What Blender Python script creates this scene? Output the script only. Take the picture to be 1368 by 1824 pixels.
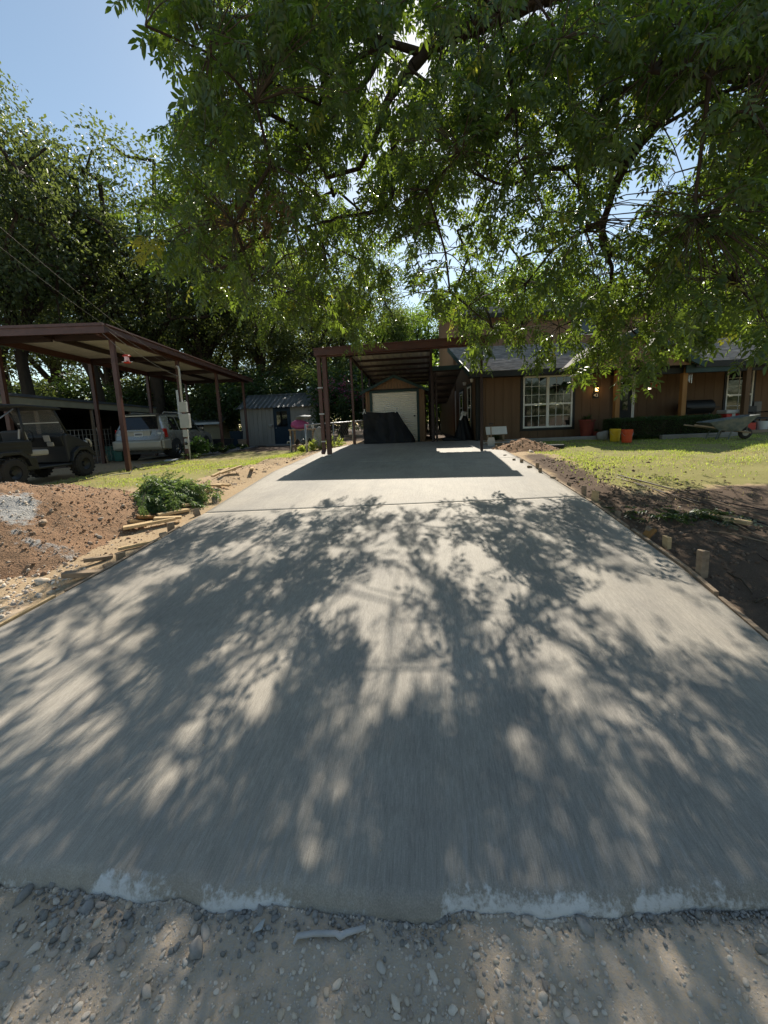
import bpy, bmesh, math, random
import numpy as np
from mathutils import Vector, Matrix, Euler
random.seed(7); RNG = np.random.default_rng(11)
S = bpy.context.scene
for o in list(bpy.data.objects): bpy.data.objects.remove(o)
COL = S.collection
R = math.radians
# ------------------------------------------------------------------ camera
FPX = 685.0; YAW, PITCH, ROLL, CAMH = R(7.2), R(8.0), R(2.3), 1.6; CY = 850.1   # lens axis sits above the picture's middle
_f = np.array([-math.sin(YAW)*math.cos(PITCH), math.cos(YAW)*math.cos(PITCH), -math.sin(PITCH)])
_r = np.array([math.cos(YAW), math.sin(YAW), 0.0]); _u = np.cross(_r, _f)
CR = _r*math.cos(ROLL) - _u*math.sin(ROLL); CU = _u*math.cos(ROLL) + _r*math.sin(ROLL); CF = _f
CC = np.array([0, 0, CAMH])
cd = bpy.data.cameras.new('camera'); cam = bpy.data.objects.new('camera', cd); COL.objects.link(cam)
cd.sensor_fit = 'VERTICAL'; cd.sensor_height = 36; cd.lens = 36*FPX/1824; cd.shift_y = -(912-CY)/1824; cd.clip_start = .05; cd.clip_end = 3000
cam.matrix_world = Matrix(((CR[0], CU[0], -CF[0], 0), (CR[1], CU[1], -CF[1], 0), (CR[2], CU[2], -CF[2], CAMH), (0, 0, 0, 1)))
S.camera = cam
# ------------------------------------------------------------------ sky, sun, exposure
SUN_EL, SUN_AZ = R(43.5), R(-1.0)            # azimuth to the right of +Y
w = bpy.data.worlds.new('World'); S.world = w; w.use_nodes = True
nt = w.node_tree; bg = nt.nodes['Background']
sky = nt.nodes.new('ShaderNodeTexSky'); sky.sky_type = 'NISHITA'; sky.sun_disc = False
sky.sun_elevation = SUN_EL; sky.sun_rotation = SUN_AZ; sky.air_density = 1.0; sky.dust_density = .3; sky.ozone_density = 1.2
wt_ = nt.nodes.new('ShaderNodeMix'); wt_.data_type = 'RGBA'; wt_.blend_type = 'MULTIPLY'; wt_.inputs[0].default_value = 1; wt_.inputs[7].default_value = (1.01, .975, .84, 1); nt.links.new(sky.outputs[0], wt_.inputs[6]); nt.links.new(wt_.outputs[2], bg.inputs[0]); bg.inputs[1].default_value = .114
sl = bpy.data.lights.new('sun', 'SUN'); sl.energy = 4.6; sl.angle = R(.5); sl.color = (1, .935, .82)
sun = bpy.data.objects.new('sun', sl); COL.objects.link(sun)
SD = Vector((math.sin(SUN_AZ)*math.cos(SUN_EL), math.cos(SUN_AZ)*math.cos(SUN_EL), math.sin(SUN_EL)))
sun.rotation_euler = SD.to_track_quat('Z', 'Y').to_euler(); sun.location = (0, 40, 40)
S.view_settings.view_transform = 'Standard'; S.view_settings.look = 'None'; S.view_settings.exposure = .70; S.view_settings.gamma = 1
cy = S.cycles; cy.max_bounces = 8; cy.diffuse_bounces = 4; cy.glossy_bounces = 3; cy.transmission_bounces = 6; cy.transparent_max_bounces = 8
cy.use_denoising = True; cy.sample_clamp_indirect = 8; cy.caustics_reflective = False; cy.caustics_refractive = False
# ------------------------------------------------------------------ terrain and pixel helpers
PY = [-60, .95, 1.25, 2.4, 3.5, 5.2, 8, 12, 16, 22, 400]; PZ = [0, 0, .02, .13, .25, .42, .66, .83, .9, 1.0, 1.05]
_yy = np.arange(-60, 400, .05); _zz = np.interp(_yy, PY, PZ); _k = np.hanning(21); _k /= _k.sum()
_zz = np.convolve(np.pad(_zz, 10, mode='edge'), _k, mode='valid')
def prof(y): return np.interp(y, _yy, _zz)
def sstep(a, b, x):
    t = np.clip((np.asarray(x, float)-a)/(b-a), 0, 1); return t*t*(3-2*t)
def G(x, y):
    z = prof(y); zl = np.minimum(z, .60); k = sstep(-3.5, -6.0, x)
    return z*(1-k) + zl*k - .05
def ray(px, py): return CF*FPX + CR*(px-684) - CU*(py-CY)
def at(px, py, Y):
    d = ray(px, py); return Vector(CC + d*(Y/d[1]))
def gp(px, py, off=0.0):
    d = ray(px, py); s = np.linspace(.0005, .1, 20000); P = CC[None]+s[:, None]*d[None]
    m = P[:, 2] < G(P[:, 0], P[:, 1])+off
    return Vector(P[int(np.argmax(m))])
def proj(P):
    v = np.asarray(P, float)-CC; z = v@CF
    return 684+FPX*(v@CR)/z, CY-FPX*(v@CU)/z, z
def gz(x, y): return float(G(x, y))
# smooth value noise for meshes
_tab = RNG.random((64, 64))
def vnoise(x, y):
    x = np.asarray(x, float); y = np.asarray(y, float)
    i = np.floor(x).astype(int); j = np.floor(y).astype(int); fx = x-i; fy = y-j
    fx = fx*fx*(3-2*fx); fy = fy*fy*(3-2*fy)
    a = _tab[i % 64, j % 64]; b = _tab[(i+1) % 64, j % 64]; c = _tab[i % 64, (j+1) % 64]; d = _tab[(i+1) % 64, (j+1) % 64]
    return (a*(1-fx)+b*fx)*(1-fy)+(c*(1-fx)+d*fx)*fy
def fbm(x, y, o=4):
    s = 0; a = .5
    for k in range(o): s = s+a*vnoise(x*2**k+17*k, y*2**k+31*k); a *= .5
    return s
# ------------------------------------------------------------------ materials
MATS = {}
def newmat(name):
    m = bpy.data.materials.new(name); m.use_nodes = True; MATS[name] = m
    return m, m.node_tree, m.node_tree.nodes['Principled BSDF']
def nd(t, typ, **kw):
    n = t.nodes.new(typ)
    for k, v in kw.items(): setattr(n, k, v)
    return n
def noise(t, vec, scale, detail=4, rough=.55, dist=0):
    n = nd(t, 'ShaderNodeTexNoise'); n.inputs['Scale'].default_value = scale; n.inputs['Detail'].default_value = detail
    n.inputs['Roughness'].default_value = rough; n.inputs['Distortion'].default_value = dist
    if vec is not None: t.links.new(vec, n.inputs['Vector'])
    return n.outputs['Fac']
def ramp(t, fac, stops):
    n = nd(t, 'ShaderNodeValToRGB'); e = n.color_ramp.elements
    while len(e) < len(stops): e.new(.5)
    for i, (p, c) in enumerate(stops):
        e[i].position = p; e[i].color = (*c, 1) if len(c) == 3 else c
    t.links.new(fac, n.inputs[0]); return n.outputs[0]
def mixc(t, fac, a, b, typ='MIX'):
    n = nd(t, 'ShaderNodeMix', data_type='RGBA', blend_type=typ)
    for s, v in ((n.inputs[0], fac), (n.inputs[6], a), (n.inputs[7], b)):
        if isinstance(v, (int, float)): s.default_value = v
        elif isinstance(v, tuple): s.default_value = (*v, 1)
        else: t.links.new(v, s)
    return n.outputs[2]
def math_(t, op, a, b=0.0, c=None):
    n = nd(t, 'ShaderNodeMath', operation=op)
    for s, v in zip(n.inputs, (a, b, c)):
        if v is None: continue
        if isinstance(v, (int, float)): s.default_value = v
        else: t.links.new(v, s)
    return n.outputs[0]
def objco(t, sc=(1, 1, 1), which='Object'):
    tc = nd(t, 'ShaderNodeTexCoord'); mp = nd(t, 'ShaderNodeMapping'); mp.inputs['Scale'].default_value = sc
    t.links.new(tc.outputs[which], mp.inputs[0]); return mp.outputs[0]
def bumpn(t, b, h, strength=.3, dist=.01):
    n = nd(t, 'ShaderNodeBump'); n.inputs['Strength'].default_value = strength; n.inputs['Distance'].default_value = dist
    t.links.new(h, n.inputs['Height']); t.links.new(n.outputs[0], b.inputs['Normal'])
def mat(name, c, c2=None, scale=3., rough=.7, bump=.15, bscale=40., metal=0., spec=.35, st=(1, 1, 1), bd=.004, island=0.):
    if name in MATS: return MATS[name]
    m, t, b = newmat(name); c2 = c2 or tuple(v*.7 for v in c)
    v = objco(t, st)
    f = noise(t, v, scale, 5, .6)
    col = ramp(t, f, [(.3, c), (.7, c2)])
    if island:
        gi = nd(t, 'ShaderNodeNewGeometry')
        k = math_(t, 'MULTIPLY_ADD', gi.outputs['Random Per Island'], island*2, 1-island)
        col = mixc(t, 1.0, col, mixv(t, k), 'MULTIPLY')
    t.links.new(col, b.inputs['Base Color'])
    r = math_(t, 'MULTIPLY_ADD', f, .25, rough-.12); t.links.new(r, b.inputs['Roughness'])
    b.inputs['Metallic'].default_value = metal; b.inputs['Specular IOR Level'].default_value = spec
    if bump: bumpn(t, b, noise(t, v, bscale, 3), bump, bd)
    return m
def mixv(t, val):
    n = nd(t, 'ShaderNodeCombineColor')
    for i in range(3): t.links.new(val, n.inputs[i])
    return n.outputs[0]
def leafmat(name, cols, tcol, mixf=.45, rough=.42):
    m, t, b = newmat(name); out = t.nodes['Material Output']
    gi = nd(t, 'ShaderNodeNewGeometry'); oi = nd(t, 'ShaderNodeObjectInfo')
    rr = math_(t, 'FRACT', math_(t, 'ADD', gi.outputs['Random Per Island'], oi.outputs['Random']))
    n = len(cols); col = ramp(t, rr, [(i/(n-1), c) for i, c in enumerate(cols)])
    t.links.new(col, b.inputs['Base Color']); b.inputs['Roughness'].default_value = rough; b.inputs['Specular IOR Level'].default_value = .45
    tr = nd(t, 'ShaderNodeBsdfTranslucent'); t.links.new(mixc(t, .55, mixc(t, 1., col, (3., 3., 2.), 'MULTIPLY'), tcol), tr.inputs[0])
    mx = nd(t, 'ShaderNodeMixShader'); mx.inputs[0].default_value = mixf
    t.links.new(b.outputs[0], mx.inputs[1]); t.links.new(tr.outputs[0], mx.inputs[2]); t.links.new(mx.outputs[0], out.inputs[0])
    return m
def glassmat(name, tint=(.02, .025, .03), rough=.03, alpha=None):
    m, t, b = newmat(name); b.inputs['Base Color'].default_value = (*tint, 1); b.inputs['Roughness'].default_value = rough
    b.inputs['Specular IOR Level'].default_value = .6
    if alpha is not None: b.inputs['Alpha'].default_value = alpha
    return m
def emit(name, c, s):
    m, t, b = newmat(name); b.inputs['Base Color'].default_value = (*c, 1); b.inputs['Emission Color'].default_value = (*c, 1); b.inputs['Emission Strength'].default_value = s
    return m
M = {}
M['brown_steel'] = mat('brown_steel', (.095, .036, .026), (.062, .026, .02), 4, .45, .08, 30, 0, .45)
M['dark_steel'] = mat('dark_steel', (.035, .018, .015), (.022, .013, .011), 4, .5, .08, 30)
M['roof_white'] = mat('roof_white', (.50, .49, .45), (.40, .39, .35), 2, .5, .05, 20)
M['roof_grey'] = mat('roof_grey', (.17, .175, .18), (.10, .105, .11), 1.5, .38, .08, 15, .5, .5)
M['bark'] = mat('bark', (.060, .046, .034), (.028, .021, .016), 5, .9, .9, 26, 0, .15, (1, 1, .25), .03)
M['twig'] = mat('twig', (.075, .055, .036), (.045, .033, .022), 6, .85, .3, 40)
M['cutwood'] = mat('cutwood', (.60, .40, .20), (.45, .28, .13), 12, .8, .2, 60)
M['lumber'] = mat('lumber', (0.600, 0.432, 0.240), (0.432, 0.300, 0.156), 3, .8, .35, 30, 0, .2, (1, 9, 9), .004)
M['lumber_old'] = mat('lumber_old', (0.338, 0.250, 0.169), (0.188, 0.138, 0.094), 3, .85, .4, 30, 0, .2, (1, 7, 7), .005)
M['siding'] = mat('siding', (.140, .085, .046), (.118, .070, .039), 2.5, .75, .25, 50, 0, .25, (3, 3, .3), .004)
M['siding_tan'] = mat('siding_tan', (.225, .140, .080), (.185, .112, .064), 2.5, .75, .25, 50, 0, .25, (3, 3, .3), .004)
M['trim_dark'] = mat('trim_dark', (.016, .017, .015), (.010, .011, .010), 3, .6, .1, 40)
M['trim_green'] = mat('trim_green', (.016, .048, .046), (.011, .034, .033), 3, .55, .1, 40)
M['white_vinyl'] = mat('white_vinyl', (.72, .70, .64), (.62, .60, .55), 3, .45, .04, 30)
M['shingle'] = mat('shingle', (.33, .30, .27), (.21, .19, .17), 5, .92, .7, 120, 0, .15, (1, 1, 1), .006, .28)
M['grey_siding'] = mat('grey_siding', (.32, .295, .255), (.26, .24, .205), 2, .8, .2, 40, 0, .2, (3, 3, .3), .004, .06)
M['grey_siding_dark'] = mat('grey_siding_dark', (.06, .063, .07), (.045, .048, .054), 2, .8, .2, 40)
M['blue_door'] = mat('blue_door', (.008, .028, .048), (.006, .020, .036), 3, .5, .06, 40)
M['galv'] = mat('galv', (.42, .43, .44), (.30, .31, .32), 5, .4, .08, 30, .6, .5)
M['boxgrey'] = mat('boxgrey', (.50, .50, .47), (.40, .40, .38), 4, .5, .05, 30)
M['conduit'] = mat('conduit', (.55, .55, .53), (.45, .45, .43), 4, .45, .05, 30)
M['rubber'] = mat('rubber', (.022, .021, .020), (.040, .034, .028), 3, .88, .4, 60)
M['black_plastic'] = mat('black_plastic', (.016, .018, .020), (.024, .025, .026), 4, .5, .12, 60)
M['charcoal'] = mat('charcoal', (.018, .020, .023), (.026, .027, .029), 3, .42, .1, 40)
M['seat'] = mat('seat', (.03, .032, .035), (.05, .05, .052), 4, .5, .15, 40)
M['tan_vinyl'] = mat('tan_vinyl', (.45, .42, .37), (.36, .33, .29), 4, .55, .15, 40)
M['carpaint'] = mat('carpaint', (.33, .315, .285), (.31, .30, .27), 2, .28, 0, 30, .65, .5)
M['bumperpaint'] = mat('bumperpaint', (.34, .325, .28), (.31, .295, .25), 2, .42, .03, 30, .3, .5)
M['glass_dark'] = glassmat('glass_dark', (.012, .014, .016))
M['glass_window'] = glassmat('glass_window', (.012, .015, .014), .04)
M['screen'] = glassmat('screen', (.25, .26, .26), .05, .28)
M['red_lens'] = mat('red_lens', (.38, .012, .010), (.28, .008, .008), 8, .2, .02, 30, 0, .6)
M['chrome'] = mat('chrome', (.60, .61, .62), (.5, .51, .52), 6, .22, .03, 30, .9, .5)
M['plate'] = mat('plate', (.62, .62, .60), (.5, .5, .5), 6, .5, .02, 30)
M['ink'] = mat('ink', (.03, .03, .04), None, 6, .6, 0)
M['black_tarp'] = mat('black_tarp', (.006, .006, .007), (.010, .010, .011), 5, .62, .25, 14, 0, .3, (1, 1, 1), .02)
M['door_white'] = mat('door_white', (.82, .79, .70), (.74, .71, .62), 2, .5, .04, 30)
M['red_plastic'] = mat('red_plastic', (.50, .035, .022), (.40, .025, .018), 4, .4, .05, 30)
M['orange_plastic'] = mat('orange_plastic', (.62, .085, .022), (.52, .065, .018), 4, .42, .06, 30)
M['yellow_plastic'] = mat('yellow_plastic', (.66, .44, .02), (.55, .35, .015), 4, .42, .06, 30)
M['pink'] = mat('pink', (.42, .08, .19), (.24, .045, .11), 5, .6, .4, 12)
M['grey_bag'] = mat('grey_bag', (.16, .18, .19), (.07, .08, .085), 6, .55, .5, 14)
M['green_bin'] = mat('green_bin', (.02, .10, .08), (.015, .07, .055), 4, .5, .1, 30)
M['terracotta'] = mat('terracotta', (.22, .045, .028), (.15, .03, .02), 4, .75, .15, 40)
M['block'] = mat('block', (.33, .31, .28), (.24, .225, .20), 6, .9, .5, 60)
M['concrete_old'] = mat('concrete_old', (.30, .28, .25), (.20, .185, .165), 3, .9, .3, 50)
M['post_wood'] = mat('post_wood', (.33, .17, .055), (.24, .115, .035), 3, .7, .3, 30, 0, .3, (7, 7, .6), .004)
M['worn_blue'] = mat('worn_blue', (.085, .11, .112), (.20, .195, .17), 7, .75, .3, 40)
M['white_paint'] = mat('white_paint', (.62, .62, .58), (.50, .50, .46), 4, .6, .1, 40)
M['cream_wall'] = mat('cream_wall', (.34, .29, .17), (.27, .23, .14), 2, .8, .1, 40)
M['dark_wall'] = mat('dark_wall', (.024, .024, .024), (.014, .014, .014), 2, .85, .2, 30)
M['wire_black'] = mat('wire_black', (.02, .02, .02), None, 3, .6, 0)
M['wire_pale'] = mat('wire_pale', (.30, .29, .26), None, 3, .6, 0)
M['chain'] = mat('chain', (.26, .27, .27), (.2, .2, .2), 5, .5, 0, 30, .6, .5)
M['warm_lamp'] = emit('warm_lamp', (1, .62, .22), 3)
M['soft_lamp'] = emit('soft_lamp', (1, .80, .62), 2.5)
M['clear_pink'] = mat('clear_pink', (.75, .40, .42), (.8, .55, .55), 8, .15, 0, 30, 0, .6)
M['stick'] = mat('stick', (.48, .46, .44), (.34, .32, .30), 8, .85, .5, 50)
# stones: colour per island / per object
def stonemat(name, cols, sc=30):
    m, t, b = newmat(name); gi = nd(t, 'ShaderNodeNewGeometry'); oi = nd(t, 'ShaderNodeObjectInfo')
    rr = math_(t, 'FRACT', math_(t, 'ADD', gi.outputs['Random Per Island'], oi.outputs['Random']))
    n = len(cols); col = ramp(t, rr, [(i/(n-1), c) for i, c in enumerate(cols)])
    v = objco(t); f = noise(t, v, sc, 4)
    col = mixc(t, 1., col, ramp(t, f, [(.3, (.72, .72, .72)), (.7, (1.15, 1.12, 1.08))]), 'MULTIPLY')
    t.links.new(col, b.inputs['Base Color']); b.inputs['Roughness'].default_value = .9; b.inputs['Specular IOR Level'].default_value = .2
    bumpn(t, b, noise(t, v, sc*4, 3), .4, .004); return m
M['gravel'] = stonemat('gravel', [(.54, .44, .33), (.70, .60, .49), (.40, .33, .27), (.78, .69, .58), (.58, .46, .33), (.62, .56, .48), (.46, .40, .34)])
M['slurry'] = stonemat('slurry', [(.26, .245, .225), (.33, .31, .29), (.21, .20, .18), (.30, .285, .265), (.38, .36, .33)])
M['clod'] = stonemat('clod', [(0.286, 0.182, 0.114), (0.364, 0.240, 0.156), (0.221, 0.143, 0.091), (0.429, 0.325, 0.234), (0.429, 0.377, 0.319), (0.325, 0.195, 0.117)])
M['clod_dark'] = stonemat('clod_dark', [(0.117, 0.078, 0.055), (0.156, 0.104, 0.072), (0.091, 0.062, 0.044), (0.208, 0.156, 0.117)])
# leaves
M['pecan'] = leafmat('pecan', [(.018, .038, .014), (.030, .054, .016), (.013, .028, .013), (.042, .070, .018), (.020, .042, .016), (.052, .080, .018)], (.56, .78, .05), .30, .36)
M['pecan_yellow'] = leafmat('pecan_yellow', [(.12, .14, .02), (.16, .16, .025), (.09, .12, .02)], (.62, .58, .05), .5, .45)
M['pecan_dead'] = leafmat('pecan_dead', [(.10, .06, .03), (.07, .042, .022), (.13, .085, .05)], (.25, .14, .05), .25, .7)
M['oak'] = leafmat('oak', [(.034, .050, .022), (.048, .068, .026), (.026, .040, .018), (.066, .086, .030)], (.40, .48, .08), .32, .42)
M['elm'] = leafmat('elm', [(.036, .070, .016), (.052, .095, .020), (.026, .055, .014), (.075, .115, .024)], (.50, .72, .06), .38, .40)
M['shrub'] = leafmat('shrub', [(.022, .046, .014), (.034, .062, .018), (.016, .034, .012), (.045, .072, .02)], (.2, .3, .04), .3, .45)
M['wilted'] = leafmat('wilted', [(0.091, 0.150, 0.046), (0.072, 0.124, 0.036), (0.117, 0.169, 0.058), (0.058, 0.098, 0.039)], (0.364, 0.494, 0.104), .3, .45)
M['bloom'] = leafmat('bloom', [(.30, .06, .14), (.36, .10, .20), (.24, .05, .12)], (.5, .12, .25), .35, .6)
M['fern'] = leafmat('fern', [(.02, .05, .014), (.03, .065, .018)], (.15, .3, .04), .3, .45)
M['grass'] = leafmat('grass', [(.16, .24, .04), (.22, .29, .05), (.13, .20, .035), (.30, .33, .08), (.42, .38, .16), (.25, .30, .06)], (.66, .76, .12), .38, .5)
M['dry_grass'] = leafmat('dry_grass', [(0.416, 0.320, 0.160), (0.512, 0.416, 0.240), (0.304, 0.224, 0.112)], (0.560, 0.448, 0.192), .25, .7)
# ground: three zone weights in a colour attribute, broken up by noise
def ground_mat():
    m, t, b = newmat('ground_soil'); v = objco(t)
    a = nd(t, 'ShaderNodeVertexColor', layer_name='zone'); sep = nd(t, 'ShaderNodeSeparateColor'); t.links.new(a.outputs[0], sep.inputs[0])
    n1 = noise(t, v, 1.6, 6, .65); n2 = noise(t, v, 9, 6, .65); n3 = noise(t, v, 55, 4, .6); n4 = noise(t, v, 170, 3, .6)
    def soft(w, k=.9):
        s = math_(t, 'ADD', w, math_(t, 'MULTIPLY', math_(t, 'SUBTRACT', math_(t, 'ADD', n2, n1), 1.0), k))
        r_ = nd(t, 'ShaderNodeMapRange', interpolation_type='SMOOTHSTEP'); r_.inputs[1].default_value = .35; r_.inputs[2].default_value = .65; t.links.new(s, r_.inputs[0]); return r_.outputs[0]
    dry = mixc(t, n2, (0.290, 0.196, 0.109), (0.435, 0.312, 0.189))
    dry = mixc(t, ramp(t, n3, [(.45, (0, 0, 0)), (.7, (1, 1, 1))]), dry, (0.486, 0.378, 0.243))
    grass = mixc(t, n2, (0.128, 0.145, 0.037), (0.221, 0.212, 0.060)); grass = mixc(t, n3, grass, (0.289, 0.238, 0.102))
    dark = mixc(t, n2, (0.068, 0.046, 0.032), (0.128, 0.088, 0.061)); dark = mixc(t, ramp(t, n4, [(.55, (0, 0, 0)), (.75, (1, 1, 1))]), dark, (0.216, 0.155, 0.108))
    grav = mixc(t, n2, (.44, .32, .20), (.55, .43, .30)); grav = mixc(t, ramp(t, n3, [(.4, (0, 0, 0)), (.65, (1, 1, 1))]), grav, (.50, .41, .31))
    grav = mixc(t, ramp(t, n4, [(.30, (1, 1, 1)), (.6, (0, 0, 0))]), grav, (.42, .36, .30))
    grav = mixc(t, ramp(t, n1, [(.5, (0, 0, 0)), (.68, (1, 1, 1))]), grav, (.46, .33, .21))
    c = mixc(t, soft(sep.outputs[0]), dry, grass); c = mixc(t, soft(sep.outputs[2], .6), c, dark); c = mixc(t, soft(sep.outputs[1], .5), c, grav)
    t.links.new(c, b.inputs['Base Color']); b.inputs['Roughness'].default_value = .95; b.inputs['Specular IOR Level'].default_value = .15
    h = math_(t, 'ADD', math_(t, 'MULTIPLY', n3, .6), math_(t, 'MULTIPLY', n4, .4)); bumpn(t, b, h, .5, .015); return m
def mound_mat():
    m, t, b = newmat('mound_soil'); v = objco(t)
    n1 = noise(t, v, 2.2, 5, .6, .6); n2 = noise(t, v, 12, 5, .65); n3 = noise(t, v, 70, 4)
    c = mixc(t, n2, (.24, .140, .080), (.355, .228, .142)); c = mixc(t, ramp(t, n1, [(.5, (0, 0, 0)), (.75, (1, 1, 1))]), c, (.31, .175, .10)); c = mixc(t, ramp(t, n3, [(.35, (1, 1, 1)), (.5, (0, 0, 0))]), c, (.16, .105, .07))
    a = nd(t, 'ShaderNodeVertexColor', layer_name='zone'); sep = nd(t, 'ShaderNodeSeparateColor'); t.links.new(a.outputs[0], sep.inputs[0])
    k = math_(t, 'ADD', sep.outputs[0], math_(t, 'MULTIPLY', math_(t, 'SUBTRACT', n2, .5), 1.2))
    c = mixc(t, ramp(t, k, [(.42, (0, 0, 0)), (.62, (1, 1, 1))]), c, mixc(t, n3, (.30, .28, .255), (.44, .42, .39)))
    t.links.new(c, b.inputs['Base Color']); b.inputs['Roughness'].default_value = .95; b.inputs['Specular IOR Level'].default_value = .12
    bumpn(t, b, math_(t, 'ADD', n2, math_(t, 'MULTIPLY', n3, .5)), .9, .03); return m
def concrete_mat():
    m, t, b = newmat('broomed_concrete'); v = objco(t)
    br = noise(t, objco(t, (1, .004, 1)), 230, 2, .7)          # broom strokes run along the drive
    br2 = noise(t, objco(t, (1, .010, 1)), 55, 2, .6)
    n1 = noise(t, v, .55, 5, .55, .4); n2 = noise(t, v, 3.2, 6, .6); n3 = noise(t, v, 260, 2)
    c = mixc(t, ramp(t, n1, [(.35, (0, 0, 0)), (.65, (1, 1, 1))]), (.325, .287, .232), (.405, .360, .298))
    c = mixc(t, 1., c, ramp(t, br, [(.30, (.80, .80, .80)), (.70, (1.14, 1.14, 1.14))]), 'MULTIPLY')
    c = mixc(t, 1., c, ramp(t, br2, [(.3, (.90, .90, .90)), (.7, (1.07, 1.07, 1.07))]), 'MULTIPLY')
    c = mixc(t, 1., c, ramp(t, n2, [(.3, (.90, .90, .91)), (.7, (1.06, 1.06, 1.05))]), 'MULTIPLY')
    c = mixc(t, 1., c, ramp(t, n3, [(.35, (.86, .86, .86)), (.65, (1.06, 1.06, 1.06))]), 'MULTIPLY')
    tr_ = noise(t, objco(t, (1, .35, 1)), 1.3, 5, .65, .8); c = mixc(t, math_(t, 'MULTIPLY', ramp(t, tr_, [(.52, (0, 0, 0)), (.74, (1, 1, 1))]), .30), c, (.40, .33, .25))
    dk_ = noise(t, objco(t, (1, .22, 1)), .9, 4, .6, .5); c = mixc(t, 1., c, ramp(t, dk_, [(.36, (.80, .81, .83)), (.56, (1, 1, 1))]), 'MULTIPLY')
    # pale dusty slurry dried along the road edge
    a = nd(t, 'ShaderNodeVertexColor', layer_name='zone'); sep = nd(t, 'ShaderNodeSeparateColor'); t.links.new(a.outputs[0], sep.inputs[0])
    st = noise(t, objco(t, (1, .10, 1)), 60, 4, .6); big = noise(t, v, 22, 5, .65)
    fin = noise(t, v, 90, 4, .7)
    k = math_(t, 'ADD', sep.outputs[0], math_(t, 'ADD', math_(t, 'MULTIPLY', math_(t, 'SUBTRACT', st, .5), .9), math_(t, 'ADD', math_(t, 'MULTIPLY', math_(t, 'SUBTRACT', big, .5), 1.5), math_(t, 'MULTIPLY', math_(t, 'SUBTRACT', fin, .5), .8))))
    k = math_(t, 'MULTIPLY', ramp(t, k, [(.36, (0, 0, 0)), (.80, (1, 1, 1))]), ramp(t, sep.outputs[0], [(.02, (0, 0, 0)), (.30, (1, 1, 1))]))
    k2 = math_(t, 'MULTIPLY', math_(t, 'MULTIPLY', sep.outputs[1], ramp(t, st, [(.48, (0, 0, 0)), (.72, (1, 1, 1))])), .45)
    c = mixc(t, k2, c, (.40, .40, .395)); c = mixc(t, math_(t, 'MULTIPLY', k, math_(t, 'MULTIPLY_ADD', n2, .7, .3)), c, (.78, .77, .75))
    t.links.new(c, b.inputs['Base Color']); b.inputs['Specular IOR Level'].default_value = .3
    t.links.new(math_(t, 'MULTIPLY_ADD', n1, .2, .55), b.inputs['Roughness'])
    bumpn(t, b, math_(t, 'ADD', br, math_(t, 'MULTIPLY', n3, .35)), .45, .006); return m
M['ground'] = ground_mat(); M['mound'] = mound_mat(); M['concrete'] = concrete_mat()
# ------------------------------------------------------------------ mesh helpers
def link(o, parent=None):
    COL.objects.link(o)
    if parent is not None: o.parent = parent
    return o
def tag(o, label=None, cat=None, group=None, kind=None):
    for k, v in (('label', label), ('category', cat), ('group', group), ('kind', kind)):
        if v: o[k] = v
    return o
def thing(name, label, cat, loc=(0, 0, 0), rz=0., group=None, rot=None):
    o = bpy.data.objects.new(name, None); o.empty_display_size = .1; link(o); o.location = loc
    o.rotation_euler = rot if rot else (0, 0, rz); return tag(o, label, cat, group)
def arrmesh(name, V, F, mat_=None, smooth=False):
    """V (n,3), F (m,k) arrays -> mesh"""
    me = bpy.data.meshes.new(name); V = np.ascontiguousarray(V, np.float32); F = np.ascontiguousarray(F, np.int32)
    n, k = F.shape
    me.vertices.add(len(V)); me.vertices.foreach_set('co', V.ravel())
    me.loops.add(n*k); me.loops.foreach_set('vertex_index', F.ravel())
    me.polygons.add(n); me.polygons.foreach_set('loop_start', np.arange(0, n*k, k, dtype=np.int32)); me.polygons.foreach_set('loop_total', np.full(n, k, np.int32))
    if smooth: me.polygons.foreach_set('use_smooth', np.ones(n, bool))
    me.update(calc_edges=True); me.validate()
    if mat_: me.materials.append(mat_)
    return me
def put(name, me, parent=None, loc=(0, 0, 0), rot=(0, 0, 0), sc=(1, 1, 1)):
    o = bpy.data.objects.new(name, me); link(o, parent); o.location = loc; o.rotation_euler = rot; o.scale = sc; return o
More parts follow.
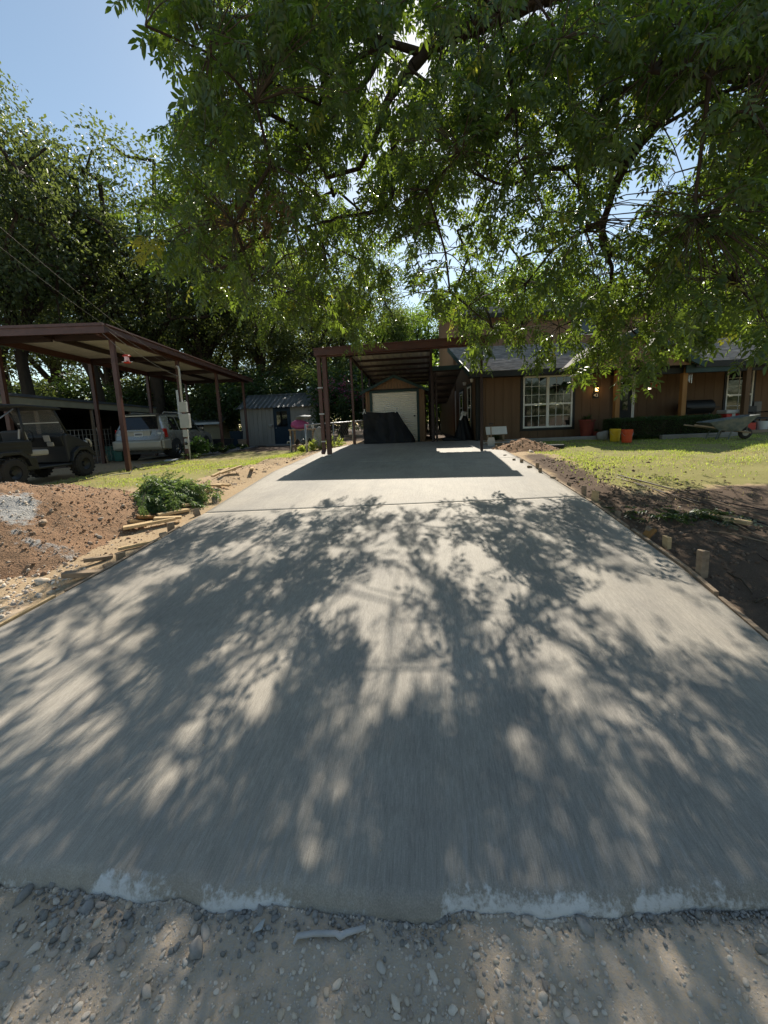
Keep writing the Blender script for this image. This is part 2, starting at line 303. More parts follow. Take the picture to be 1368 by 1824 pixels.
class MB:
    def __init__(s): s.v = []; s.f = []
    def add(s, V, F):
        n = len(s.v); s.v += [tuple(p) for p in V]; s.f += [tuple(i+n for i in f) for f in F]; return s
    def box(s, c, d, rot=None):
        hx, hy, hz = d[0]/2, d[1]/2, d[2]/2; c = Vector(c)
        P = [Vector((x, y, z)) for z in (-hz, hz) for y in (-hy, hy) for x in (-hx, hx)]
        if rot is not None:
            q = rot if not isinstance(rot, tuple) else Euler(rot).to_matrix(); P = [q @ p for p in P]
        return s.add([c+p for p in P], [(0, 2, 3, 1), (4, 5, 7, 6), (0, 1, 5, 4), (2, 6, 7, 3), (0, 4, 6, 2), (1, 3, 7, 5)])
    def span(s, a, b):   # box from corner a to corner b
        return s.box([(p+q)/2 for p, q in zip(a, b)], [abs(q-p) for p, q in zip(a, b)])
    def bar(s, p, q, w_, h, up=(0, 0, 1)):
        p, q = Vector(p), Vector(q); d = (q-p); L = d.length; d.normalize(); u = Vector(up)
        if abs(d.dot(u)) > .98: u = Vector((0, 1, 0))
        x = d.cross(u).normalized(); u = x.cross(d)
        P = [b+x*sx*w_/2+u*su*h/2 for b in (p, q) for su in (-1, 1) for sx in (-1, 1)]
        return s.add(P, [(0, 1, 3, 2), (4, 6, 7, 5), (0, 4, 5, 1), (2, 3, 7, 6), (0, 2, 6, 4), (1, 5, 7, 3)])
    def tube(s, pts, rad, n=8, cap=True):
        pts = [Vector(p) for p in pts]; m = len(pts)
        if not hasattr(rad, '__len__'): rad = [rad]*m
        base = len(s.v); pu = None
        for i, p in enumerate(pts):
            d = (pts[min(i+1, m-1)]-pts[max(i-1, 0)]).normalized()
            u = pu if pu is not None else (Vector((0, 0, 1)) if abs(d.z) < .9 else Vector((1, 0, 0)))
            u = (u-d*u.dot(d)).normalized(); pu = u; x = d.cross(u)
            for k in range(n):
                a = 2*math.pi*k/n; s.v.append(tuple(p+(u*math.cos(a)+x*math.sin(a))*rad[i]))
        for i in range(m-1):
            for k in range(n):
                a = base+i*n+k; b = base+i*n+(k+1) % n; s.f.append((a, b, b+n, a+n))
        if cap:
            s.f.append(tuple(base+k for k in reversed(range(n)))); s.f.append(tuple(base+(m-1)*n+k for k in range(n)))
        return s
    def lathe(s, prof_, c=(0, 0, 0), n=16, axis='z', rot=None):
        base = len(s.v); c = Vector(c)
        for (r, h) in prof_:
            for k in range(n):
                a = 2*math.pi*k/n; p = Vector((r*math.cos(a), r*math.sin(a), h))
                if axis == 'y': p = Vector((p.x, p.z, p.y))
                if axis == 'x': p = Vector((p.z, p.x, p.y))
                s.v.append(tuple(c+p))
        for i in range(len(prof_)-1):
            for k in range(n):
                a = base+i*n+k; b = base+i*n+(k+1) % n; s.f.append((a, b, b+n, a+n))
        return s
    def prism(s, poly, lo, hi, axis='y'):
        """poly of 2-tuples extruded along axis between lo and hi (y: poly=(x,z); x: poly=(y,z); z: poly=(x,y))"""
        def P(a, b, t): return {'y': (a, t, b), 'x': (t, a, b), 'z': (a, b, t)}[axis]
        n = len(poly); V = [P(a, b, lo) for a, b in poly]+[P(a, b, hi) for a, b in poly]
        F = [tuple(range(n)), tuple(reversed(range(n, 2*n)))]+[(i, i+n, (i+1) % n+n, (i+1) % n) for i in range(n)]
        return s.add(V, F)
    def quad(s, *p): return s.add(p, [tuple(range(len(p)))])
    def build(s, name, m=None, parent=None, smooth=False, bevel=0., loc=(0, 0, 0), rot=(0, 0, 0)):
        me = bpy.data.meshes.new(name); me.from_pydata(s.v, [], s.f); 
        bm = bmesh.new(); bm.from_mesh(me); bmesh.ops.recalc_face_normals(bm, faces=bm.faces); bm.to_mesh(me); bm.free()
        if smooth:
            me.polygons.foreach_set('use_smooth', np.ones(len(me.polygons), bool))
        if m: me.materials.append(m if not isinstance(m, str) else M[m])
        o = put(name, me, parent, loc, rot)
        if bevel:
            b = o.modifiers.new('bevel', 'BEVEL'); b.width = bevel; b.segments = 2; b.limit_method = 'ANGLE'
        if smooth == 'auto':
            me.polygons.foreach_set('use_smooth', np.ones(len(me.polygons), bool))
            try: me.set_sharp_from_angle(angle=R(40))
            except Exception: pass
        return o
def part(name, m, parent, fn, **kw):
    b = MB(); fn(b); return b.build(name, m, parent, **kw)
def copy_tree(o, parent=None):
    c = o.copy(); COL.objects.link(c); c.parent = parent
    for ch in list(o.children): copy_tree(ch, c)
    return c
ORD = ['first', 'second', 'third', 'fourth', 'fifth', 'sixth', 'seventh', 'eighth', 'ninth', 'tenth', 'eleventh', 'twelfth', 'thirteenth', 'fourteenth']
def attr_zone(me, cols):
    a = me.color_attributes.new('zone', 'FLOAT_COLOR', 'POINT'); a.data.foreach_set('color', np.ascontiguousarray(cols, np.float32).ravel())
# ================================================================== SETTING: ground
XL, XR, YEND = -3.42, 2.08, 14.3
def slab_l(y): return np.interp(y, [0, 2.4, 3.5, 5.2, 8, 12, 14.3], [-3.6, -3.42, -3.32, -3.32, -3.46, -3.46, -3.0])
def slab_r(y): return np.interp(y, [0, 2.4, 3.5, 5.2, 8, 10.5, 12, 14.3], [2.1, 2.08, 2.16, 2.14, 2.0, 1.95, 1.9, 1.5])
def axis(lo, hi, st, far, g=1.25):
    a = list(np.arange(lo, hi+1e-6, st)); d = st
    while a[-1] < far: d *= g; a.append(a[-1]+d)
    d = st; b = []
    x = lo
    while x > -far: d *= g; x -= d; b.append(x)
    return np.array(b[::-1]+a)
gx = axis(-12, 12, .085, 600); gy = axis(-2.5, 16, .085, 600)
X, Y = np.meshgrid(gx, gy, indexing='ij')
def spoil(x, y):      # churned spoil along both sides of the slab
    return np.exp(-((x+4.05)/.42)**2)*sstep(5.0, 6.2, y)*sstep(11.0, 9.4, y)*(.10+.22*(fbm(x*2.2, y*2.2, 3)-.3))+np.exp(-((x-2.75)/.35)**2)*sstep(3.0, 4.0, y)*sstep(10.5, 8.5, y)*(.03+.12*(fbm(x*2.6+9, y*2.6, 3)-.3))
def GH(x, y):
    x = np.asarray(x, float); y = np.asarray(y, float)
    inside = sstep(-.02, .12, x-slab_l(y))*sstep(-.02, .12, slab_r(y)-x)*sstep(1.14, 1.32, y)*sstep(14.4, 14.2, y)
    near = sstep(40, 14, np.hypot(x, y-6)); edge_d = np.minimum(np.abs(x-slab_l(y)), np.abs(x-slab_r(y)))
    rough = (fbm(x*1.3, y*1.3, 4)-.5)*.10 + (fbm(x*6, y*6, 3)-.45)*.035
    z = G(x, y)+near*(1-inside)*rough*np.where(y < 1.2, .35, 1.0)*sstep(0, .25, edge_d)+spoil(x, y)-inside*.07
    return z-sstep(.65, 1.05, y)*sstep(1.35, 1.1, y)*.012
Z = GH(X, Y)
nv = X.size; V = np.stack([X.ravel(), Y.ravel(), Z.ravel()], 1)
nxg, nyg = X.shape; ii = np.arange(nv).reshape(nxg, nyg)
F = np.stack([ii[:-1, :-1], ii[1:, :-1], ii[1:, 1:], ii[:-1, 1:]], -1).reshape(-1, 4)
me = arrmesh('ground', V, F, M['ground'], True)
pn = fbm(X*.45+3, Y*.45+7, 4)
zg = np.clip(sstep(2.3, 3.4, X+pn*.8-.4)*sstep(4.9, 6.6, Y+(pn-.5)*3+(X-3)*-.12), 0, 1)*np.where(Y > 14, 0, 1)*(.35+1.1*pn)
zg = np.maximum(zg, sstep(-4.6, -5.2, X)*sstep(-9.5, -8.4, X+(Y-9)*.16)*sstep(6.0, 7.4, Y)*(.25+1.1*pn))
zg = np.maximum(zg, np.exp(-((X+5.2-.0*(Y-12))/1.2)**2)*sstep(9, 10.5, Y)*sstep(15.5, 14, Y)*1.0)
zgr = np.maximum(sstep(1.4, 1.18, Y), sstep(-3.1, -3.7, X)*sstep(3.4, 2.2, Y))
zd = np.maximum(sstep(1.9, 2.3, X)*sstep(6.4, 5.2, Y+(pn-.5)*2-(X-3)*.25)*.95, sstep(15.5, 18, Y))
zd = np.maximum(zd, np.exp(-((X-2.45)/.4)**2)*sstep(11, 9, Y)*.8)
zd = np.maximum(zd, sstep(-11, -13, X)*.8)
attr_zone(me, np.stack([zg.ravel(), zgr.ravel(), zd.ravel(), np.ones(nv)], 1))
ground = put('ground', me); tag(ground, 'brown soil yard with worn grass and a gravel road edge', None, None, 'structure')
# ================================================================== driveway: three cast panels
ep = [(-300, 1545), (0, 1562), (140, 1570), (250, 1588), (320, 1580), (380, 1608), (500, 1592), (600, 1612), (700, 1622), (770, 1624), (800, 1600), (950, 1608), (1100, 1610), (1200, 1598), (1368, 1596), (1700, 1580)]
eq = [gp(x, y, .04) for x, y in ep]; ex = [p.x for p in eq]; ey = [p.y for p in eq]
def front_edge(x): return np.interp(x, ex, ey)+ .012*(vnoise(np.asarray(x)*14, np.asarray(x)*0)-.5)+.01*(vnoise(np.asarray(x)*40, np.asarray(x)*0+3)-.5)
def joint1(x): return 5.15+.10*(np.asarray(x)+2.99)
def joint2(x): return 9.0+.02*np.asarray(x)
def joint3(x): return 0*np.asarray(x)+YEND
drv = bpy.data.objects.new('driveway', None); link(drv); tag(drv, 'freshly poured broom-finished concrete driveway', None, None, 'structure')
def panel(y0f, y1f, nx, ny, first=False):
    u = np.linspace(0, 1, nx); t_ = np.linspace(0, 1, ny)
    if first: t_ = t_**1.5
    U, T = np.meshgrid(u, t_, indexing='ij')
    x0 = -3.4+5.5*U; Ya = y0f(x0); Yb = y1f(x0); Yv = Ya+(Yb-Ya)*T
    Xv = slab_l(Yv)+(slab_r(Yv)-slab_l(Yv))*U
    if first: Yv = np.where(T < .999, y0f(Xv)+(Yb-y0f(Xv))*T, Yv)
    Zv = prof(Yv)+.004*(fbm(Xv*1.1, Yv*.8, 3)-.5)
    d = Yv-y0f(Xv)
    if first: Zv = Zv-.05*np.clip(1-d/.05, 0, 1)**2 + .008*(fbm(Xv*7, Yv*7, 3)-.5)*np.clip(1-d/.4, 0, 1)
    else: Zv = Zv-.006*np.clip(1-d/.03, 0, 1)
    e = np.minimum(U, 1-U); Zv = Zv-.012*np.clip(1-e/.006, 0, 1)
    n = Xv.size; V = np.stack([Xv.ravel(), Yv.ravel(), Zv.ravel()], 1); I = np.arange(n).reshape(nx, ny)
    F = np.stack([I[:-1, :-1], I[1:, :-1], I[1:, 1:], I[:-1, 1:]], -1).reshape(-1, 4)
    ring = np.concatenate([I[:, 0], I[-1, 1:], I[::-1, -1][1:], I[0, ::-1][1:-1]])
    low = V[ring]-np.array([0, 0, .11]); b = n+np.arange(len(ring)); r2 = np.roll(ring, -1); b2 = np.roll(b, -1)
    F = np.concatenate([F, np.stack([ring, b, b2, r2], 1)]); V = np.concatenate([V, low])
    me = arrmesh('concrete_panel', V, F, M['concrete'], True)
    z = np.zeros((len(V), 4)); z[:, 3] = 1
    if first:
        xw = [gp(q_, 1600, .04).x for q_ in (-100, 0, 130, 150, 230, 300, 330, 375, 430, 500, 540, 590, 640, 680, 770, 800, 900, 1000, 1105, 1120, 1140, 1250, 1330, 1368, 1500)]; aw_ = [.3, .35, .1, 1, .8, .35, .2, 1, 1, .75, .25, .15, .45, .05, .15, .9, .75, 1, .7, .15, .95, .7, .5, .35, .3]
        wq = np.interp(Xv, xw, [.04, .04, .03, .06, .09, .07, .06, .06, .045, .03, .05, .05, .03, .03, .03, .06, .06, .05, .04, .03, .05, .06, .07, .06, .05])*.62; z[:n, 0] = (np.clip(1-d/(wq*1.5), 0, 1)*np.interp(Xv, xw, aw_)).ravel(); z[:n, 1] = (np.clip(1-d/.42, 0, 1)*np.interp(Xv, xw, aw_)).ravel()
    attr_zone(me, z); return put('concrete_panel', me, drv)
panel(front_edge, lambda x: joint1(x)-.008, 220, 120, True)
panel(lambda x: joint1(x)+.008, lambda x: joint2(x)-.006, 60, 50)
panel(lambda x: joint2(x)+.006, joint3, 60, 60)
# ================================================================== stones
def ico(sub, seed, flat=.65, amp=.28):
    bm = bmesh.new(); bmesh.ops.create_icosphere(bm, subdivisions=sub, radius=1); rg = np.random.default_rng(seed)
    pl = [(Vector(rg.normal(size=3)).normalized(), .50+.30*rg.random()) for _ in range(8)]
    for v in bm.verts:
        p = v.co.copy()
        for nrm, dd in pl:
            k = p.dot(nrm)
            if k > dd: p -= nrm*(k-dd)*.98
        v.co = Vector((p.x*(1+amp*(rg.random()-.5)*.4), p.y*.8, p.z*flat))
    V = np.array([v.co for v in bm.verts]); F = np.array([[v.index for v in f.verts] for f in bm.faces]); bm.free(); return V, F
STV = [ico(2, s) for s in range(8)]; STL = [ico(1, 20+s) for s in range(6)]
STM = [arrmesh('stone', v, f, M['gravel'], False) for v, f in STV]
def rotm(rg, n):
    q = rg.normal(size=(n, 4)); q /= np.linalg.norm(q, axis=1)[:, None]; a, b, c, d = q.T
    return np.stack([1-2*(c*c+d*d), 2*(b*c-a*d), 2*(b*d+a*c), 2*(b*c+a*d), 1-2*(b*b+d*d), 2*(c*d-a*b), 2*(b*d-a*c), 2*(c*d+a*b), 1-2*(b*b+c*c)], 1).reshape(-1, 3, 3)
def scatter(name, pos, size, m, rg, parent=None, tilt=1.):
    VV = []; FF = []; n0 = 0; pos = np.asarray(pos); k = rg.integers(0, len(STL), len(pos)); Rm = rotm(rg, len(pos))
    for s in range(len(STL)):
        idx = np.where(k == s)[0]
        if not len(idx): continue
        v, f = STL[s]; P = np.einsum('nij,vj->nvi', Rm[idx], v)*size[idx][:, None, None]+pos[idx][:, None, :]
        VV.append(P.reshape(-1, 3)); FF.append((f[None]+(np.arange(len(idx))*len(v))[:, None, None]+n0).reshape(-1, 3)); n0 += len(idx)*len(v)
    me = arrmesh(name, np.concatenate(VV), np.concatenate(FF), m); o = put(name, me, parent); o['kind'] = 'stuff'; return o
rg = np.random.default_rng(3)
# the biggest loose stones are things of their own
spots = [(120, 1660, .034), (60, 1690, .026), (175, 1645, .030), (215, 1690, .028), (95, 1700, .022), (230, 1610, .026), (365, 1660, .030), (345, 1655, .022), (262, 1775, .030), (330, 1715, .018), (140, 1800, .02), (180, 1610, .026), (130, 1625, .024), (40, 1650, .022), (100, 1605, .022),
         (600, 1755, .020), (582, 1770, .018), (680, 1722, .022), (772, 1738, .024), (745, 1763, .022), (705, 1790, .026), (845, 1680, .020), (850, 1700, .016), (855, 1770, .020), (862, 1808, .024), (808, 1800, .020), (560, 1785, .018), (725, 1680, .016), (742, 1680, .014), (940, 1640, .028), (980, 1660, .022), (1001, 1750, .016), (985, 1760, .018), (1020, 1815, .028), (1120, 1745, .014), (1330, 1745, .020), (1360, 1705, .022), (1235, 1718, .010), (400, 1760, .016), (385, 1770, .012), (290, 1700, .016), (480, 1775, .014), (500, 1815, .016), (905, 1745, .014), (930, 1700, .014), (660, 1665, .016), (635, 1775, .014), (655, 1800, .018), (890, 1815, .020), (955, 1800, .016), (1060, 1800, .014), (15, 1800, .022), (50, 1770, .016), (220, 1740, .014)]
while len(spots) < 290:
    x, y = rg.uniform(-10, 1378), rg.uniform(1640, 1824)
    d = math.exp(-((x-800)/230)**2)+.8*math.exp(-((x-120)/160)**2)+.25
    if rg.random() < d: spots.append((x, y, rg.uniform(.007, .015)))
for x, y, r_ in spots:
    p = gp(x, y); r_ *= .74; p.z = float(GH(p.x, p.y))
    o = put('stone', STM[rg.integers(8)], None, (p.x, p.y, p.z+r_*.25), (rg.uniform(-.3, .3), rg.uniform(-.3, .3), rg.uniform(0, 6.28)), (r_*rg.uniform(.9, 1.3), r_*rg.uniform(.8, 1.1), r_*rg.uniform(.7, 1.0)))
    tag(o, 'loose grey crushed stone lying on the gravel road', 'stone', 'loose stones on the gravel road')
def groundz(P): return GH(P[:, 0], P[:, 1])
n = 44000; px = rg.uniform(-2.2, 2.2, n); py = rg.uniform(.2, 1.2, n)
den = .25+.9*np.clip(fbm(px*1.7, py*1.7, 3)*2.4-.75, 0, 1)+np.exp(-((px-.25)/.25)**2)*.5
k = rg.random(n) < den; px, py = px[k], py[k]; py = np.minimum(py, front_edge(px)-.005)
sz = np.exp(rg.normal(-5.5, .5, len(px))); ip = np.stack([px, py], 1)
tag(scatter('gravel', np.stack([px, py, groundz(ip)-.001], 1), sz, M['gravel'], rg), 'fine grey gravel and grit spread over the road edge')
n = 2200; px = rg.uniform(-2.4, 2.0, n); off = np.abs(rg.normal(0, .04, n))*(1+1.2*(px < -.5))
dk = vnoise(px*4.3, px*0+5); keep = (rg.random(n) < np.clip(dk*2.2-.65, .06, 1)); px, off = px[keep], off[keep]
py = front_edge(px)-off+.018; py = py; sz = np.exp(rg.normal(-5.0, .5, len(px)))*np.where((px < -.55), 1.15, .85)*np.where(rg.random(len(px)) < .05, 1.7, 1)
tag(scatter('slurry_crumbs', np.stack([px, py, GH(px, py)+.004], 1), sz, M['slurry'], rg), 'dark wet cement crumbs along the raw edge of the slab')
n = 70; cx_ = rg.uniform(-2.6, 1.9, n); cy_ = rg.uniform(1.15, 6.5, n)**1.0; tag(scatter('slab_chips', np.stack([cx_, cy_, prof(cy_)+.0015], 1), np.exp(rg.normal(-5.6, .45, n)), M['gravel'], rg), 'tiny pale chips and grit lying on the new slab')
# pale concrete shard and bleached stick in front of the slab
def shard(name, px_, py_, L, wd, ang, label, m):
    p = gp(px_, py_); v, f = ico(2, 77); me = arrmesh(name, v*np.array([L, wd, wd*.6]), f, m)
    return tag(put(name, me, None, (p.x, p.y, p.z+wd*.3), (0, .1, ang)), label, 'stone')
shard('concrete_shard', 463, 1652, .032, .014, R(62), 'long pale chip of broken concrete beside the slab edge', M['boxgrey'])
sp = [gp(x, y) for x, y in ((523, 1686), (530, 1672), (560, 1667), (598, 1667), (606, 1672), (618, 1666), (652, 1656))]
part('fallen_stick', 'stick', None, lambda b: b.tube([(p.x, p.y, p.z+.010) for p in sp], [.004, .0075, .0085, .008, .0105, .0085, .0075], 8), smooth=True)
tag(bpy.data.objects['fallen_stick'], 'bleached crooked stick lying on gravel before the slab', 'stick')
# ================================================================== dirt mounds
def mound(name, label, cx, cy, rx, ry, h, seed, n=90, greyf=None, clods=900, cs=-4.0, m2='clod'):
    t = thing(name, label, 'dirt pile', (cx, cy, gz(cx, cy)))
    a = np.linspace(-1.15, 1.15, n); A, B = np.meshgrid(a, a, indexing='ij'); rr = np.hypot(A, B)*(1+.35*(fbm(A*1.7+seed, B*1.7, 3)-.47))
    H = h*np.clip(1-rr, -.2, 1)**1.0; H = np.where(rr < 1, h*(1-rr)**.95*(1.0+.3*(fbm(A*3+seed, B*3, 3)-.45)), -(rr-1)*.35)
    H = np.minimum(H, h*.93+.1*(H-h*.93)); H = H+((fbm(A*rx*6+seed, B*ry*6, 4)-.45)*.10+(fbm(A*rx*1.8+seed, B*ry*1.8, 2)-.4)*.16)*np.clip(1.3-rr, 0, 1)*min(1, h*2)
    wx = cx+A*rx; wy = cy+B*ry; Zl = G(wx, wy)-gz(cx, cy)+H
    V = np.stack([(A*rx).ravel(), (B*ry).ravel(), Zl.ravel()], 1); I = np.arange(n*n).reshape(n, n)
    F = np.stack([I[:-1, :-1], I[1:, :-1], I[1:, 1:], I[:-1, 1:]], -1).reshape(-1, 4)
    me = arrmesh('soil', V, F, M['mound'], True); z = np.zeros((n*n, 4)); z[:, 3] = 1
    if greyf is not None: z[:, 0] = greyf(A, B).ravel()
    attr_zone(me, z); put('soil', me, t)
    rg = np.random.default_rng(seed); i = rg.integers(0, n*n, clods*2); i = i[(rr.ravel()[i] < 1.12)][:clods]
    P = V[i]+rg.normal(0, .02, (len(i), 3))*np.array([1, 1, .1]); s = np.exp(rg.normal(cs, .55, len(i)))*np.where(rg.random(len(i)) < .05, 2.4, 1)
    gsel = z[i, 0]+rg.normal(0, .12, len(i)) > .42 if greyf is not None else np.zeros(len(i), bool)
    if (~gsel).any(): scatter('clods', P[~gsel], s[~gsel], M[m2], rg, t)
    if gsel.any(): scatter('pebbles', P[gsel], s[gsel]*.9, M['gravel'], rg, t)
    return t
def greyA(A, B):
    xw, yw = -5.5+A*1.5, 4.3+B*1.95; P = np.stack([xw.ravel(), yw.ravel(), (G(xw, yw)+np.clip(1-np.hypot(A, B), 0, 1)*.9).ravel()], 1); u_, v_, _ = proj(P); u_ = u_.reshape(A.shape); v_ = v_.reshape(A.shape)
    z = np.clip(1.25-np.hypot((u_-25)/55, (v_-905)/42), 0, 1)
    for (a, c) in (((30, 955), (110, 985)), ((110, 985), (170, 1015)), ((170, 1015), (225, 1000)), ((0, 1060), (150, 1030))):
        dx, dy = c[0]-a[0], c[1]-a[1]; t = np.clip(((u_-a[0])*dx+(v_-a[1])*dy)/(dx*dx+dy*dy), 0, 1); z = np.maximum(z, .5*np.clip(1.2-np.hypot(u_-a[0]-t*dx, v_-a[1]-t*dy)/26, 0, 1))
    return z
mound('dirt_mound', 'large heap of reddish soil and grey gravel left of the driveway', -5.5, 4.3, 1.5, 1.95, .84, 5, 150, greyA, 9000, -4.75)
q = gp(932, 801)
mound('small_dirt_mound', 'small brown soil heap beside the driveway near the house window', q.x, q.y, .95, .6, .30, 9, 60, None, 350, -3.9)
# clods and stones strewn on the bare soil each side
def strew(name, label, n, fx, fy, m, mu, rg, ok=None):
    x = fx(n); y = fy(n)
    if ok is not None:
        k = ok(x, y); x, y = x[k], y[k]
    s = np.exp(rg.normal(mu, .5, len(x))); return tag(scatter(name, np.stack([x, y, GH(x, y)-.002], 1), s, m, rg), label)
rg = np.random.default_rng(8)
strew('soil_crumbs', 'crumbly brown soil thrown up along the left slab edge', 3600, lambda n: -3.62-np.abs(rg.normal(0, .6, n)), lambda n: rg.uniform(1.2, 12, n), M['clod'], -4.5, rg)
strew('dark_soil_crumbs', 'dark churned soil crumbs along the right slab edge', 3200, lambda n: 2.3+np.abs(rg.normal(0, .9, n)), lambda n: rg.uniform(1.2, 9, n), M['clod_dark'], -4.25, rg)
strew('rubble', 'loose rubble at the foot of the red soil heap', 900, lambda n: rg.uniform(-5.2, -3.62, n), lambda n: rg.uniform(1.6, 3.6, n), M['gravel'], -4.0, rg)
# ================================================================== grass blades
def blades(name, label, pts, h, m, rg, wd=.006):
    n = len(pts); a = rg.uniform(0, 6.28, n); lean = rg.uniform(.1, .9, n); hh = h*np.exp(rg.normal(0, .35, n)); b = rg.uniform(0, 6.28, n)
    P = np.zeros((n, 5, 3)); wv = np.stack([np.cos(a), np.sin(a), 0*a], 1)*wd; ld = np.stack([np.cos(b), np.sin(b), 0*b], 1)
    base = np.stack([pts[:, 0], pts[:, 1], GH(pts[:, 0], pts[:, 1])-.008], 1)
    P[:, 0] = base-wv; P[:, 1] = base+wv; mid = base+ld*(lean*hh*.35)[:, None]+np.array([0, 0, 1])*(hh*.62)[:, None]
    P[:, 2] = mid+wv*.7; P[:, 3] = mid-wv*.7; P[:, 4] = base+ld*(lean*hh)[:, None]+np.array([0, 0, 1])*(hh*(1-.3*lean))[:, None]
    i = np.arange(n)[:, None]*5
    F = np.concatenate([i+np.array([0, 1, 2]), i+np.array([0, 2, 3]), i+np.array([3, 2, 4])]); 
    o = put(name, arrmesh(name, P.reshape(-1, 3), F, m)); return tag(o, label, None, None, 'stuff')
def pnoise(x, y): return fbm(x*.45+3, y*.45+7, 4)
def lawn_pts(n, x0, x1, y0, y1, dens, rg):
    x = rg.uniform(x0, x1, n); y = rg.uniform(y0, y1, n); d = dens(x, y); k = rg.random(n) < d; return np.stack([x[k], y[k]], 1)
rg = np.random.default_rng(4)
def d_right(x, y):
    p = pnoise(x, y); q = fbm(x*1.6+40, y*1.6, 3)
    cov = sstep(2.35, 3.0, x)*sstep(6.2, 8.6, y+(p-.5)*4-(x-3)*.05)
    return np.clip(cov*(.25+2.2*(q-.36)), 0, 1)
blades('lawn_grass', 'short sunlit lawn grass in front of the house', lawn_pts(130000, 2.3, 15, 5.2, 13.4, d_right, rg), .036, M['grass'], rg)
def d_rdry(x, y):
    q = fbm(x*1.2+20, y*1.2, 3); return np.clip(sstep(2.6, 3.4, x)*sstep(4.2, 6, y)*(q-.25)*.8, 0, 1)
blades('dry_lawn_grass', 'thin dry straw-coloured grass on the worn part of the lawn', lawn_pts(26000, 2.5, 10, 4.3, 9.5, d_rdry, rg), .035, M['dry_grass'], rg, .004)
def d_left(x, y):
    q = fbm(x*1.5+7, y*1.5, 3); c = sstep(-4.6, -5.3, x)*sstep(-9.3, -8.2, x+(y-9)*.2)*sstep(6.3, 7.6, y)*sstep(13.5, 12, y)
    c2 = np.exp(-((x+4.9+.05*(y-12))/.75)**2)*sstep(9.2, 10.5, y)*sstep(15, 13.5, y)*1.6
    return np.clip(c*(q*2.0-.72)+c2*(q*1.4-.2), 0, 1)
blades('verge_grass', 'patchy green grass strip between left carport and driveway', lawn_pts(90000, -10.5, -3.9, 6.2, 15, d_left, rg), .042, M['grass'], rg)
def d_ldry(x, y): return np.clip(sstep(-4.3, -4.9, x)*sstep(5, 6, y)*(fbm(x*1.4, y*1.4, 3)-.25), 0, 1)
blades('dry_verge_grass', 'dry straw and dead grass on the left verge', lawn_pts(30000, -9, -3.9, 5, 13, d_ldry, rg), .035, M['dry_grass'], rg, .004)
# ================================================================== lumber: form boards, stakes, offcuts
def onslab_side(side, y): return float(slab_l(y))-.025 if side < 0 else float(slab_r(y))+.025
def form_board(y0, y1, side, label, dz=0., m='lumber_old', dx=0.):
    pts = np.linspace(y0, y1, 8); b = MB()
    for i in range(7):
        a, c = pts[i], pts[i+1]
        b.bar((onslab_side(side, a)+dx, a, float(prof(a))-.05+dz), (onslab_side(side, c)+dx, c, float(prof(c))-.05+dz), .035, .09)
    o = b.build('form_board', m); return tag(o, label, 'board', 'form boards along the slab')
form_board(1.9, 3.05, 1, 'form board along right slab edge nearest the road')
form_board(3.1, 4.4, 1, 'form board along right slab edge below the tall split stake', .012)
form_board(4.5, 6.6, 1, 'form board along right slab edge beside dark churned soil')
form_board(6.7, 9.4, 1, 'form board along right slab edge beside the sunny lawn')
form_board(1.6, 2.9, -1, 'form board along left slab edge nearest the road', .01, 'lumber')
form_board(3.0, 4.6, -1, 'form board along left slab edge below the soil heap')
def stake(px_, py_, h, label, lean=(0, 0), m='lumber_old', wd=(.038, .075), rz=0., point=False):
    p = gp(px_, py_); b = MB(); b.box((0, 0, h/2-.06), (wd[0], wd[1], h+.12))
    if point: b.v[4:8] = [(x*.5, y*.4, z) for x, y, z in b.v[4:8]]
    o = b.build('wooden_stake', m, None, bevel=.004, loc=(p.x, p.y, p.z), rot=(lean[0], lean[1], rz)); return tag(o, label, 'stake', 'wooden form stakes')
q = gp(1250, 1030); st = thing('wooden_stake', 'tall split pale stake nearest the road on right edge', 'stake', q, R(15), 'wooden form stakes')
part('stake_half', 'lumber_old', st, lambda b: b.box((-.022, 0, .08), (.038, .055, .34)), bevel=.004); part('stake_half', 'lumber_old', st, lambda b: b.box((.022, .006, .075), (.036, .05, .33)), bevel=.004)
RS = [(1187, 978, .13, (0, 0)), (1152, 958, .12, (.1, .15)), (1100, 922, .08, (0, .05)), (1059, 893, .15, (.0, .12)), (1040, 885, .16, (0, -.05)), (1012, 868, .08, (.15, .2)), (985, 856, .07, (0, .1)), (962, 846, .13, (0, .15)), (957, 838, .15, (0, -.02)), (943, 838, .09, (.2, .3)), (929, 828, .12, (0, 0)), (916, 824, .09, (0, .1)), (900, 815, .07, (.1, .2)), (884, 803, .14, (0, -.05))]
for i, (x, y, h, ln) in enumerate(RS):
    stake(x, y, h, f'worn wooden stake on right slab edge, {ORD[i]} beyond the tall split stake', ln, 'lumber_old' if i not in (0, 3) else 'lumber', (.04, .06) if i % 3 else (.04, .09), .2*i)
o = stake(1144, 962, .17, 'orange-brown slanting kicker board against the second right stake', (0, .85), 'post_wood', (.03, .09), .3)
LS = [(216, 998, .09, (0, 0)), (195, 1012, .06, (.1, -.7)), (305, 945, .11, (0, 0)), (296, 962, .12, (.1, -.9)), (352, 918, .10, (.1, -.5)), (385, 897, .16, (.05, -1.05)), (420, 870, .15, (.05, -1.1)), (472, 845, .09, (.1, -.9)), (497, 833, .1, (.1, -1.)), (525, 820, .06, (0, -.8))]
for i, (x, y, h, ln) in enumerate(LS):
    stake(x, y, h, f'weathered stake on left slab edge, {ORD[i]} one counted from the road', ln, 'lumber_old', (.038, .085), -.4-.1*i)
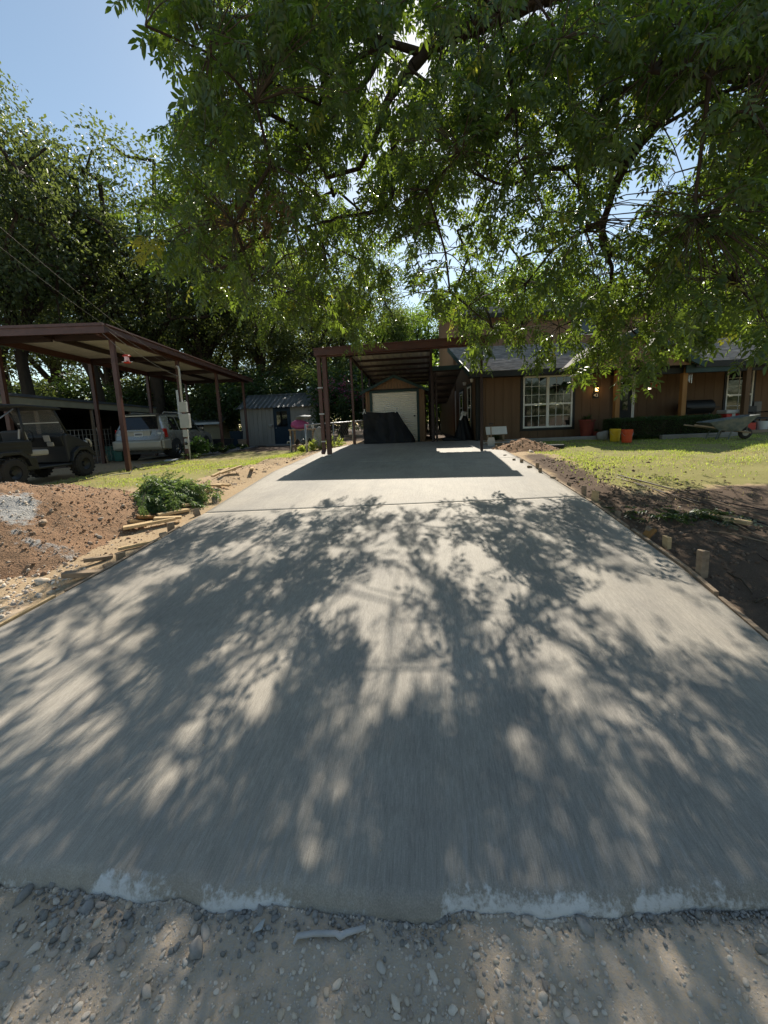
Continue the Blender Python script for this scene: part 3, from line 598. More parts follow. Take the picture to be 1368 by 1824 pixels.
def plank(px_, py_, L, wd, th, ang, label, m='lumber', tilt=0., z=0., px2=None):
    p = gp(px_, py_); o = MB().box((0, 0, 0), (L, wd, th)).build('lumber_offcut', m, None, bevel=.004, loc=(p.x, p.y, p.z+th/2+z+.012+spoil(p.x, p.y)), rot=(0, tilt, ang))
    return tag(o, label, 'board', 'scrap lumber left of the driveway' if p.x < 0 else None)
plank(268, 938, .62, .13, .038, R(38), 'broad pale plank lying nearest the soil heap under the cut branches', tilt=-.05, z=.02)
plank(310, 918, .42, .12, .038, R(52), 'short pale board end showing under the cut branches', 'lumber', z=.01)
plank(300, 930, .34, .10, .036, R(30), 'pale offcut lying against the broad plank', 'lumber', .08, .03)
plank(262, 928, .24, .11, .038, R(60), 'orange-toned block of lumber behind the broad plank', 'post_wood', .2, .03)
plank(244, 935, .22, .06, .04, R(75), 'narrow pale block at the left end of the plank pile', 'lumber', .3, .02)
plank(250, 974, .44, .05, .035, R(40), 'curved pale strip of lumber at the foot of the heap', 'lumber', -.05)
plank(150, 1028, .34, .10, .05, R(25), 'brown broken block lying in the rubble near the slab', 'lumber_old', .1)
plank(176, 1000, .26, .06, .04, R(48), 'dark brown splinter of board on the soil heap foot', 'lumber_old', .1)
plank(395, 857, .50, .08, .036, R(78), 'pale board leaning upright-wise left of the pair on the spoil', 'lumber', -.2, .05)
plank(414, 858, .55, .07, .036, R(70), 'pale board right of the pair lying on the spoil', 'lumber', -.15, .05)
plank(405, 852, .42, .06, .036, R(-10), 'grey crosspiece behind the pair of boards on the spoil', 'lumber_old', 0, .06)
plank(384, 878, .30, .08, .036, R(-12), 'short pale offcut lying left of its twin near the slab', 'lumber')
plank(398, 874, .34, .07, .036, R(-18), 'short pale offcut lying right of its twin near the slab', 'lumber')
plank(450, 848, .55, .07, .036, R(115), 'long pale stake lying across the spoil ridge', 'lumber', .05, .04)
plank(368, 886, .26, .08, .036, R(60), 'pale offcut poking out right of the cut branches', 'lumber')
plank(340, 905, .24, .09, .036, R(50), 'small pale offcut lying between cut branches and slab', 'lumber')
plank(1290, 928, .50, .085, .038, R(112), 'single pale board lying on the dark soil at right', 'lumber')
for i, (a, c) in enumerate([((1095, 1020), (1110, 985)), ((1180, 1012), (1240, 1052)), ((1290, 1020), (1340, 1060)), ((1345, 1075), (1368, 1062))]):
    p, q = gp(*a), gp(*c); mid = (p+q)/2
    o = MB().tube([(p.x, p.y, p.z+.012), (mid.x+.03, mid.y, mid.z+.03), (q.x, q.y, q.z+.012)], [.009, .008, .004], 6).build('twig', 'twig', None, smooth=True)
    tag(o, ['thin twig standing near the right slab edge', 'long dark twig on the churned soil at right', 'short twig beside the long one at right', 'dark stick at the right border on the soil'][i], 'twig')
# long thin rods on the right lawn
for i, pts in enumerate([[(985, 828), (1060, 838), (1150, 862), (1250, 890), (1368, 925)], [(1010, 832), (1090, 850), (1180, 880), (1270, 905), (1368, 940)], [(1060, 846), (1150, 868), (1240, 902), (1300, 932), (1368, 970)], [(1100, 850), (1200, 876), (1290, 900), (1368, 915)], [(1260, 952), (1310, 960), (1368, 975)], [(1290, 965), (1330, 985), (1368, 1010)]]):
    P = [gp(*p) for p in pts]; o = MB().tube([(p.x, p.y, p.z+.022+.006*i) for p in P], .007 if i < 4 else .006, 6).build('steel_rod', 'lumber_old' if i in (0, 2, 4) else 'dark_steel', None, smooth=True)
    tag(o, ['longest pale rod crossing the right lawn', 'dark rod lying beside the longest pale rod', 'bent pale rod nearest the driveway on right lawn', 'short dark rod farthest from the driveway on right lawn', 'short straight rod by the single board at right', 'lowest short rod at the right border'][i], 'rod', 'thin rods on the right lawn')
# ================================================================== LEFT CARPORT
CPB = gp(230, 840); CRZ = R(8.6)
class Loc:
    def __init__(s, base, rz): s.b = Vector(base); s.c, s.s = math.cos(rz), math.sin(rz); s.rz = rz
    def w(s, x, y, z=0): return Vector((s.b.x+x*s.c-y*s.s, s.b.y+x*s.s+y*s.c, s.b.z+z))
    def l(s, p): d = Vector(p)-s.b; return Vector((d.x*s.c+d.y*s.s, -d.x*s.s+d.y*s.c, d.z))
    def px(s, px_, py_, ly):
        d = ray(px_, py_); n = np.array([-s.s, s.c, 0]); o = np.array(s.b)+n*ly
        t = ((o-CC)@n)/(d@n); return s.l(Vector(CC+d*t))
    def pxx(s, px_, py_, lx):
        d = ray(px_, py_); n = np.array([s.c, s.s, 0]); o = np.array(s.b)+n*lx
        t = ((o-CC)@n)/(d@n); return s.l(Vector(CC+d*t))
    def gz(s, x, y): p = s.w(x, y); return gz(p.x, p.y)-s.b.z
LC = Loc(CPB, CRZ)
lc = thing('metal_carport', 'long brown steel carport over the silver vehicle at left', 'carport', CPB, CRZ)
HB = 3.52; YS = [0, 3.43, 6.86, 10.4]; LW = -3.0
for x in (0, LW):
    for i, y in enumerate(YS):
        z0 = LC.gz(x, y)-.1
        part('post', 'brown_steel', lc, lambda b: b.span((x-.055, y-.055, z0), (x+.055, y+.055, HB)), bevel=.006)
for x in (.02, LW):
    part('side_beam', 'brown_steel', lc, lambda b: b.span((x-.04, -.55, HB), (x+.04, 11.3, HB+.17)))
part('middle_purlin', 'dark_steel', lc, lambda b: b.span((LW/2-.05, -.5, HB+.05), (LW/2+.05, 11.2, HB+.168)))
for y in YS: part('cross_beam', 'dark_steel', lc, lambda b: b.span((LW+.05, y-.04, HB+.01), (LW/2-.052, y+.04, HB+.165))); part('cross_beam', 'dark_steel', lc, lambda b: b.span((LW/2+.052, y-.04, HB+.01), (-.03, y+.04, HB+.165)))
def ribsheet(L, W, pitch=.15, h=.025, th=.0):   # sheet in x (width W across ribs) / y length L, ribs along y, z up
    xs = [0]; zs = [0]; x = 0
    while x < W-1e-6:
        for dx, z in ((.35, 0), (.12, h), (.35, h), (.18, 0)):
            x += pitch*dx; xs.append(min(x, W)); zs.append(z)
    n = len(xs); V = [(xs[i], 0, zs[i]) for i in range(n)]+[(xs[i], L, zs[i]) for i in range(n)]
    return V, [(i, i+1, n+i+1, n+i) for i in range(n-1)]
W0 = 3.62; v, f = ribsheet(W0, .94)
v = [(-y+.22, x, z) for x, y, z in v]
me = bpy.data.meshes.new('roof_sheet'); me.from_pydata(v, [], f); me.materials.append(M['roof_white'])
for k in range(13): put("roof_sheet", me, lc, (0, -.55+k*.925, HB+.18+.002*(k%2)))
part('front_fascia', 'brown_steel', lc, lambda b: (b.span((-3.5, -.66, HB+.03), (.26, -.60, HB+.26)), b.span((-3.5, -.69, HB+.20), (.262, -.661, HB+.27))))
part('side_fascia', 'brown_steel', lc, lambda b: (b.span((.21, -.60, HB+.06), (.26, 11.4, HB+.22)), b.span((.225, -.60, HB+.222), (.30, 11.4, HB+.26))))
part('roof_cap', 'galv', lc, lambda b: b.span((-3.44, -.6, HB+.225), (.20, 11.4, HB+.24)))
# meter and breaker boxes on the second post
p2 = LC.w(.0, 3.43); u = thing('electric_service', 'grey meter and breaker boxes strapped to second post of left carport', 'meter box', (p2.x, p2.y, LC.w(0, 3.43, LC.gz(0, 3.43)).z), CRZ)
part('conduit', 'conduit', u, lambda b: b.tube([(.13, -.06, 0), (.13, -.06, 1.0)], .025, 8), smooth=True)
part('riser_pipe', 'conduit', u, lambda b: b.tube([(.07, -.10, 1.9), (.09, -.1, 3.2), (.07, -.1, 3.3), (.0, -.1, 3.32)], .035, 8), smooth=True)
part('meter_can', 'boxgrey', u, lambda b: b.span((-.02, -.2, 1.72), (.24, -.06, 2.08)), bevel=.01)
part('breaker_panel', 'boxgrey', u, lambda b: b.span((-.03, -.22, 1.16), (.30, -.06, 1.66)), bevel=.012)
part('junction_box', 'boxgrey', u, lambda b: b.span((.0, -.16, .84), (.17, -.06, 1.10)), bevel=.008)
part('outlet_box', 'boxgrey', u, lambda b: b.span((.02, -.14, .42), (.13, -.06, .78)), bevel=.006)
part('meter_dial', 'glass_dark', u, lambda b: b.lathe([(0, -.24), (.055, -.235), (.06, -.2)], (.11, 0, .64-.03), 14, 'y'))
part('strap', 'conduit', u, lambda b: b.span((-.14, -.075, 1.665), (.0, -.06, 1.70)))
part('service_board', 'galv', u, lambda b: b.span((-.11, -.085, 1.5), (-.035, -.058, 2.5)))
# hummingbird feeder
fp = at(226, 640, 9.15); fd = thing('hummingbird_feeder', 'red and clear hummingbird feeder hanging by the front carport post', 'bird feeder', fp)
part('reservoir', 'clear_pink', fd, lambda b: b.lathe([(0, .02), (.045, .02), (.06, .05), (.05, .10), (.06, .14), (.04, .16), (0, .16)], (0, 0, -.08), 14), smooth=True)
part('top_cap', 'red_plastic', fd, lambda b: b.lathe([(0, .12), (.06, .115), (.10, .09), (.09, .08), (0, .085)], (0, 0, -.01), 14), smooth=True)
part('feeding_dish', 'red_plastic', fd, lambda b: b.lathe([(0, -.10), (.06, -.10), (.09, -.07), (.05, -.055), (0, -.055)], (0, 0, 0), 14), smooth=True)
for a in range(4): part('feeding_port', 'plate', fd, lambda b: b.box((.10*math.cos(a*1.57+.3), .10*math.sin(a*1.57+.3), -.065), (.035, .03, .02)), bevel=.004)
hk = LC.w(.12, -.63, HB+.10)
part('hanger_wire', 'wire_pale', fd, lambda b: b.tube([(0, 0, .105), tuple(hk-fp)], .004, 5))
def wire(name, label, pts, r_, m='wire_pale', sag=0.):
    P = [Vector(p) for p in pts]
    if sag:
        a, c = P[0], P[-1]; P = [a.lerp(c, i/12)-Vector((0, 0, sag*4*(i/12)*(1-i/12))) for i in range(13)]
    return tag(MB().tube(P, r_, 5).build(name, m, None, smooth=True), label, 'cable')
sw = LC.w(.05, 3.35, 3.3)
wire('service_cable', 'upper overhead cable slanting down to the carport meter post', [at(-60, 352, 5.5), sw], .003, 'wire_pale', .15)
wire('service_cable', 'lower overhead cable slanting down to the carport meter post', [at(-60, 392, 5.6), sw+Vector((0, 0, -.08))], .0025, 'wire_pale', .2)
wire('light_string', 'drooping pale cord along the carport side beam', [LC.w(.28, -.5, HB+.1), LC.w(.06, 3.3, HB-.55)], .008, 'wire_pale', .12)
wire('ground_cable', 'black cable snaking over the ground by the carport posts', [Vector(gp(x, y))+Vector((0, 0, .012)) for x, y in ((120, 862), (180, 850), (232, 843), (240, 832), (252, 838), (300, 826), (350, 816), (410, 806))], .012, 'wire_black')
# old concrete pad under the carport
cp = [LC.w(x, y) for x, y in ((-3.6, -4.0), (.15, -4.0), (.35, 3.0), (.2, 11.5), (-3.6, 11.5))]
b = MB(); n_ = len(cp); b.v = [(p.x, p.y, gz(p.x, p.y)+.05) for p in cp]+[(p.x, p.y, gz(p.x, p.y)-.1) for p in cp]; b.f = [tuple(range(n_))]+[(i, (i+1) % n_, (i+1) % n_+n_, i+n_) for i in range(n_)]
tag(b.build('carport_pad', 'concrete_old'), 'old worn concrete pad under the left carport', None, None, 'structure')
# ================================================================== DRIVEWAY CARPORT
dc = thing('driveway_carport', 'brown steel carport with gutter at the end of the new driveway', 'carport', (-.8, 12.2, float(prof(12.2))))
o0 = Vector(dc.location)
def W(b, fn, a, c, *r_): getattr(b, fn)(Vector(a)-o0, Vector(c)-o0, *r_)
pl = at(582, 813, 10.46)
part('front_post', 'brown_steel', dc, lambda b: (W(b, 'span', (-2.88, 10.40, .80), (-2.76, 10.52, 3.43)),), bevel=.006)
part('post_foot', 'conduit', dc, lambda b: (W(b, 'span', (-2.86, 10.42, float(prof(10.46))-.05), (-2.78, 10.50, .80)),))
part('downspout', 'brown_steel', dc, lambda b: (W(b, 'bar', (-2.96, 10.40, 3.42), (-2.955, 10.40, .90), .10, .08), W(b, 'bar', (-2.955, 10.40, .93), (-2.965, 10.30, .84), .10, .08)), bevel=.008)
for z in (1.15, 1.9, 2.6): part('downspout_strap', 'galv', dc, lambda b: (W(b, 'span', (-3.02, 10.345, z), (-2.875, 10.358, z+.03)),))
part('front_post', 'dark_steel', dc, lambda b: (W(b, 'span', (1.30, 10.52, float(prof(10.55))-.05), (1.37, 10.59, 3.47)),), bevel=.005)
TP = [(-2.80, 14.0), (-2.80, 16.2), (-2.84, 18.4), (-2.9, 20.6), (.06, 14.0), (.03, 16.2), (-.02, 18.4), (-.06, 20.6)]
def rz_(y): return 4.0-(y-14)*.055
for x, y in TP: part('rear_post', 'brown_steel' if (x < -1 and y < 15) else 'dark_steel', dc, lambda b: (W(b, 'span', (x-.035, y-.035, gz(x, y)-.05), (x+.035, y+.035, rz_(y))),))
for x, y in ((.22, 14.15), (.22, 16.0)): part('rear_post', 'dark_steel', dc, lambda b: (W(b, 'span', (x-.03, y-.03, gz(x, y)-.05), (x+.03, y+.03, 3.3)),))
part('gutter', 'brown_steel', dc, lambda b: (W(b, 'bar', (-3.05, 10.33, 3.535), (1.55, 10.33, 3.58), .10, .17), W(b, 'bar', (-3.055, 10.285, 3.625), (1.555, 10.285, 3.67), .05, .03), W(b, 'bar', (-3.05, 10.47, 3.49), (1.55, 10.47, 3.535), .07, .12)))
for x in (-2.84, .06, 1.36): part('rafter', 'dark_steel', dc, lambda b: (W(b, 'bar', (x, 10.52, 3.51), (x, 13.96, 4.01), .06, .1),))
v, f = ribsheet(3.72, .9, .225, .03); mes = bpy.data.meshes.new('roof_sheet'); mes.from_pydata(v, [], f); mes.materials.append(M['roof_white'])
for k in range(5): put('roof_sheet', mes, dc, Vector((-3.0+k*.893, 10.31, 3.635+.008*k))-o0, (math.atan2(.50, 3.7), 0, 0))
part('sun_slit_cover', 'roof_white', dc, lambda b: (W(b, 'span', (-3.0, 13.80, 4.165), (.16, 14.3, 4.18)),))  # unseen strip added to stop sun leaking through the slit between both roofs
for k in range(8):
    y = 14.04+k*1.08; part('purlin', 'dark_steel', dc, lambda b: (W(b, 'bar', (-2.88-.03*(y-14)/2, y, rz_(y)+.06), (.12-.03*(y-14), y, rz_(y)+.06), .05, .085),))
for x, dx in ((-2.82, -.1), (.06, -.13)): part('eave_beam', 'dark_steel', dc, lambda b: (W(b, 'bar', (x, 13.97, rz_(14)+.0), (x+dx, 21.8, rz_(21.8)), .07, .09),))
v, f = ribsheet(7.9, 1.02, .255, .03); mer = bpy.data.meshes.new('roof_sheet'); mer.from_pydata(v, [], f); mer.materials.append(M['roof_white'])
for k in range(3): put('roof_sheet', mer, dc, Vector((-2.95+k*1.012, 13.98, 4.11+.003*k))-o0, (-math.atan(.055), 0, .012))
# ================================================================== GARAGE SHED WITH ROLL-UP DOOR
GX0, GX1, GY, GB = -2.5, -.22, 15.0, .86
gs = thing('storage_shed', 'tan shed with white roll-up door under the driveway carport', 'shed', ((GX0+GX1)/2, GY, GB)); gw = (GX1-GX0)/2
part('side_wall', 'siding_tan', gs, lambda b: b.span((-gw, .05, -.05), (-gw+.05, 3.6, 1.98))); part('side_wall', 'siding_tan', gs, lambda b: b.span((gw-.05, .05, -.05), (gw, 3.6, 1.98)))
part('rear_wall', 'siding_tan', gs, lambda b: b.span((-gw+.05, 3.55, -.05), (gw-.05, 3.6, 1.98)))
DX0, DX1, DH = -2.24+1.36, -.52+1.36, 1.90
for a, c in ((-gw, DX0-.09), (DX1+.09, gw)):
    nb = max(2, int((c-a)/.1)); wv = (c-a)/nb
    for k in range(nb): part('wall_board', 'siding_tan', gs, lambda b: b.span((a+k*wv+.004, 0, -.05), (a+(k+1)*wv-.004, .045, 1.98)))
nb = 20
for k in range(nb):
    x0 = -gw+k*2*gw/nb; x1 = x0+2*gw/nb; zt = lambda x: 1.98+.46*(1-abs(x)/gw)
    part('gable_board', 'siding_tan', gs, lambda b: b.prism([(x0+.004, 1.99), (x1-.004, 1.99), (x1-.004, zt(x1)), (x0+.004, zt(x0))], 0.0, .04))
for s_, x in ((-1, DX0-.045), (1, DX1+.045)): part('door_trim', 'trim_green', gs, lambda b: b.span((x-.045, -.025, -.05), (x+.045, .0, 1.98)))
part('door_head', 'trim_green', gs, lambda b: b.span((DX0-.0, -.024, DH), (DX1+.0, .0, 1.98)))
part('head_band', 'trim_dark', gs, lambda b: b.span((-gw, -.012, 1.975), (gw, -.002, 2.03)))
def slats(b):
    n = 24
    for k in range(n):
        z0 = DH*k/n; z1 = DH*(k+1)/n; zm = (z0+z1)/2
        b.add([(DX0, .03, z0), (DX1, .03, z0), (DX1, .005, zm), (DX0, .005, zm), (DX1, .03, z1), (DX0, .03, z1)], [(0, 1, 2, 3), (3, 2, 4, 5)])
rd = part('roll_up_door', 'door_white', gs, slats); part('door_handle', 'black_plastic', rd, lambda b: b.span((DX1-.13, -.02, .95), (DX1-.06, .004, 1.0)))
for s_ in (-1, 1):
    part('roof_slope', 'roof_grey', gs, lambda b: b.add([(s_*(gw+.14), -.14, 1.93), (0, -.14, 2.50), (0, 3.75, 2.50), (s_*(gw+.14), 3.75, 1.93), (s_*(gw+.14), -.14, 1.96), (0, -.14, 2.53), (0, 3.75, 2.53), (s_*(gw+.14), 3.75, 1.96)], [(0, 1, 2, 3), (4, 7, 6, 5), (0, 3, 7, 4), (0, 4, 5, 1), (3, 2, 6, 7)]))
    part('bargeboard', 'trim_green', gs, lambda b: b.bar((s_*(gw+.16), -.155, 1.90), (0, -.155, 2.485), .025, .10))
# black tarp in front of it, pegged on a line
def tarp(name, label, outline, Y0, depth, seed, folds=4, loc=None):
    P = [at(x, y, Y0) for x, y in outline]; xs = [p.x for p in P]; x0, x1 = min(xs), max(xs)
    top = sorted([(p.x, p.z) for p in P]); n, m = 60, 34; base = Vector(((x0+x1)/2, Y0, gz((x0+x1)/2, Y0)+.05))
    t = thing(name, label, 'tarp', base); U, Vv = np.meshgrid(np.linspace(0, 1, n), np.linspace(0, 1, m), indexing='ij')
    Xw = x0+(x1-x0)*U; zt = np.interp(Xw, [q[0] for q in top], [q[1] for q in top]); zb = float(base.z)+.0
    zt = np.maximum(zt, zb+.05)
    Zw = zb+(zt-zb)*Vv
    out = depth*(1-Vv)**1.1*(.45+.55*np.sin(math.pi*np.clip(U, .02, .98))**.5)
    fold = .045*np.sin(U*folds*6.28*(.4+.6*U)+7*fbm(U*4+seed, Vv*2, 3)+6*Vv*(U-.5))*(.35+.65*(1-Vv))+.34*(fbm(U*4+seed, Vv*3+U*3, 4)-.5)*(1-.5*Vv)
    Yw = Y0-out-fold
    V = np.stack([Xw.ravel()-base.x, Yw.ravel()-base.y, Zw.ravel()-base.z], 1); I = np.arange(n*m).reshape(n, m)
    F = np.stack([I[:-1, :-1], I[1:, :-1], I[1:, 1:], I[:-1, 1:]], -1).reshape(-1, 4)
    put('sheet', arrmesh('sheet', V, F, M['black_tarp'], True), t); return t, base
t_, tb = tarp('black_tarp', 'black tarp hung in front of the white roll-up door', [(648, 740), (652, 734), (684, 735), (708, 733), (718, 750), (736, 776), (740, 785)], 14.2, .35, 3)
part('hang_line', 'wire_pale', t_, lambda b: b.tube([at(640, 735, 14.2)-tb, at(684, 732, 14.2)-tb, at(712, 732, 14.2)-tb], .006, 5))
part('support_pole', 'dark_steel', t_, lambda b: (b.tube([at(650, 735, 14.24)-tb, (at(650, 735, 14.24)-tb)*1-Vector((0, 0, 1.0))], .02, 6), b.tube([at(708, 733, 14.24)-tb, at(708, 733, 14.24)-tb-Vector((0, 0, .95))], .02, 6)))
for x, y in ((648, 732), (684, 729), (706, 729)): part('clamp', 'white_paint', t_, lambda b: (b.bar(at(x-2, y+6, 14.15)-tb, at(x+2, y-3, 14.15)-tb, .03, .03), b.bar(at(x+3, y+5, 14.15)-tb, at(x, y-3, 14.15)-tb, .02, .03)))
# ================================================================== GREY SHED
SY = 22.5; a_ = at(433, 795, SY); c_ = at(568, 790, SY); SB = gz(-8, SY)-.02; SW = c_.x-a_.x; shz = at(500, 724, SY).z-SB; srz = at(520, 704, SY+1.4).z-SB
sh = thing('grey_shed', 'small grey board shed with metal roof and dark blue door', 'shed', (a_.x, SY, SB))
dpx = [at(x, 760, SY).x-a_.x for x in (490, 517)]; k = 0; x = 0.
while x < SW-.05:
    x1 = min(x+.27, SW)
    if x1 <= dpx[0] or x >= dpx[1]: part('siding_board', 'grey_siding', sh, lambda b: b.span((x+.006, 0, -.1), (x1-.006, .05, shz)))
    elif x < dpx[0]: part('siding_board', 'grey_siding', sh, lambda b: b.span((x+.006, 0, -.1), (dpx[0]-.07, .05, shz)))
    elif x1 > dpx[1]: part('siding_board', 'grey_siding', sh, lambda b: b.span((dpx[1]+.07, 0, -.1), (x1-.006, .05, shz)))
    x += .27
SDP = 2.9
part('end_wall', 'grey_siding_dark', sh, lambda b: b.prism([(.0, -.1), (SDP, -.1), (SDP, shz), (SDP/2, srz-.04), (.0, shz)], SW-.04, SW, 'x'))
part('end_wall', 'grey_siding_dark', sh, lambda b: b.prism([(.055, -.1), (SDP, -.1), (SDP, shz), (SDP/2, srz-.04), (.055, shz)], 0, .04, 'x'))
part('inner_wall', 'dark_wall', sh, lambda b: b.span((.05, .06, -.1), (SW-.05, .10, shz)))
dr = part('door', 'blue_door', sh, lambda b: b.span((dpx[0], .0, 0.02), (dpx[1], .045, shz-.16)), bevel=.006)
dw = dpx[1]-dpx[0]
part('door_glass', 'glass_window', dr, lambda b: b.span((dpx[0]+.15, -.012, shz*.48), (dpx[1]-.15, -.004, shz-.28)))
for zz in (.35, .5): part('door_rail', 'blue_door', dr, lambda b: b.span((dpx[0]+.12, -.012, shz*zz-.02), (dpx[1]-.12, -.003, shz*zz+.02)))
part('door_knob', 'galv', dr, lambda b: b.lathe([(0, -.06), (.03, -.05), (.03, -.03), (.01, 0)], (dpx[0]+.08, 0, shz*.45), 10, 'y'))
for x0, x1 in ((dpx[0]-.06, dpx[0]-.004), (dpx[1]+.004, dpx[1]+.06)): part('door_jamb', 'blue_door', sh, lambda b: b.span((x0, -.02, 0), (x1, .05, shz-.1)))
part('door_header', 'blue_door', sh, lambda b: b.span((dpx[0]-.06, -.021, shz-.155), (dpx[1]+.06, .05, shz-.09)))
part('end_window', 'glass_dark', sh, lambda b: b.span((SW+.002, 1.0, shz*.35), (SW+.02, 1.5, shz*.8)))
v, f = ribsheet(math.hypot(SDP/2+.25, srz-shz+.1)+.05, .9, .3, .04)
mg = bpy.data.meshes.new('roof_panel'); mg.from_pydata(v, [], f); mg.materials.append(M['roof_grey'])
sang = math.atan2(srz-shz, SDP/2); nS = int(math.ceil((SW+.3)/.9))
for k in range(nS):
    put('roof_panel', mg, sh, (-.15+k*.902, -.25, shz-.25*math.tan(sang)+.05), (sang, 0, 0)); put('roof_panel', mg, sh, (-.15+(k+1)*.902, SDP+.25, shz-.25*math.tan(sang)+.05), (sang, 0, math.pi))
part('ridge_cap', 'roof_grey', sh, lambda b: b.prism([(SDP/2-.15, srz+.03), (SDP/2, srz+.12), (SDP/2+.15, srz+.03), (SDP/2, srz+.09)], -.15, nS*.902-.15, 'x'))
vx = at(552, 698, SY+1.4).x-a_.x
part('roof_vent', 'galv', sh, lambda b: b.lathe([(.13, -.3), (.13, .14), (.17, .16), (.22, .24), (.22, .32), (.15, .40), (0, .43)], (vx, SDP/2-.05, srz+.1), 14), smooth=True)
part('wall_planter', 'white_paint', sh, lambda b: b.lathe([(0, 0), (.06, .03), (.14, .16), (.12, .17), (0, .15)], (at(484, 760, SY).x-a_.x, -.12, at(484, 758, SY).z-SB-.1), 10))
q = at(503, 790, SY-.6)
tag(MB().box((q.x, SY-.55, SB+.02), (1.6, 1.0, .1)).build('door_step', 'concrete_old', None, bevel=.02), 'low concrete step before the grey shed door', 'step')
# ================================================================== CHAIN-LINK FENCE
f0 = gp(547, 806); f1 = Vector((-2.98, 14.6, 0)); f1.z = gz(f1.x, f1.y); fl = (f1-f0).length; fd_ = (f1-f0)/fl; FH = at(546, 757, f0.y).z-f0.z
fn = thing('chain_link_fence', 'galvanised chain-link fence running behind the driveway carport post', 'fence', f0)
f2 = Vector((-2.95, 19.5, gz(-2.95, 19.5)))
for p, r_ in ((f0, .035), (f0.lerp(f1, .55), .022), (f1, .022), (f1.lerp(f2, .5), .022), (f2, .03)): part('fence_post', 'galv', fn, lambda b: b.tube([p-f0-Vector((0, 0, .1)), p-f0+Vector((0, 0, FH+.03))], r_, 8), smooth=True)
part('top_rail', 'galv', fn, lambda b: b.tube([Vector((0, 0, FH)), f1-f0+Vector((0, 0, FH)), f2-f0+Vector((0, 0, FH))], .02, 6), smooth=True)
b = MB()
for A_, B_ in ((f0, f1), (f1, f2)):
    L_ = (B_-A_).length; n_ = int((L_+FH)/.14)
    for k in range(n_):
        for sg in (1, -1):
            s0 = k*.14-(FH if sg > 0 else 0); pts = []
            for t__ in (0, 1):
                xx = s0+t__*FH if sg > 0 else s0-t__*FH; pts.append((xx, t__*FH))
            (xa, za), (xb, zb) = pts
            def clipx(xa, za, xb, zb):
                if xa == xb: return None
                ta = max(0, min(1, (0-xa)/(xb-xa))) if xa < 0 else (max(0, min(1, (L_-xa)/(xb-xa))) if xa > L_ else 0)
                tb2 = (0-xa)/(xb-xa) if xb < 0 else ((L_-xa)/(xb-xa) if xb > L_ else 1)
                if tb2 <= ta: return None
                return xa+(xb-xa)*ta, za+(zb-za)*ta, xa+(xb-xa)*tb2, za+(zb-za)*tb2
            r_ = clipx(xa, za, xb, zb)
            if r_: 
                d_ = (B_-A_)/L_; b.bar(A_-f0+d_*r_[0]+Vector((0, 0, r_[1])), A_-f0+d_*r_[2]+Vector((0, 0, r_[3])), .004, .004)
o = b.build('wire_mesh', 'chain', fn)
# small clutter by the fence
q = gp(562, 800); bl = thing('concrete_block', 'hollow concrete block at the foot of the fence corner post', 'block', q, .3)
part('shell', 'block', bl, lambda b: (b.span((-.2, -.1, -.03), (.2, -.07, .19)), b.span((-.2, .07, -.03), (.2, .1, .19)), b.span((-.2, -.07, -.03), (-.17, .07, .19)), b.span((-.02, -.07, -.03), (.02, .07, .19)), b.span((.17, -.07, -.03), (.2, .07, .19))))
q = at(570, 795, 12.9); q.z = gz(q.x, q.y); o = mound_ = None
v, f = ico(3, 50); o = put('limestone_boulder', arrmesh('limestone_boulder', v*np.array([.24, .2, .75]), f, M['block'], False), None, (q.x, q.y, q.z+.32), (0, .12, .5)); tag(o, 'upright grey boulder behind the fence corner', 'boulder')
tb0 = at(541, 790, 15.2); tb0.z = gz(tb0.x, tb0.y); wt = thing('work_table', 'dark cluttered work table beside the grey shed', 'table', tb0)
ttz = at(540, 764, 15.2).z-tb0.z
part('table_top', 'lumber_old', wt, lambda b: b.span((-.5, -.3, ttz-.05), (.55, .3, ttz)), bevel=.005)
for x in (-.44, .49):
    for y in (-.24, .24): part('leg', 'lumber_old', wt, lambda b: b.span((x-.03, y-.03, -.05), (x+.03, y+.03, ttz-.05)))
part('lower_shelf', 'lumber_old', wt, lambda b: b.span((-.41, -.27, .22), (.46, .27, .25)))
def lump(name, label, cat, c, r_, m, seed, amp=.5, parent=None):
    v, f = ico(3, seed, 1., .0); d = np.stack([fbm(v[:, 0]*2+seed, v[:, 1]*2+v[:, 2], 3)]*3, 1); v = v*(1+amp*(d-.45))*np.array(r_)
    o = put(name, arrmesh(name, v, f, M[m], True), parent, c)
    return tag(o, label, cat) if parent is None else o
lump('pink_sack', 'crumpled pink sack heaped on the work table', 'sack', (tb0.x-.12, tb0.y, tb0.z+ttz+.17), (.36, .28, .24), 'pink', 61)
lump('grey_tarpaulin', 'crumpled grey tarpaulin lying over the pink sack', 'tarp', (tb0.x+.05, tb0.y-.02, tb0.z+ttz+.46), (.34, .26, .13), 'grey_bag', 62, .7)
lump('white_jug', 'small white jug at the right end of the work table', 'jug', (tb0.x+.47, tb0.y-.1, tb0.z+ttz+.10), (.07, .07, .12), 'plate', 63, .1)
for i, (dx, m_) in enumerate(((-.25, 'black_plastic'), (.0, 'grey_bag'), (.25, 'dark_wall'))):
    lump('storage_bundle', f'{["left","middle","right"][i]} dark bundle on the shelf under the work table', 'bundle', (tb0.x+dx, tb0.y-.05, tb0.z+.37), (.13, .18, .13), m_, 70+i, .4)
yp = at(518, 792, 14.6); yp.z = gz(yp.x, yp.y); hy = thing('yard_hydrant', 'small metal yard hydrant left of the work table', 'hydrant', yp)
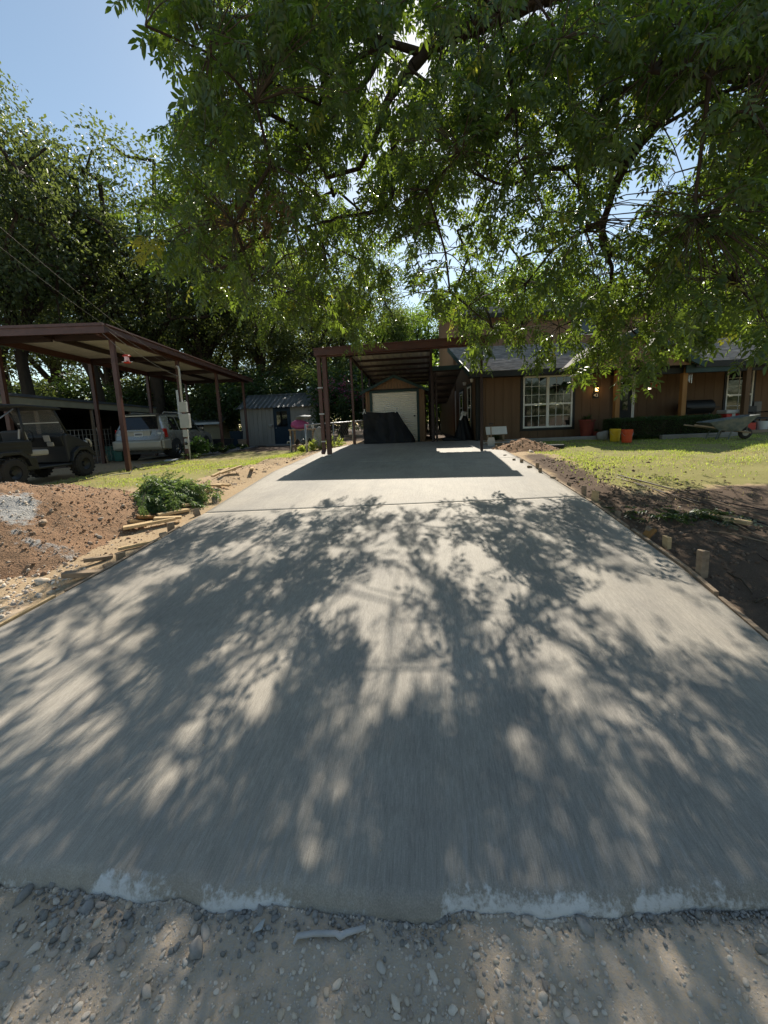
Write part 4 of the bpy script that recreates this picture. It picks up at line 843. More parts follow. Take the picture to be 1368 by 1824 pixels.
part('riser', 'galv', hy, lambda b: b.tube([(0, 0, -.05), (0, 0, .55)], .03, 8), smooth=True); part('spigot', 'galv', hy, lambda b: (b.tube([(0, 0, .45), (-.12, 0, .45), (-.14, 0, .38)], .025, 8), b.box((0, 0, .60), (.05, .05, .12))), smooth=False); part('base_plate', 'concrete_old', hy, lambda b: b.lathe([(0, .03), (.13, .03), (.15, -.03)], (0, 0, 0), 12))
# ================================================================== LOW OPEN SHELTER behind left carport
LS0 = Vector((-14.9, 10.5, .55)); ls = thing('open_shelter', 'low dark open shelter with pale fascia behind the left carport', 'shelter', LS0, R(13))
SL = Loc(LS0, R(13))
part('fascia_board', 'cream_wall', ls, lambda b: b.span((-.03, -4, 2.3), (.03, 13.5, 2.62)))
part('flat_roof', 'roof_grey', ls, lambda b: b.span((-4.6, -4, 2.60), (.08, 13.5, 2.70)))
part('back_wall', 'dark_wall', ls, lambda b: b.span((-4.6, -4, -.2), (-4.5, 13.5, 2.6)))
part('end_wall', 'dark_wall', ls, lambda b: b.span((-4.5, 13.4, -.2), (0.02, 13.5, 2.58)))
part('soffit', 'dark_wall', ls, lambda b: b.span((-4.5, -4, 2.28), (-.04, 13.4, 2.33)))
for y in (-3.5, 0, 3.5, 7, 10.5): part('shelter_post', 'lumber_old', ls, lambda b: b.span((-.12, y-.05, -.2), (-.02, y+.05, 2.29)))
wh = at(345, 790, 25); bb = thing('tin_roof_shed', 'far shed with pale tin roof and cream wall between carport posts', 'shed', (wh.x, 25, gz(wh.x, 25)), R(10))
hz = at(395, 752, 25).z-gz(wh.x, 25)
part('wall', 'dark_wall', bb, lambda b: b.span((-2.6, 0, -.1), (.8, .08, hz))); part('cream_panel', 'cream_wall', bb, lambda b: b.span((.8, -.02, -.1), (2.0, .08, hz)))
part('side_wall', 'cream_wall', bb, lambda b: b.span((1.94, .082, -.1), (2.0, 3.4, hz)))
part('tin_roof', 'galv', bb, lambda b: b.prism([(-.35, hz-.02), (3.6, hz+1.05), (3.6, hz+1.09), (-.35, hz+.02)], -2.9, 2.2, 'x')); part('roof_edge', 'white_paint', bb, lambda b: b.span((-2.9, -.38, hz-.12), (2.2, -.352, hz+.03)))
# livestock panel, leaning pole, bins
w0 = gp(118, 838); w1 = gp(205, 826)
w0 = at(120, 832, 11.6); w0.z = gz(w0.x, w0.y); w1 = at(206, 824, 13.2); w1.z = gz(w1.x, w1.y)
wp = thing('wire_livestock_panel', 'tall welded wire panel standing behind the utility vehicle', 'wire panel', w0); dv = (w1-w0); n_ = 13
part('grid', 'chain', wp, lambda b: ([b.bar(dv*(k/n_), dv*(k/n_)+Vector((0, 0, 1.25)), .012, .012) for k in range(n_+1)], [b.bar(Vector((0, 0, z)), dv+Vector((0, 0, z)), .012, .012) for z in (.06, .26, .46, .66, .86, 1.06, 1.24)]))
part('end_stake', 'dark_steel', wp, lambda b: b.bar(Vector((0, 0, -.1)), Vector((0, 0, 1.35)), .04, .04)); part('end_stake', 'dark_steel', wp, lambda b: b.bar(dv+Vector((0, 0, -.1)), dv+Vector((0, 0, 1.35)), .04, .04))
a1 = at(193, 826, 12.6); a1.z = gz(a1.x, a1.y); a2 = at(172, 762, 13.0)
tag(MB().tube([a1, a2], .03, 8).build('leaning_pole', 'lumber_old', None, smooth=True), 'pale pole leaning against the wire panel', 'pole')
def bin_(px_, py_, Y_, label, m, s_=(.42, .38, .5), name='storage_bin', cat='bin'):
    p = at(px_, py_, Y_); p.z = gz(p.x, p.y); t = thing(name, label, cat, p, .3); a, c, h = s_
    b_ = MB(); b_.box((0, 0, h/2+.04), (a, c, h)); b_.v[0:4] = [(x*.85, y*.85, z) for x, y, z in b_.v[0:4]]; b_.build('tub', m, t, bevel=.02)
    part('lid', m, t, lambda b: b.box((0, 0, h+.065), (a*1.06, c*1.06, .05)), bevel=.015); return t
bin_(200, 822, 13.4, 'dark green lidded bin left of the silver vehicle', 'green_bin'); bin_(215, 824, 13.0, 'green lidded bin touching the silver vehicle bumper', 'green_bin', (.3, .3, .36))
bin_(400, 806, 18.6, 'black round-cornered tub beyond the third carport post', 'black_plastic', (.9, .6, .5), 'stock_tub', 'tub')
bin_(424, 802, 20.5, 'dark blue barrel-like bin near the last carport post', 'blue_door', (.6, .6, .85)); bin_(434, 801, 20.0, 'small brown crate by the last carport post', 'lumber_old', (.45, .4, .4), 'wooden_crate', 'crate')
p = gp(306, 823); tag(MB().box((p.x, p.y, p.z+.07), (.42, .3, .015), (.08, -.05, .5)).build('paper_scrap', 'plate'), 'white scrap of board on the ground by the vehicle wheel', 'scrap')
# ================================================================== HOUSE
HB0 = gp(848, 786); HB0 = Vector((1.6, 13.85, gz(1.6, 13.85)+.02)); HRZ = R(5.8); HL = Loc(HB0, HRZ)
hs = thing('brown_house', 'brown wood-sided house with grey shingle roof right of the driveway', 'house', HB0, HRZ)
def hp(x, y, ly=0.): return HL.px(x, y, ly)
WX = hp(1086, 720).x; EZ = hp(900, 664, -.45).z
wl = hp(932, 671); wr = hp(1018, 760)
def grooved(b, x0, x1, z0, z1, y, holes=(), pitch=.2, th=.06):
    x = x0
    while x < x1-1e-4:
        xe = min(x+pitch, x1)
        segs = [(z0, z1)]
        for (hx0, hx1, hz0, hz1) in holes:
            if xe > hx0+.001 and x < hx1-.001:
                segs = [s for s in ((z0, hz0), (hz1, z1)) if s[1]-s[0] > .01]
        for s in segs: b.span((x+.004, y, s[0]), (xe-.004, y+th, s[1]))
        x = xe
    b.span((x0, y+th*.4, z0), (x0+.01, y+th, z1))
cuts = sorted(set([0, wl.x, wr.x, WX]))
def wallboards(x0, x1, z0, z1, y, pitch=.3, hole=None):
    xs = [x0]
    while xs[-1]+pitch < x1-.05: xs.append(xs[-1]+pitch)
    xs.append(x1)
    for a, c in zip(xs[:-1], xs[1:]):
        if hole and c > hole[0] and a < hole[1]:
            if a < hole[0]: part('siding_board', 'siding', hs, lambda b: b.span((a+.004, y, z0), (hole[0], y+.06, z1)))
            if c > hole[1]: part('siding_board', 'siding', hs, lambda b: b.span((hole[1], y, z0), (c-.004, y+.06, z1)))
            aa, cc = max(a, hole[0]), min(c, hole[1])
            part('siding_board', 'siding', hs, lambda b: b.span((aa+.004, y, z0), (cc-.004, y+.06, hole[2])))
            part('siding_board', 'siding', hs, lambda b: b.span((aa+.004, y, hole[3]), (cc-.004, y+.06, z1)))
        else: part('siding_board', 'siding', hs, lambda b: b.span((a+.004, y, z0), (c-.004, y+.06, z1)))
wallboards(0, WX, -.1, EZ, 0, .3, (wl.x, wr.x, wr.z, wl.z))
part('wall_core', 'dark_wall', hs, lambda b: (b.span((.0, .055, -.1), (wl.x, .12, EZ)), b.span((wr.x, .055, -.1), (WX, .12, EZ)), b.span((wl.x, .055, -.1), (wr.x, .12, wr.z)), b.span((wl.x, .055, wl.z), (wr.x, .12, EZ))))
part('foundation', 'concrete_old', hs, lambda b: b.span((.02, -.03, -.3), (WX, -.003, .03)))
# double window
def window(x0, x1, z0, z1, y, sashes=2, cols=3, rows=3, lower=2, trim=.09, name='window', tm='trim_dark'):
    w_ = part(name, 'white_vinyl', hs, lambda b: (b.span((x0, y-.03, z0), (x0+.05, y+.03, z1)), b.span((x1-.05, y-.03, z0), (x1, y+.03, z1)), b.span((x0+.05, y-.03, z1-.05), (x1-.05, y+.03, z1)), b.span((x0+.05, y-.03, z0), (x1-.05, y+.03, z0+.06))), bevel=.004)
    part('casing', tm, w_, lambda b: (b.span((x0-trim, y-.022, z0-trim), (x0-.001, y+.02, z1+trim)), b.span((x1+.001, y-.022, z0-trim), (x1+trim, y+.02, z1+trim)), b.span((x0, y-.022, z1+.001), (x1, y+.02, z1+trim)), b.span((x0, y-.022, z0-trim), (x1, y+.02, z0-.001))))
    zm = z0+(z1-z0)*.46; sw_ = (x1-x0)/sashes
    for s in range(1, sashes): part('mullion', 'white_vinyl', w_, lambda b: b.span((x0+s*sw_-.045, y-.027, z0+.06), (x0+s*sw_+.045, y+.03, z1-.05)))
    for s in range(sashes):
        a = x0+s*sw_+(.05 if s == 0 else .045); c = x0+(s+1)*sw_-(.05 if s == sashes-1 else .045)
        part('meeting_rail', 'white_vinyl', w_, lambda b: b.span((a, y-.02, zm-.03), (c, y+.02, zm+.03)))
        for (za, zb, rr) in ((z0+.06, zm-.03, lower), (zm+.03, z1-.05, rows)):
            for i in range(cols):
                for j in range(rr):
                    pa = a+(c-a)*i/cols; pc = a+(c-a)*(i+1)/cols; q0 = za+(zb-za)*j/rr; q1 = za+(zb-za)*(j+1)/rr
                    g_ = random.uniform(-.0003, .0003)
                    part('pane', 'glass_window', w_, lambda b: b.add([(pa+.007, y+.012+g_, q0+.007), (pc-.007, y+.012-g_, q0+.007), (pc-.007, y+.012+g_, q1-.007), (pa+.007, y+.012-g_, q1-.007), (pa+.007, y+.02, q0+.007), (pc-.007, y+.02, q0+.007), (pc-.007, y+.02, q1-.007), (pa+.007, y+.02, q1-.007)], [(0, 1, 2, 3), (7, 6, 5, 4), (0, 4, 5, 1), (1, 5, 6, 2), (2, 6, 7, 3), (3, 7, 4, 0)]))
            part('muntin', 'white_vinyl', w_, lambda b: ([b.span((a+(c-a)*i/cols-.007, y+.002, za), (a+(c-a)*i/cols+.007, y+.018, zb)) for i in range(1, cols)], [b.span((a, y+.003, za+(zb-za)*j/rr-.007), (c, y+.019, za+(zb-za)*j/rr+.007)) for j in range(1, rr)]))
    return w_
window(wl.x, wr.x, wr.z, wl.z, 0.0)
# left side wall (faces the driveway), windows and door on it
SDW = 9.0
ys = np.arange(0, SDW+.01, .6)
def side_top(y): return EZ+.35*(y+.45)*.98 if y < 4.3 else EZ+1.66
sdoor = HL.pxx(803, 776, 0).y
for a, c in zip(ys[:-1], ys[1:]): part('side_panel', 'siding', hs, lambda b: b.prism([(a+(.004 if a else .125), -.1), (c-.004, -.1), (c-.004, side_top(c)), (a+(.004 if a else .125), side_top(a))], .0, .06, 'x'))
part('corner_trim', 'trim_dark', hs, lambda b: b.span((-.03, -.025, -.1), (.10, -.004, EZ-.02))); part('corner_trim', 'trim_dark', hs, lambda b: b.span((-.03, -.004, -.1), (-.002, .12, EZ-.02)))
def side_window(px0, px1, pyt, pyb, name='side_window'):
    ya = HL.pxx(px1, pyt, 0).y; yb = HL.pxx(px0, pyt, 0).y; z1 = HL.pxx(px1, pyt, 0).z; z0 = HL.pxx(px1, pyb, 0).z
    w_ = part(name, 'white_vinyl', hs, lambda b: (b.span((-.04, ya, z0), (-.003, ya+.06, z1)), b.span((-.04, yb-.06, z0), (-.003, yb, z1)), b.span((-.04, ya+.06, z1-.06), (-.003, yb-.06, z1)), b.span((-.04, ya+.06, z0), (-.003, yb-.06, z0+.06)), b.span((-.036, ya+.06, (z0+z1)/2-.03), (-.003, yb-.06, (z0+z1)/2+.03))))
    part('casing', 'trim_dark', w_, lambda b: (b.span((-.028, ya-.09, z0-.09), (-.002, ya-.001, z1+.09)), b.span((-.028, yb+.001, z0-.09), (-.002, yb+.09, z1+.09)), b.span((-.028, ya, z1+.001), (-.002, yb, z1+.09))))
    part('pane', 'glass_window', w_, lambda b: b.span((-.02, ya+.06, z0+.06), (-.004, yb-.06, (z0+z1)/2-.03))); part('pane', 'glass_window', w_, lambda b: b.span((-.02, ya+.06, (z0+z1)/2+.03), (-.004, yb-.06, z1-.06)))
side_window(833.5, 840, 687, 763); side_window(819.5, 825.5, 697, 755)
da, db = HL.pxx(812, 715, 0).y, HL.pxx(803, 715, 0).y
sd = part('side_door', 'siding_tan', hs, lambda b: b.span((-.03, da, .02), (-.003, db, 2.0))); part('door_frame', 'white_vinyl', sd, lambda b: (b.span((-.05, db, .0), (-.003, db+.08, 2.08)), b.span((-.05, da-.08, 0), (-.003, da, 2.08)), b.span((-.05, da, 2.0), (-.003, db, 2.08)))); part('door_glass', 'glass_dark', sd, lambda b: b.span((-.036, da+.15, 1.15), (-.031, db-.15, 1.85)))
for px_, py_ in ((840, 678), (827, 684)): 
    q = HL.pxx(px_, py_, -.1); part('floodlight', 'white_vinyl', hs, lambda b: b.lathe([(0, 0), (.05, .01), (.07, .12), (0, .13)], (-.09, q.y, q.z-.06), 10))
part('gutter_pipe', 'trim_dark', hs, lambda b: b.span((.11, -.09, .05), (.19, -.03, EZ-.08)))
# roofs made of shingle courses
def shingle_roof(name, x0, x1, ya, za, yb, zb, parent, th=.09, expo=.15, rake='trim_green', seed=0):
    """slope from front eave (ya,za) up to (yb,zb)"""
    L_ = math.hypot(yb-ya, zb-za); dy, dz = (yb-ya)/L_, (zb-za)/L_; ny, nz = -dz, dy
    deck = part(name, 'shingle', parent, lambda b: b.add([(x, ya+dy*s+ny*k, za+dz*s+nz*k) for x in (x0, x1) for s in (0, L_) for k in (-th, 0)], [(0, 2, 3, 1), (4, 5, 7, 6), (0, 1, 5, 4), (2, 6, 7, 3), (0, 4, 6, 2), (1, 3, 7, 5)]))
    rg = np.random.default_rng(seed); V = []; F = []; n = int(L_/expo)
    for r_ in range(n+1):
        s0 = r_*expo; s1 = min(s0+expo*1.15, L_); x = x0-rg.uniform(0, .3)
        while x < x1:
            wv = rg.uniform(.18, .36); a, c = max(x, x0), min(x+wv-.006, x1)
            if c-a > .02:
                j = rg.uniform(-.012, .012); h0 = .014+rg.uniform(0, .006); h1 = .003
                i = len(V); V += [(a, ya+dy*(s0+j)+ny*h0, za+dz*(s0+j)+nz*h0), (c, ya+dy*(s0+j)+ny*h0, za+dz*(s0+j)+nz*h0), (c, ya+dy*s1+ny*h1, za+dz*s1+nz*h1), (a, ya+dy*s1+ny*h1, za+dz*s1+nz*h1), (a, ya+dy*(s0+j), za+dz*(s0+j)), (c, ya+dy*(s0+j), za+dz*(s0+j))]
                F += [(i, i+1, i+2, i+3), (i, i+4, i+5, i+1)]
            x += wv
    o = put('shingles', arrmesh('shingles', np.array(V), np.array(F), M['shingle']), deck); o['kind'] = 'stuff'
    part('rake_board', rake, deck, lambda b: b.bar((x0-.02, ya+ny*-.08, za-.07), (x0-.02, yb+ny*-.08, zb-.07), .035, .17)); part('rake_board', rake, deck, lambda b: b.bar((x1+.02, ya+ny*-.08, za-.07), (x1+.02, yb+ny*-.08, zb-.07), .035, .17))
    part('eave_fascia', 'trim_dark', deck, lambda b: b.span((x0, ya-.035, za-.19), (x1, ya-.003, za-.01)))
    return deck
shingle_roof('front_roof', -.32, WX+1.0, -.45, EZ+.08, 4.3, EZ+1.72, hs, seed=1)
part('front_soffit', 'trim_dark', hs, lambda b: b.span((-.3, -.44, EZ-.10), (WX+.9, -.005, EZ-.06)))
# upper storey set back
UZ = EZ+1.72; UE = UZ+1.25
for k in range(24):
    a = -.1+k*.4; part('upper_board', 'siding_tan', hs, lambda b: b.span((a+.004, 4.3, UZ-1.0), (a+.396, 4.36, UE)))
for k in range(10):
    a = 4.37+k*.5; part('upper_side_board', 'siding_tan', hs, lambda b: b.prism([(a+.004, -.1), (a+.496, -.1), (a+.496, UE+.3*(k*.5+.5)), (a+.004, UE+.3*k*.5)], -.1, -.04, 'x'))
shingle_roof('upper_roof', -.5, 9.8, 3.85, UE+.05, 8.6, UE+1.6, hs, seed=2)
uw = part('upper_window', 'white_vinyl', hs, lambda b: (b.span((5.2, 4.262, UZ+.3), (6.2, 4.297, UZ+.36)), b.span((5.2, 4.262, UZ+1.1), (6.2, 4.297, UZ+1.16)), b.span((5.2, 4.262, UZ+.36), (5.26, 4.297, UZ+1.1)), b.span((6.14, 4.262, UZ+.36), (6.2, 4.297, UZ+1.1))))
part('pane', 'glass_window', uw, lambda b: b.span((5.26, 4.28, UZ+.36), (6.14, 4.29, UZ+1.1)))
# porch: recessed wall, door, posts, gable, right wing
PYW = 1.3; PX1 = 12.0
rw0 = hp(1296, 657, PYW); rw1 = hp(1336, 742, PYW)
wallboards(WX, PX1, -.1, EZ, PYW, .35, (rw0.x, rw1.x, rw1.z, rw0.z))
part('porch_core', 'dark_wall', hs, lambda b: (b.span((WX, PYW+.07, -.1), (rw0.x, PYW+.14, EZ)), b.span((rw1.x, PYW+.07, -.1), (PX1, PYW+.14, EZ)), b.span((rw0.x, PYW+.07, -.1), (rw1.x, PYW+.14, rw1.z)), b.span((rw0.x, PYW+.07, rw0.z), (rw1.x, PYW+.14, EZ))))
part('porch_side_wall', 'siding', hs, lambda b: b.span((WX-.06, .125, -.1), (WX-.003, PYW, EZ)))
window(rw0.x, rw1.x, rw1.z, rw0.z, PYW, 1, 2, 3, 2, .08, 'porch_window')
dA, dB = hp(1101, 700, PYW).x, hp(1124, 700, PYW).x
fd = part('front_door', 'trim_dark', hs, lambda b: b.span((dA, PYW-.05, 0), (dB, PYW-.005, 2.05)), bevel=.004)
part('door_frame', 'white_vinyl', fd, lambda b: (b.span((dA-.10, PYW-.07, 0), (dA-.002, PYW-.003, 2.15)), b.span((dB+.002, PYW-.07, 0), (dB+.10, PYW-.003, 2.15)), b.span((dA, PYW-.07, 2.052), (dB, PYW-.003, 2.15)))); part('door_glass', 'glass_dark', fd, lambda b: b.span((dA+.14, PYW-.06, .9), (dB-.14, PYW-.051, 1.9)))
PYP = -.65
for (px_, nm, m_) in ((1097, 'porch_post', 'post_wood'), (1214, 'porch_post', 'post_wood'), (1325, 'porch_post', 'siding')):
    q = hp(px_, 735, PYP); part(nm, m_, hs, lambda b: b.span((q.x-.075, PYP-.075, -.1), (q.x+.075, PYP+.075, EZ-.1)), bevel=.008)
part('porch_floor', 'concrete_old', hs, lambda b: b.span((WX+.003, -.8, -.3), (PX1, PYW-.01, -.0)))
part('porch_curb', 'lumber_old', hs, lambda b: b.span((hp(1290, 770, -.9).x, -.92, -.2), (PX1, -.803, .08)))
part('porch_ceiling', 'dark_wall', hs, lambda b: b.span((WX+.003, -.75, EZ-.06), (PX1, PYW-.005, EZ-.02)))
part('porch_beam', 'trim_dark', hs, lambda b: b.span((WX+.01, PYP-.07, EZ-.28), (PX1, PYP+.07, EZ-.10)))
GXa, GXb = hp(1010, 650, -1.1).x, hp(1252, 642, -1.1).x; gm = (GXa+GXb)/2; gh = 1.0
part('porch_gable', 'siding_tan', hs, lambda b: b.prism([(GXa+.3, EZ-.06), (GXb-.3, EZ-.06), (gm, EZ+gh-.14)], -1.05, -.99))
for s_, xe in ((-1, GXa), (1, GXb)):
    part('gable_roof', 'shingle', hs, lambda b: b.add([(xe, -1.2, EZ-.07), (gm, -1.2, EZ+gh), (gm, 3.0, EZ+gh), (xe, 3.0, EZ-.07), (xe, -1.2, EZ+.0), (gm, -1.2, EZ+gh+.08), (gm, 3.0, EZ+gh+.08), (xe, 3.0, EZ+.0)], [(0, 1, 2, 3), (4, 7, 6, 5), (0, 3, 7, 4), (0, 4, 5, 1), (3, 2, 6, 7)]))
    part('gable_fascia', 'trim_green', hs, lambda b: b.bar((xe, -1.225, EZ-.08), (gm, -1.225, EZ+gh-.01), .04, .2))
RE = hp(1300, 643, -.95).z
shingle_roof('wing_roof', GXb-.1, PX1+1.5, -.95, RE+.04, 3.6, RE+.04+4.55*.32, hs, seed=3)
part('wing_fascia', 'trim_green', hs, lambda b: b.span((GXb-.35, -.92, RE-.30), (hp(1312, 655, -.93).x, -.88, RE-.04)))
# lit porch lamp, number plaque, hanging basket, wind chime
q = hp(1060, 694); pl_ = thing('porch_lantern', 'lit wall lantern beside the front window', 'lamp', HL.w(q.x, -.07, q.z), HRZ)
part('backplate', 'trim_dark', pl_, lambda b: b.span((-.05, .035, -.12), (.05, .068, .12))); part('lamp_glass', 'warm_lamp', pl_, lambda b: b.lathe([(.0, -.06), (.045, -.06), (.055, .05), (0, .05)], (0, -.05, 0), 10)); part('lamp_cap', 'trim_dark', pl_, lambda b: b.lathe([(.08, .055), (.02, .12), (0, .13)], (0, -.05, 0), 10)); part('lamp_arm', 'trim_dark', pl_, lambda b: b.tube([(0, .04, -.09), (0, -.05, -.10), (0, -.05, -.06)], .012, 6))
ld = bpy.data.lights.new('porch_bulb', 'POINT'); ld.energy = .8; ld.color = (1, .6, .25); ld.shadow_soft_size = .05; lo = bpy.data.objects.new('porch_bulb', ld); link(lo, pl_); lo.location = (0, -.16, 0)
q = hp(1060.5, 704.5); nb_ = thing('house_number_sign', 'small dark house number plaque below the lit lantern', 'sign', HL.w(q.x, -.03, q.z), HRZ)
part('plaque', 'trim_dark', nb_, lambda b: b.span((-.10, 0, -.085), (.10, .026, .085)), bevel=.006)
tc = bpy.data.curves.new('digits', 'FONT'); tc.body = '43'; tc.size = .15; tc.align_x = 'CENTER'; tc.align_y = 'CENTER'; tc.extrude = .003
to = bpy.data.objects.new('digits', tc); COL.objects.link(to); dg = bpy.context.evaluated_depsgraph_get(); tm_ = bpy.data.meshes.new_from_object(to.evaluated_get(dg)); bpy.data.objects.remove(to)
tm_.materials.clear(); tm_.materials.append(M['white_vinyl']); put('digits', tm_, nb_, (0, -.006, 0), (R(90), 0, 0))
q = hp(1164, 684, -.5); hb = thing('hanging_basket', 'red hanging flower pot under the porch roof', 'flower pot', HL.w(q.x, -.5, q.z), HRZ)
part('pot', 'red_plastic', hb, lambda b: b.lathe([(0, -.12), (.09, -.12), (.14, .04), (.145, .06), (.12, .05), (0, .04)], (0, 0, 0), 16), smooth=True); part('hanger', 'wire_black', hb, lambda b: ([b.tube([(.13*math.cos(a), .13*math.sin(a), .05), (0, 0, .42)], .005, 4) for a in (0, 2.1, 4.2)], b.tube([(0, 0, .42), (0, 0, EZ-.1-q.z)], .005, 4)))
q2 = hp(1157, 691, -.1); sb = thing('porch_light', 'small lit lamp behind the red hanging pot', 'lamp', HL.w(q2.x, -.1, q2.z), HRZ)
part('bulb_cone', 'soft_lamp', sb, lambda b: b.lathe([(0, .07), (.02, .06), (.045, -.04), (0, -.045)], (0, 0, 0), 10)); part('cord', 'wire_black', sb, lambda b: b.tube([(0, 0, .065), (0, 0, EZ-.1-q2.z)], .005, 4))
q = hp(1230, 665, -.5); wc = thing('wind_chime', 'thin tubular wind chime hanging right of the porch post', 'wind chime', HL.w(q.x, -.5, q.z), HRZ)
part('chime_disc', 'lumber_old', wc, lambda b: b.lathe([(0, .14), (.06, .14), (.06, .12), (0, .12)], (0, 0, 0), 10)); part('chord', 'wire_black', wc, lambda b: b.tube([(0, 0, .13), (0, 0, EZ-.12-q.z)], .004, 4))
for a in range(5): part('chime_tube', 'chrome', wc, lambda b: b.tube([(.045*math.cos(a*1.26), .045*math.sin(a*1.26), .12), (.045*math.cos(a*1.26), .045*math.sin(a*1.26), -.2-.03*a)], .010, 6))
# awning between carport and house
aw = thing('lean_to_awning', 'dark green lean-to awning between the carport and the house side', 'awning', (.6, 14.3, 2.7)); ao = Vector(aw.location)
AX0, AX1 = at(768, 655, 14.3).x, at(819, 655, 14.3).x; AZ = at(795, 653, 14.3).z; ay = 4.2; fz = -.26*ay
part('front_fascia', 'trim_green', aw, lambda b: b.span((AX0-ao.x, -.03, AZ-ao.z-.12), (AX1-ao.x+.1, .03, AZ-ao.z+.03)))
part('roof_sheet', 'roof_grey', aw, lambda b: b.add([(AX0-ao.x, .0, AZ-ao.z), (AX1-ao.x+.1, 0, AZ-ao.z), (AX1-ao.x-.3, ay, AZ-ao.z+fz), (AX0-ao.x-.05, ay, AZ-ao.z+fz), (AX0-ao.x, .0, AZ-ao.z+.03), (AX1-ao.x+.1, 0, AZ-ao.z+.03), (AX1-ao.x-.3, ay, AZ-ao.z+fz+.03), (AX0-ao.x-.05, ay, AZ-ao.z+fz+.03)], [(0, 1, 2, 3), (7, 6, 5, 4), (0, 4, 5, 1), (3, 2, 6, 7), (0, 3, 7, 4), (1, 5, 6, 2)]))
for k in range(6):
    y = .2+k*.76; z = AZ-ao.z+fz*y/ay; part('purlin', 'dark_steel', aw, lambda b: b.span((AX0-ao.x+.02, y-.025, z-.09), (AX1-ao.x-.08*k+.05, y+.025, z-.004)))
for y in (.06, 4.0): part('awning_post', 'dark_steel', aw, lambda b: b.span((AX0-ao.x+.03, y-.03, gz(.2, 14.3+y)-ao.z-.05), (AX0-ao.x+.09, y+.03, AZ-ao.z+fz*y/ay-.01)))
# things against the house
def cone_cover(px_, py_, Y_, h, r_, label):
    p = at(px_, py_, Y_); p.z = gz(p.x, p.y)+.04; t = thing('covered_grill', label, 'cover', p); n, m = 40, 16; A, Hh = np.meshgrid(np.linspace(0, 2*math.pi, n, endpoint=False), np.linspace(0, 1, m), indexing='ij')
    rr = r_*(1-.75*Hh**1.2)*(1+.12*np.sin(A*7+3*Hh)); V = np.stack([(rr*np.cos(A)*.8).ravel(), (rr*np.sin(A)).ravel(), (h*Hh).ravel()], 1); I = np.arange(n*m).reshape(n, m); J = np.roll(I, -1, 0)
    F = np.stack([I[:, :-1], J[:, :-1], J[:, 1:], I[:, 1:]], -1).reshape(-1, 4); put('cover', arrmesh('cover', V, F, M['black_tarp'], True), t)
    part('cover_top', 'black_tarp', t, lambda b: b.lathe([(r_*.26, h-.02), (r_*.15, h+.06), (0, h+.08)], (0, 0, 0), 12), smooth=True); part('white_rag', 'plate', t, lambda b: (b.box((.0, -.14, h+.02), (.16, .1, .14), (.3, .2, .4)), b.box((-.1, -.2, h-.12), (.07, .05, .2), (.2, .4, .1)))); return t
cone_cover(826, 784, 14.5, .95, .42, 'black cloth-covered upright object against the house side wall')
lump('black_sack', 'low black sack lying at the house side wall', 'sack', (at(806, 786, 14.2).x, 14.2, gz(1.0, 14.2)+.10), (.35, .22, .14), 'black_tarp', 81)
q = gp(884, 794); sb_ = thing('planter_bench', 'whitish slanted board over a planter beside the driveway', 'planter', q, .05)
part('slanted_board', 'white_paint', sb_, lambda b: b.box((0, 0, .46), (.62, .03, .26), (-.5, 0, 0)), bevel=.004); part('planter_box', 'lumber_old', sb_, lambda b: b.span((-.3, 0.02, -.05), (.32, .3, .16))); part('support', 'lumber_old', sb_, lambda b: (b.span((-.26, .06, .1), (-.2, .12, .45)), b.span((.2, .06, .1), (.26, .12, .45)))); part('rail', 'galv', sb_, lambda b: b.bar((-.5, -.3, .12), (.7, -.25, .12), .05, .03))
q = gp(874, 797); sv = thing('shovel', 'shovel standing upright before the slanted white board', 'shovel', (q.x, q.y-.1, q.z))
part('blade', 'galv', sv, lambda b: b.prism([(-.09, .02), (.09, .02), (.11, .2), (.08, .3), (-.08, .3), (-.11, .2)], -.01, .01)); part('shaft', 'lumber_old', sv, lambda b: b.tube([(0, 0, .28), (0, .05, .62)], .016, 6)); part('grip', 'black_plastic', sv, lambda b: (b.bar((-.06, .055, .70), (.06, .055, .70), .025, .025), b.bar((-.05, .055, .70), (0, .05, .60), .02, .02), b.bar((.05, .055, .70), (0, .05, .60), .02, .02)))
q = gp(976, 799); tag(MB().box((q.x, q.y, q.z+.06), (.85, .16, .09), (0, 0, -.03)).build('drain_pipe', 'black_plastic', None, bevel=.03), 'black drain channel lying on the lawn by the soil heap', 'pipe')
# edging bed along the front wall
q0 = HL.w(.4, -1.0); q1 = HL.w(WX+.3, -.95)
tag(MB().bar((q0.x, q0.y, gz(q0.x, q0.y)+.05), (q1.x, q1.y, gz(q1.x, q1.y)+.05), .12, .14).build('bed_edging', 'concrete_old', None, bevel=.015), 'low pale edging of the flower bed below the front window', 'edging')
q0 = HL.w(WX+.6, -1.75); q1 = HL.w(WX+3.3, -1.7)
tag(MB().bar((q0.x, q0.y, gz(q0.x, q0.y)+.05), (q1.x, q1.y, gz(q1.x, q1.y)+.05), .14, .14).build('bed_edging', 'concrete_old', None, bevel=.015), 'low pale edging in front of the clipped hedge', 'edging')
def pot(px_, py_, ly, r_, h, label, m='terracotta'):
    l_ = hp(px_, py_, ly); p = HL.w(l_.x, ly); p.z = gz(p.x, p.y)+.02; t = thing('flower_pot', label, 'flower pot', p); part('pot', m, t, lambda b: b.lathe([(0, 0), (r_*.7, 0), (r_, h*.9), (r_*1.08, h*.9), (r_*1.08, h), (r_*.9, h), (r_*.85, h*.9), (0, h*.9)], (0, 0, 0), 16), smooth='auto'); return t, p
POTS = [pot(1045, 768, -.5, .24, .62, 'tall dark red pot with a plant between window and door'), pot(1062, 772, -.55, .15, .22, 'low dark red dish right of the tall red pot')]
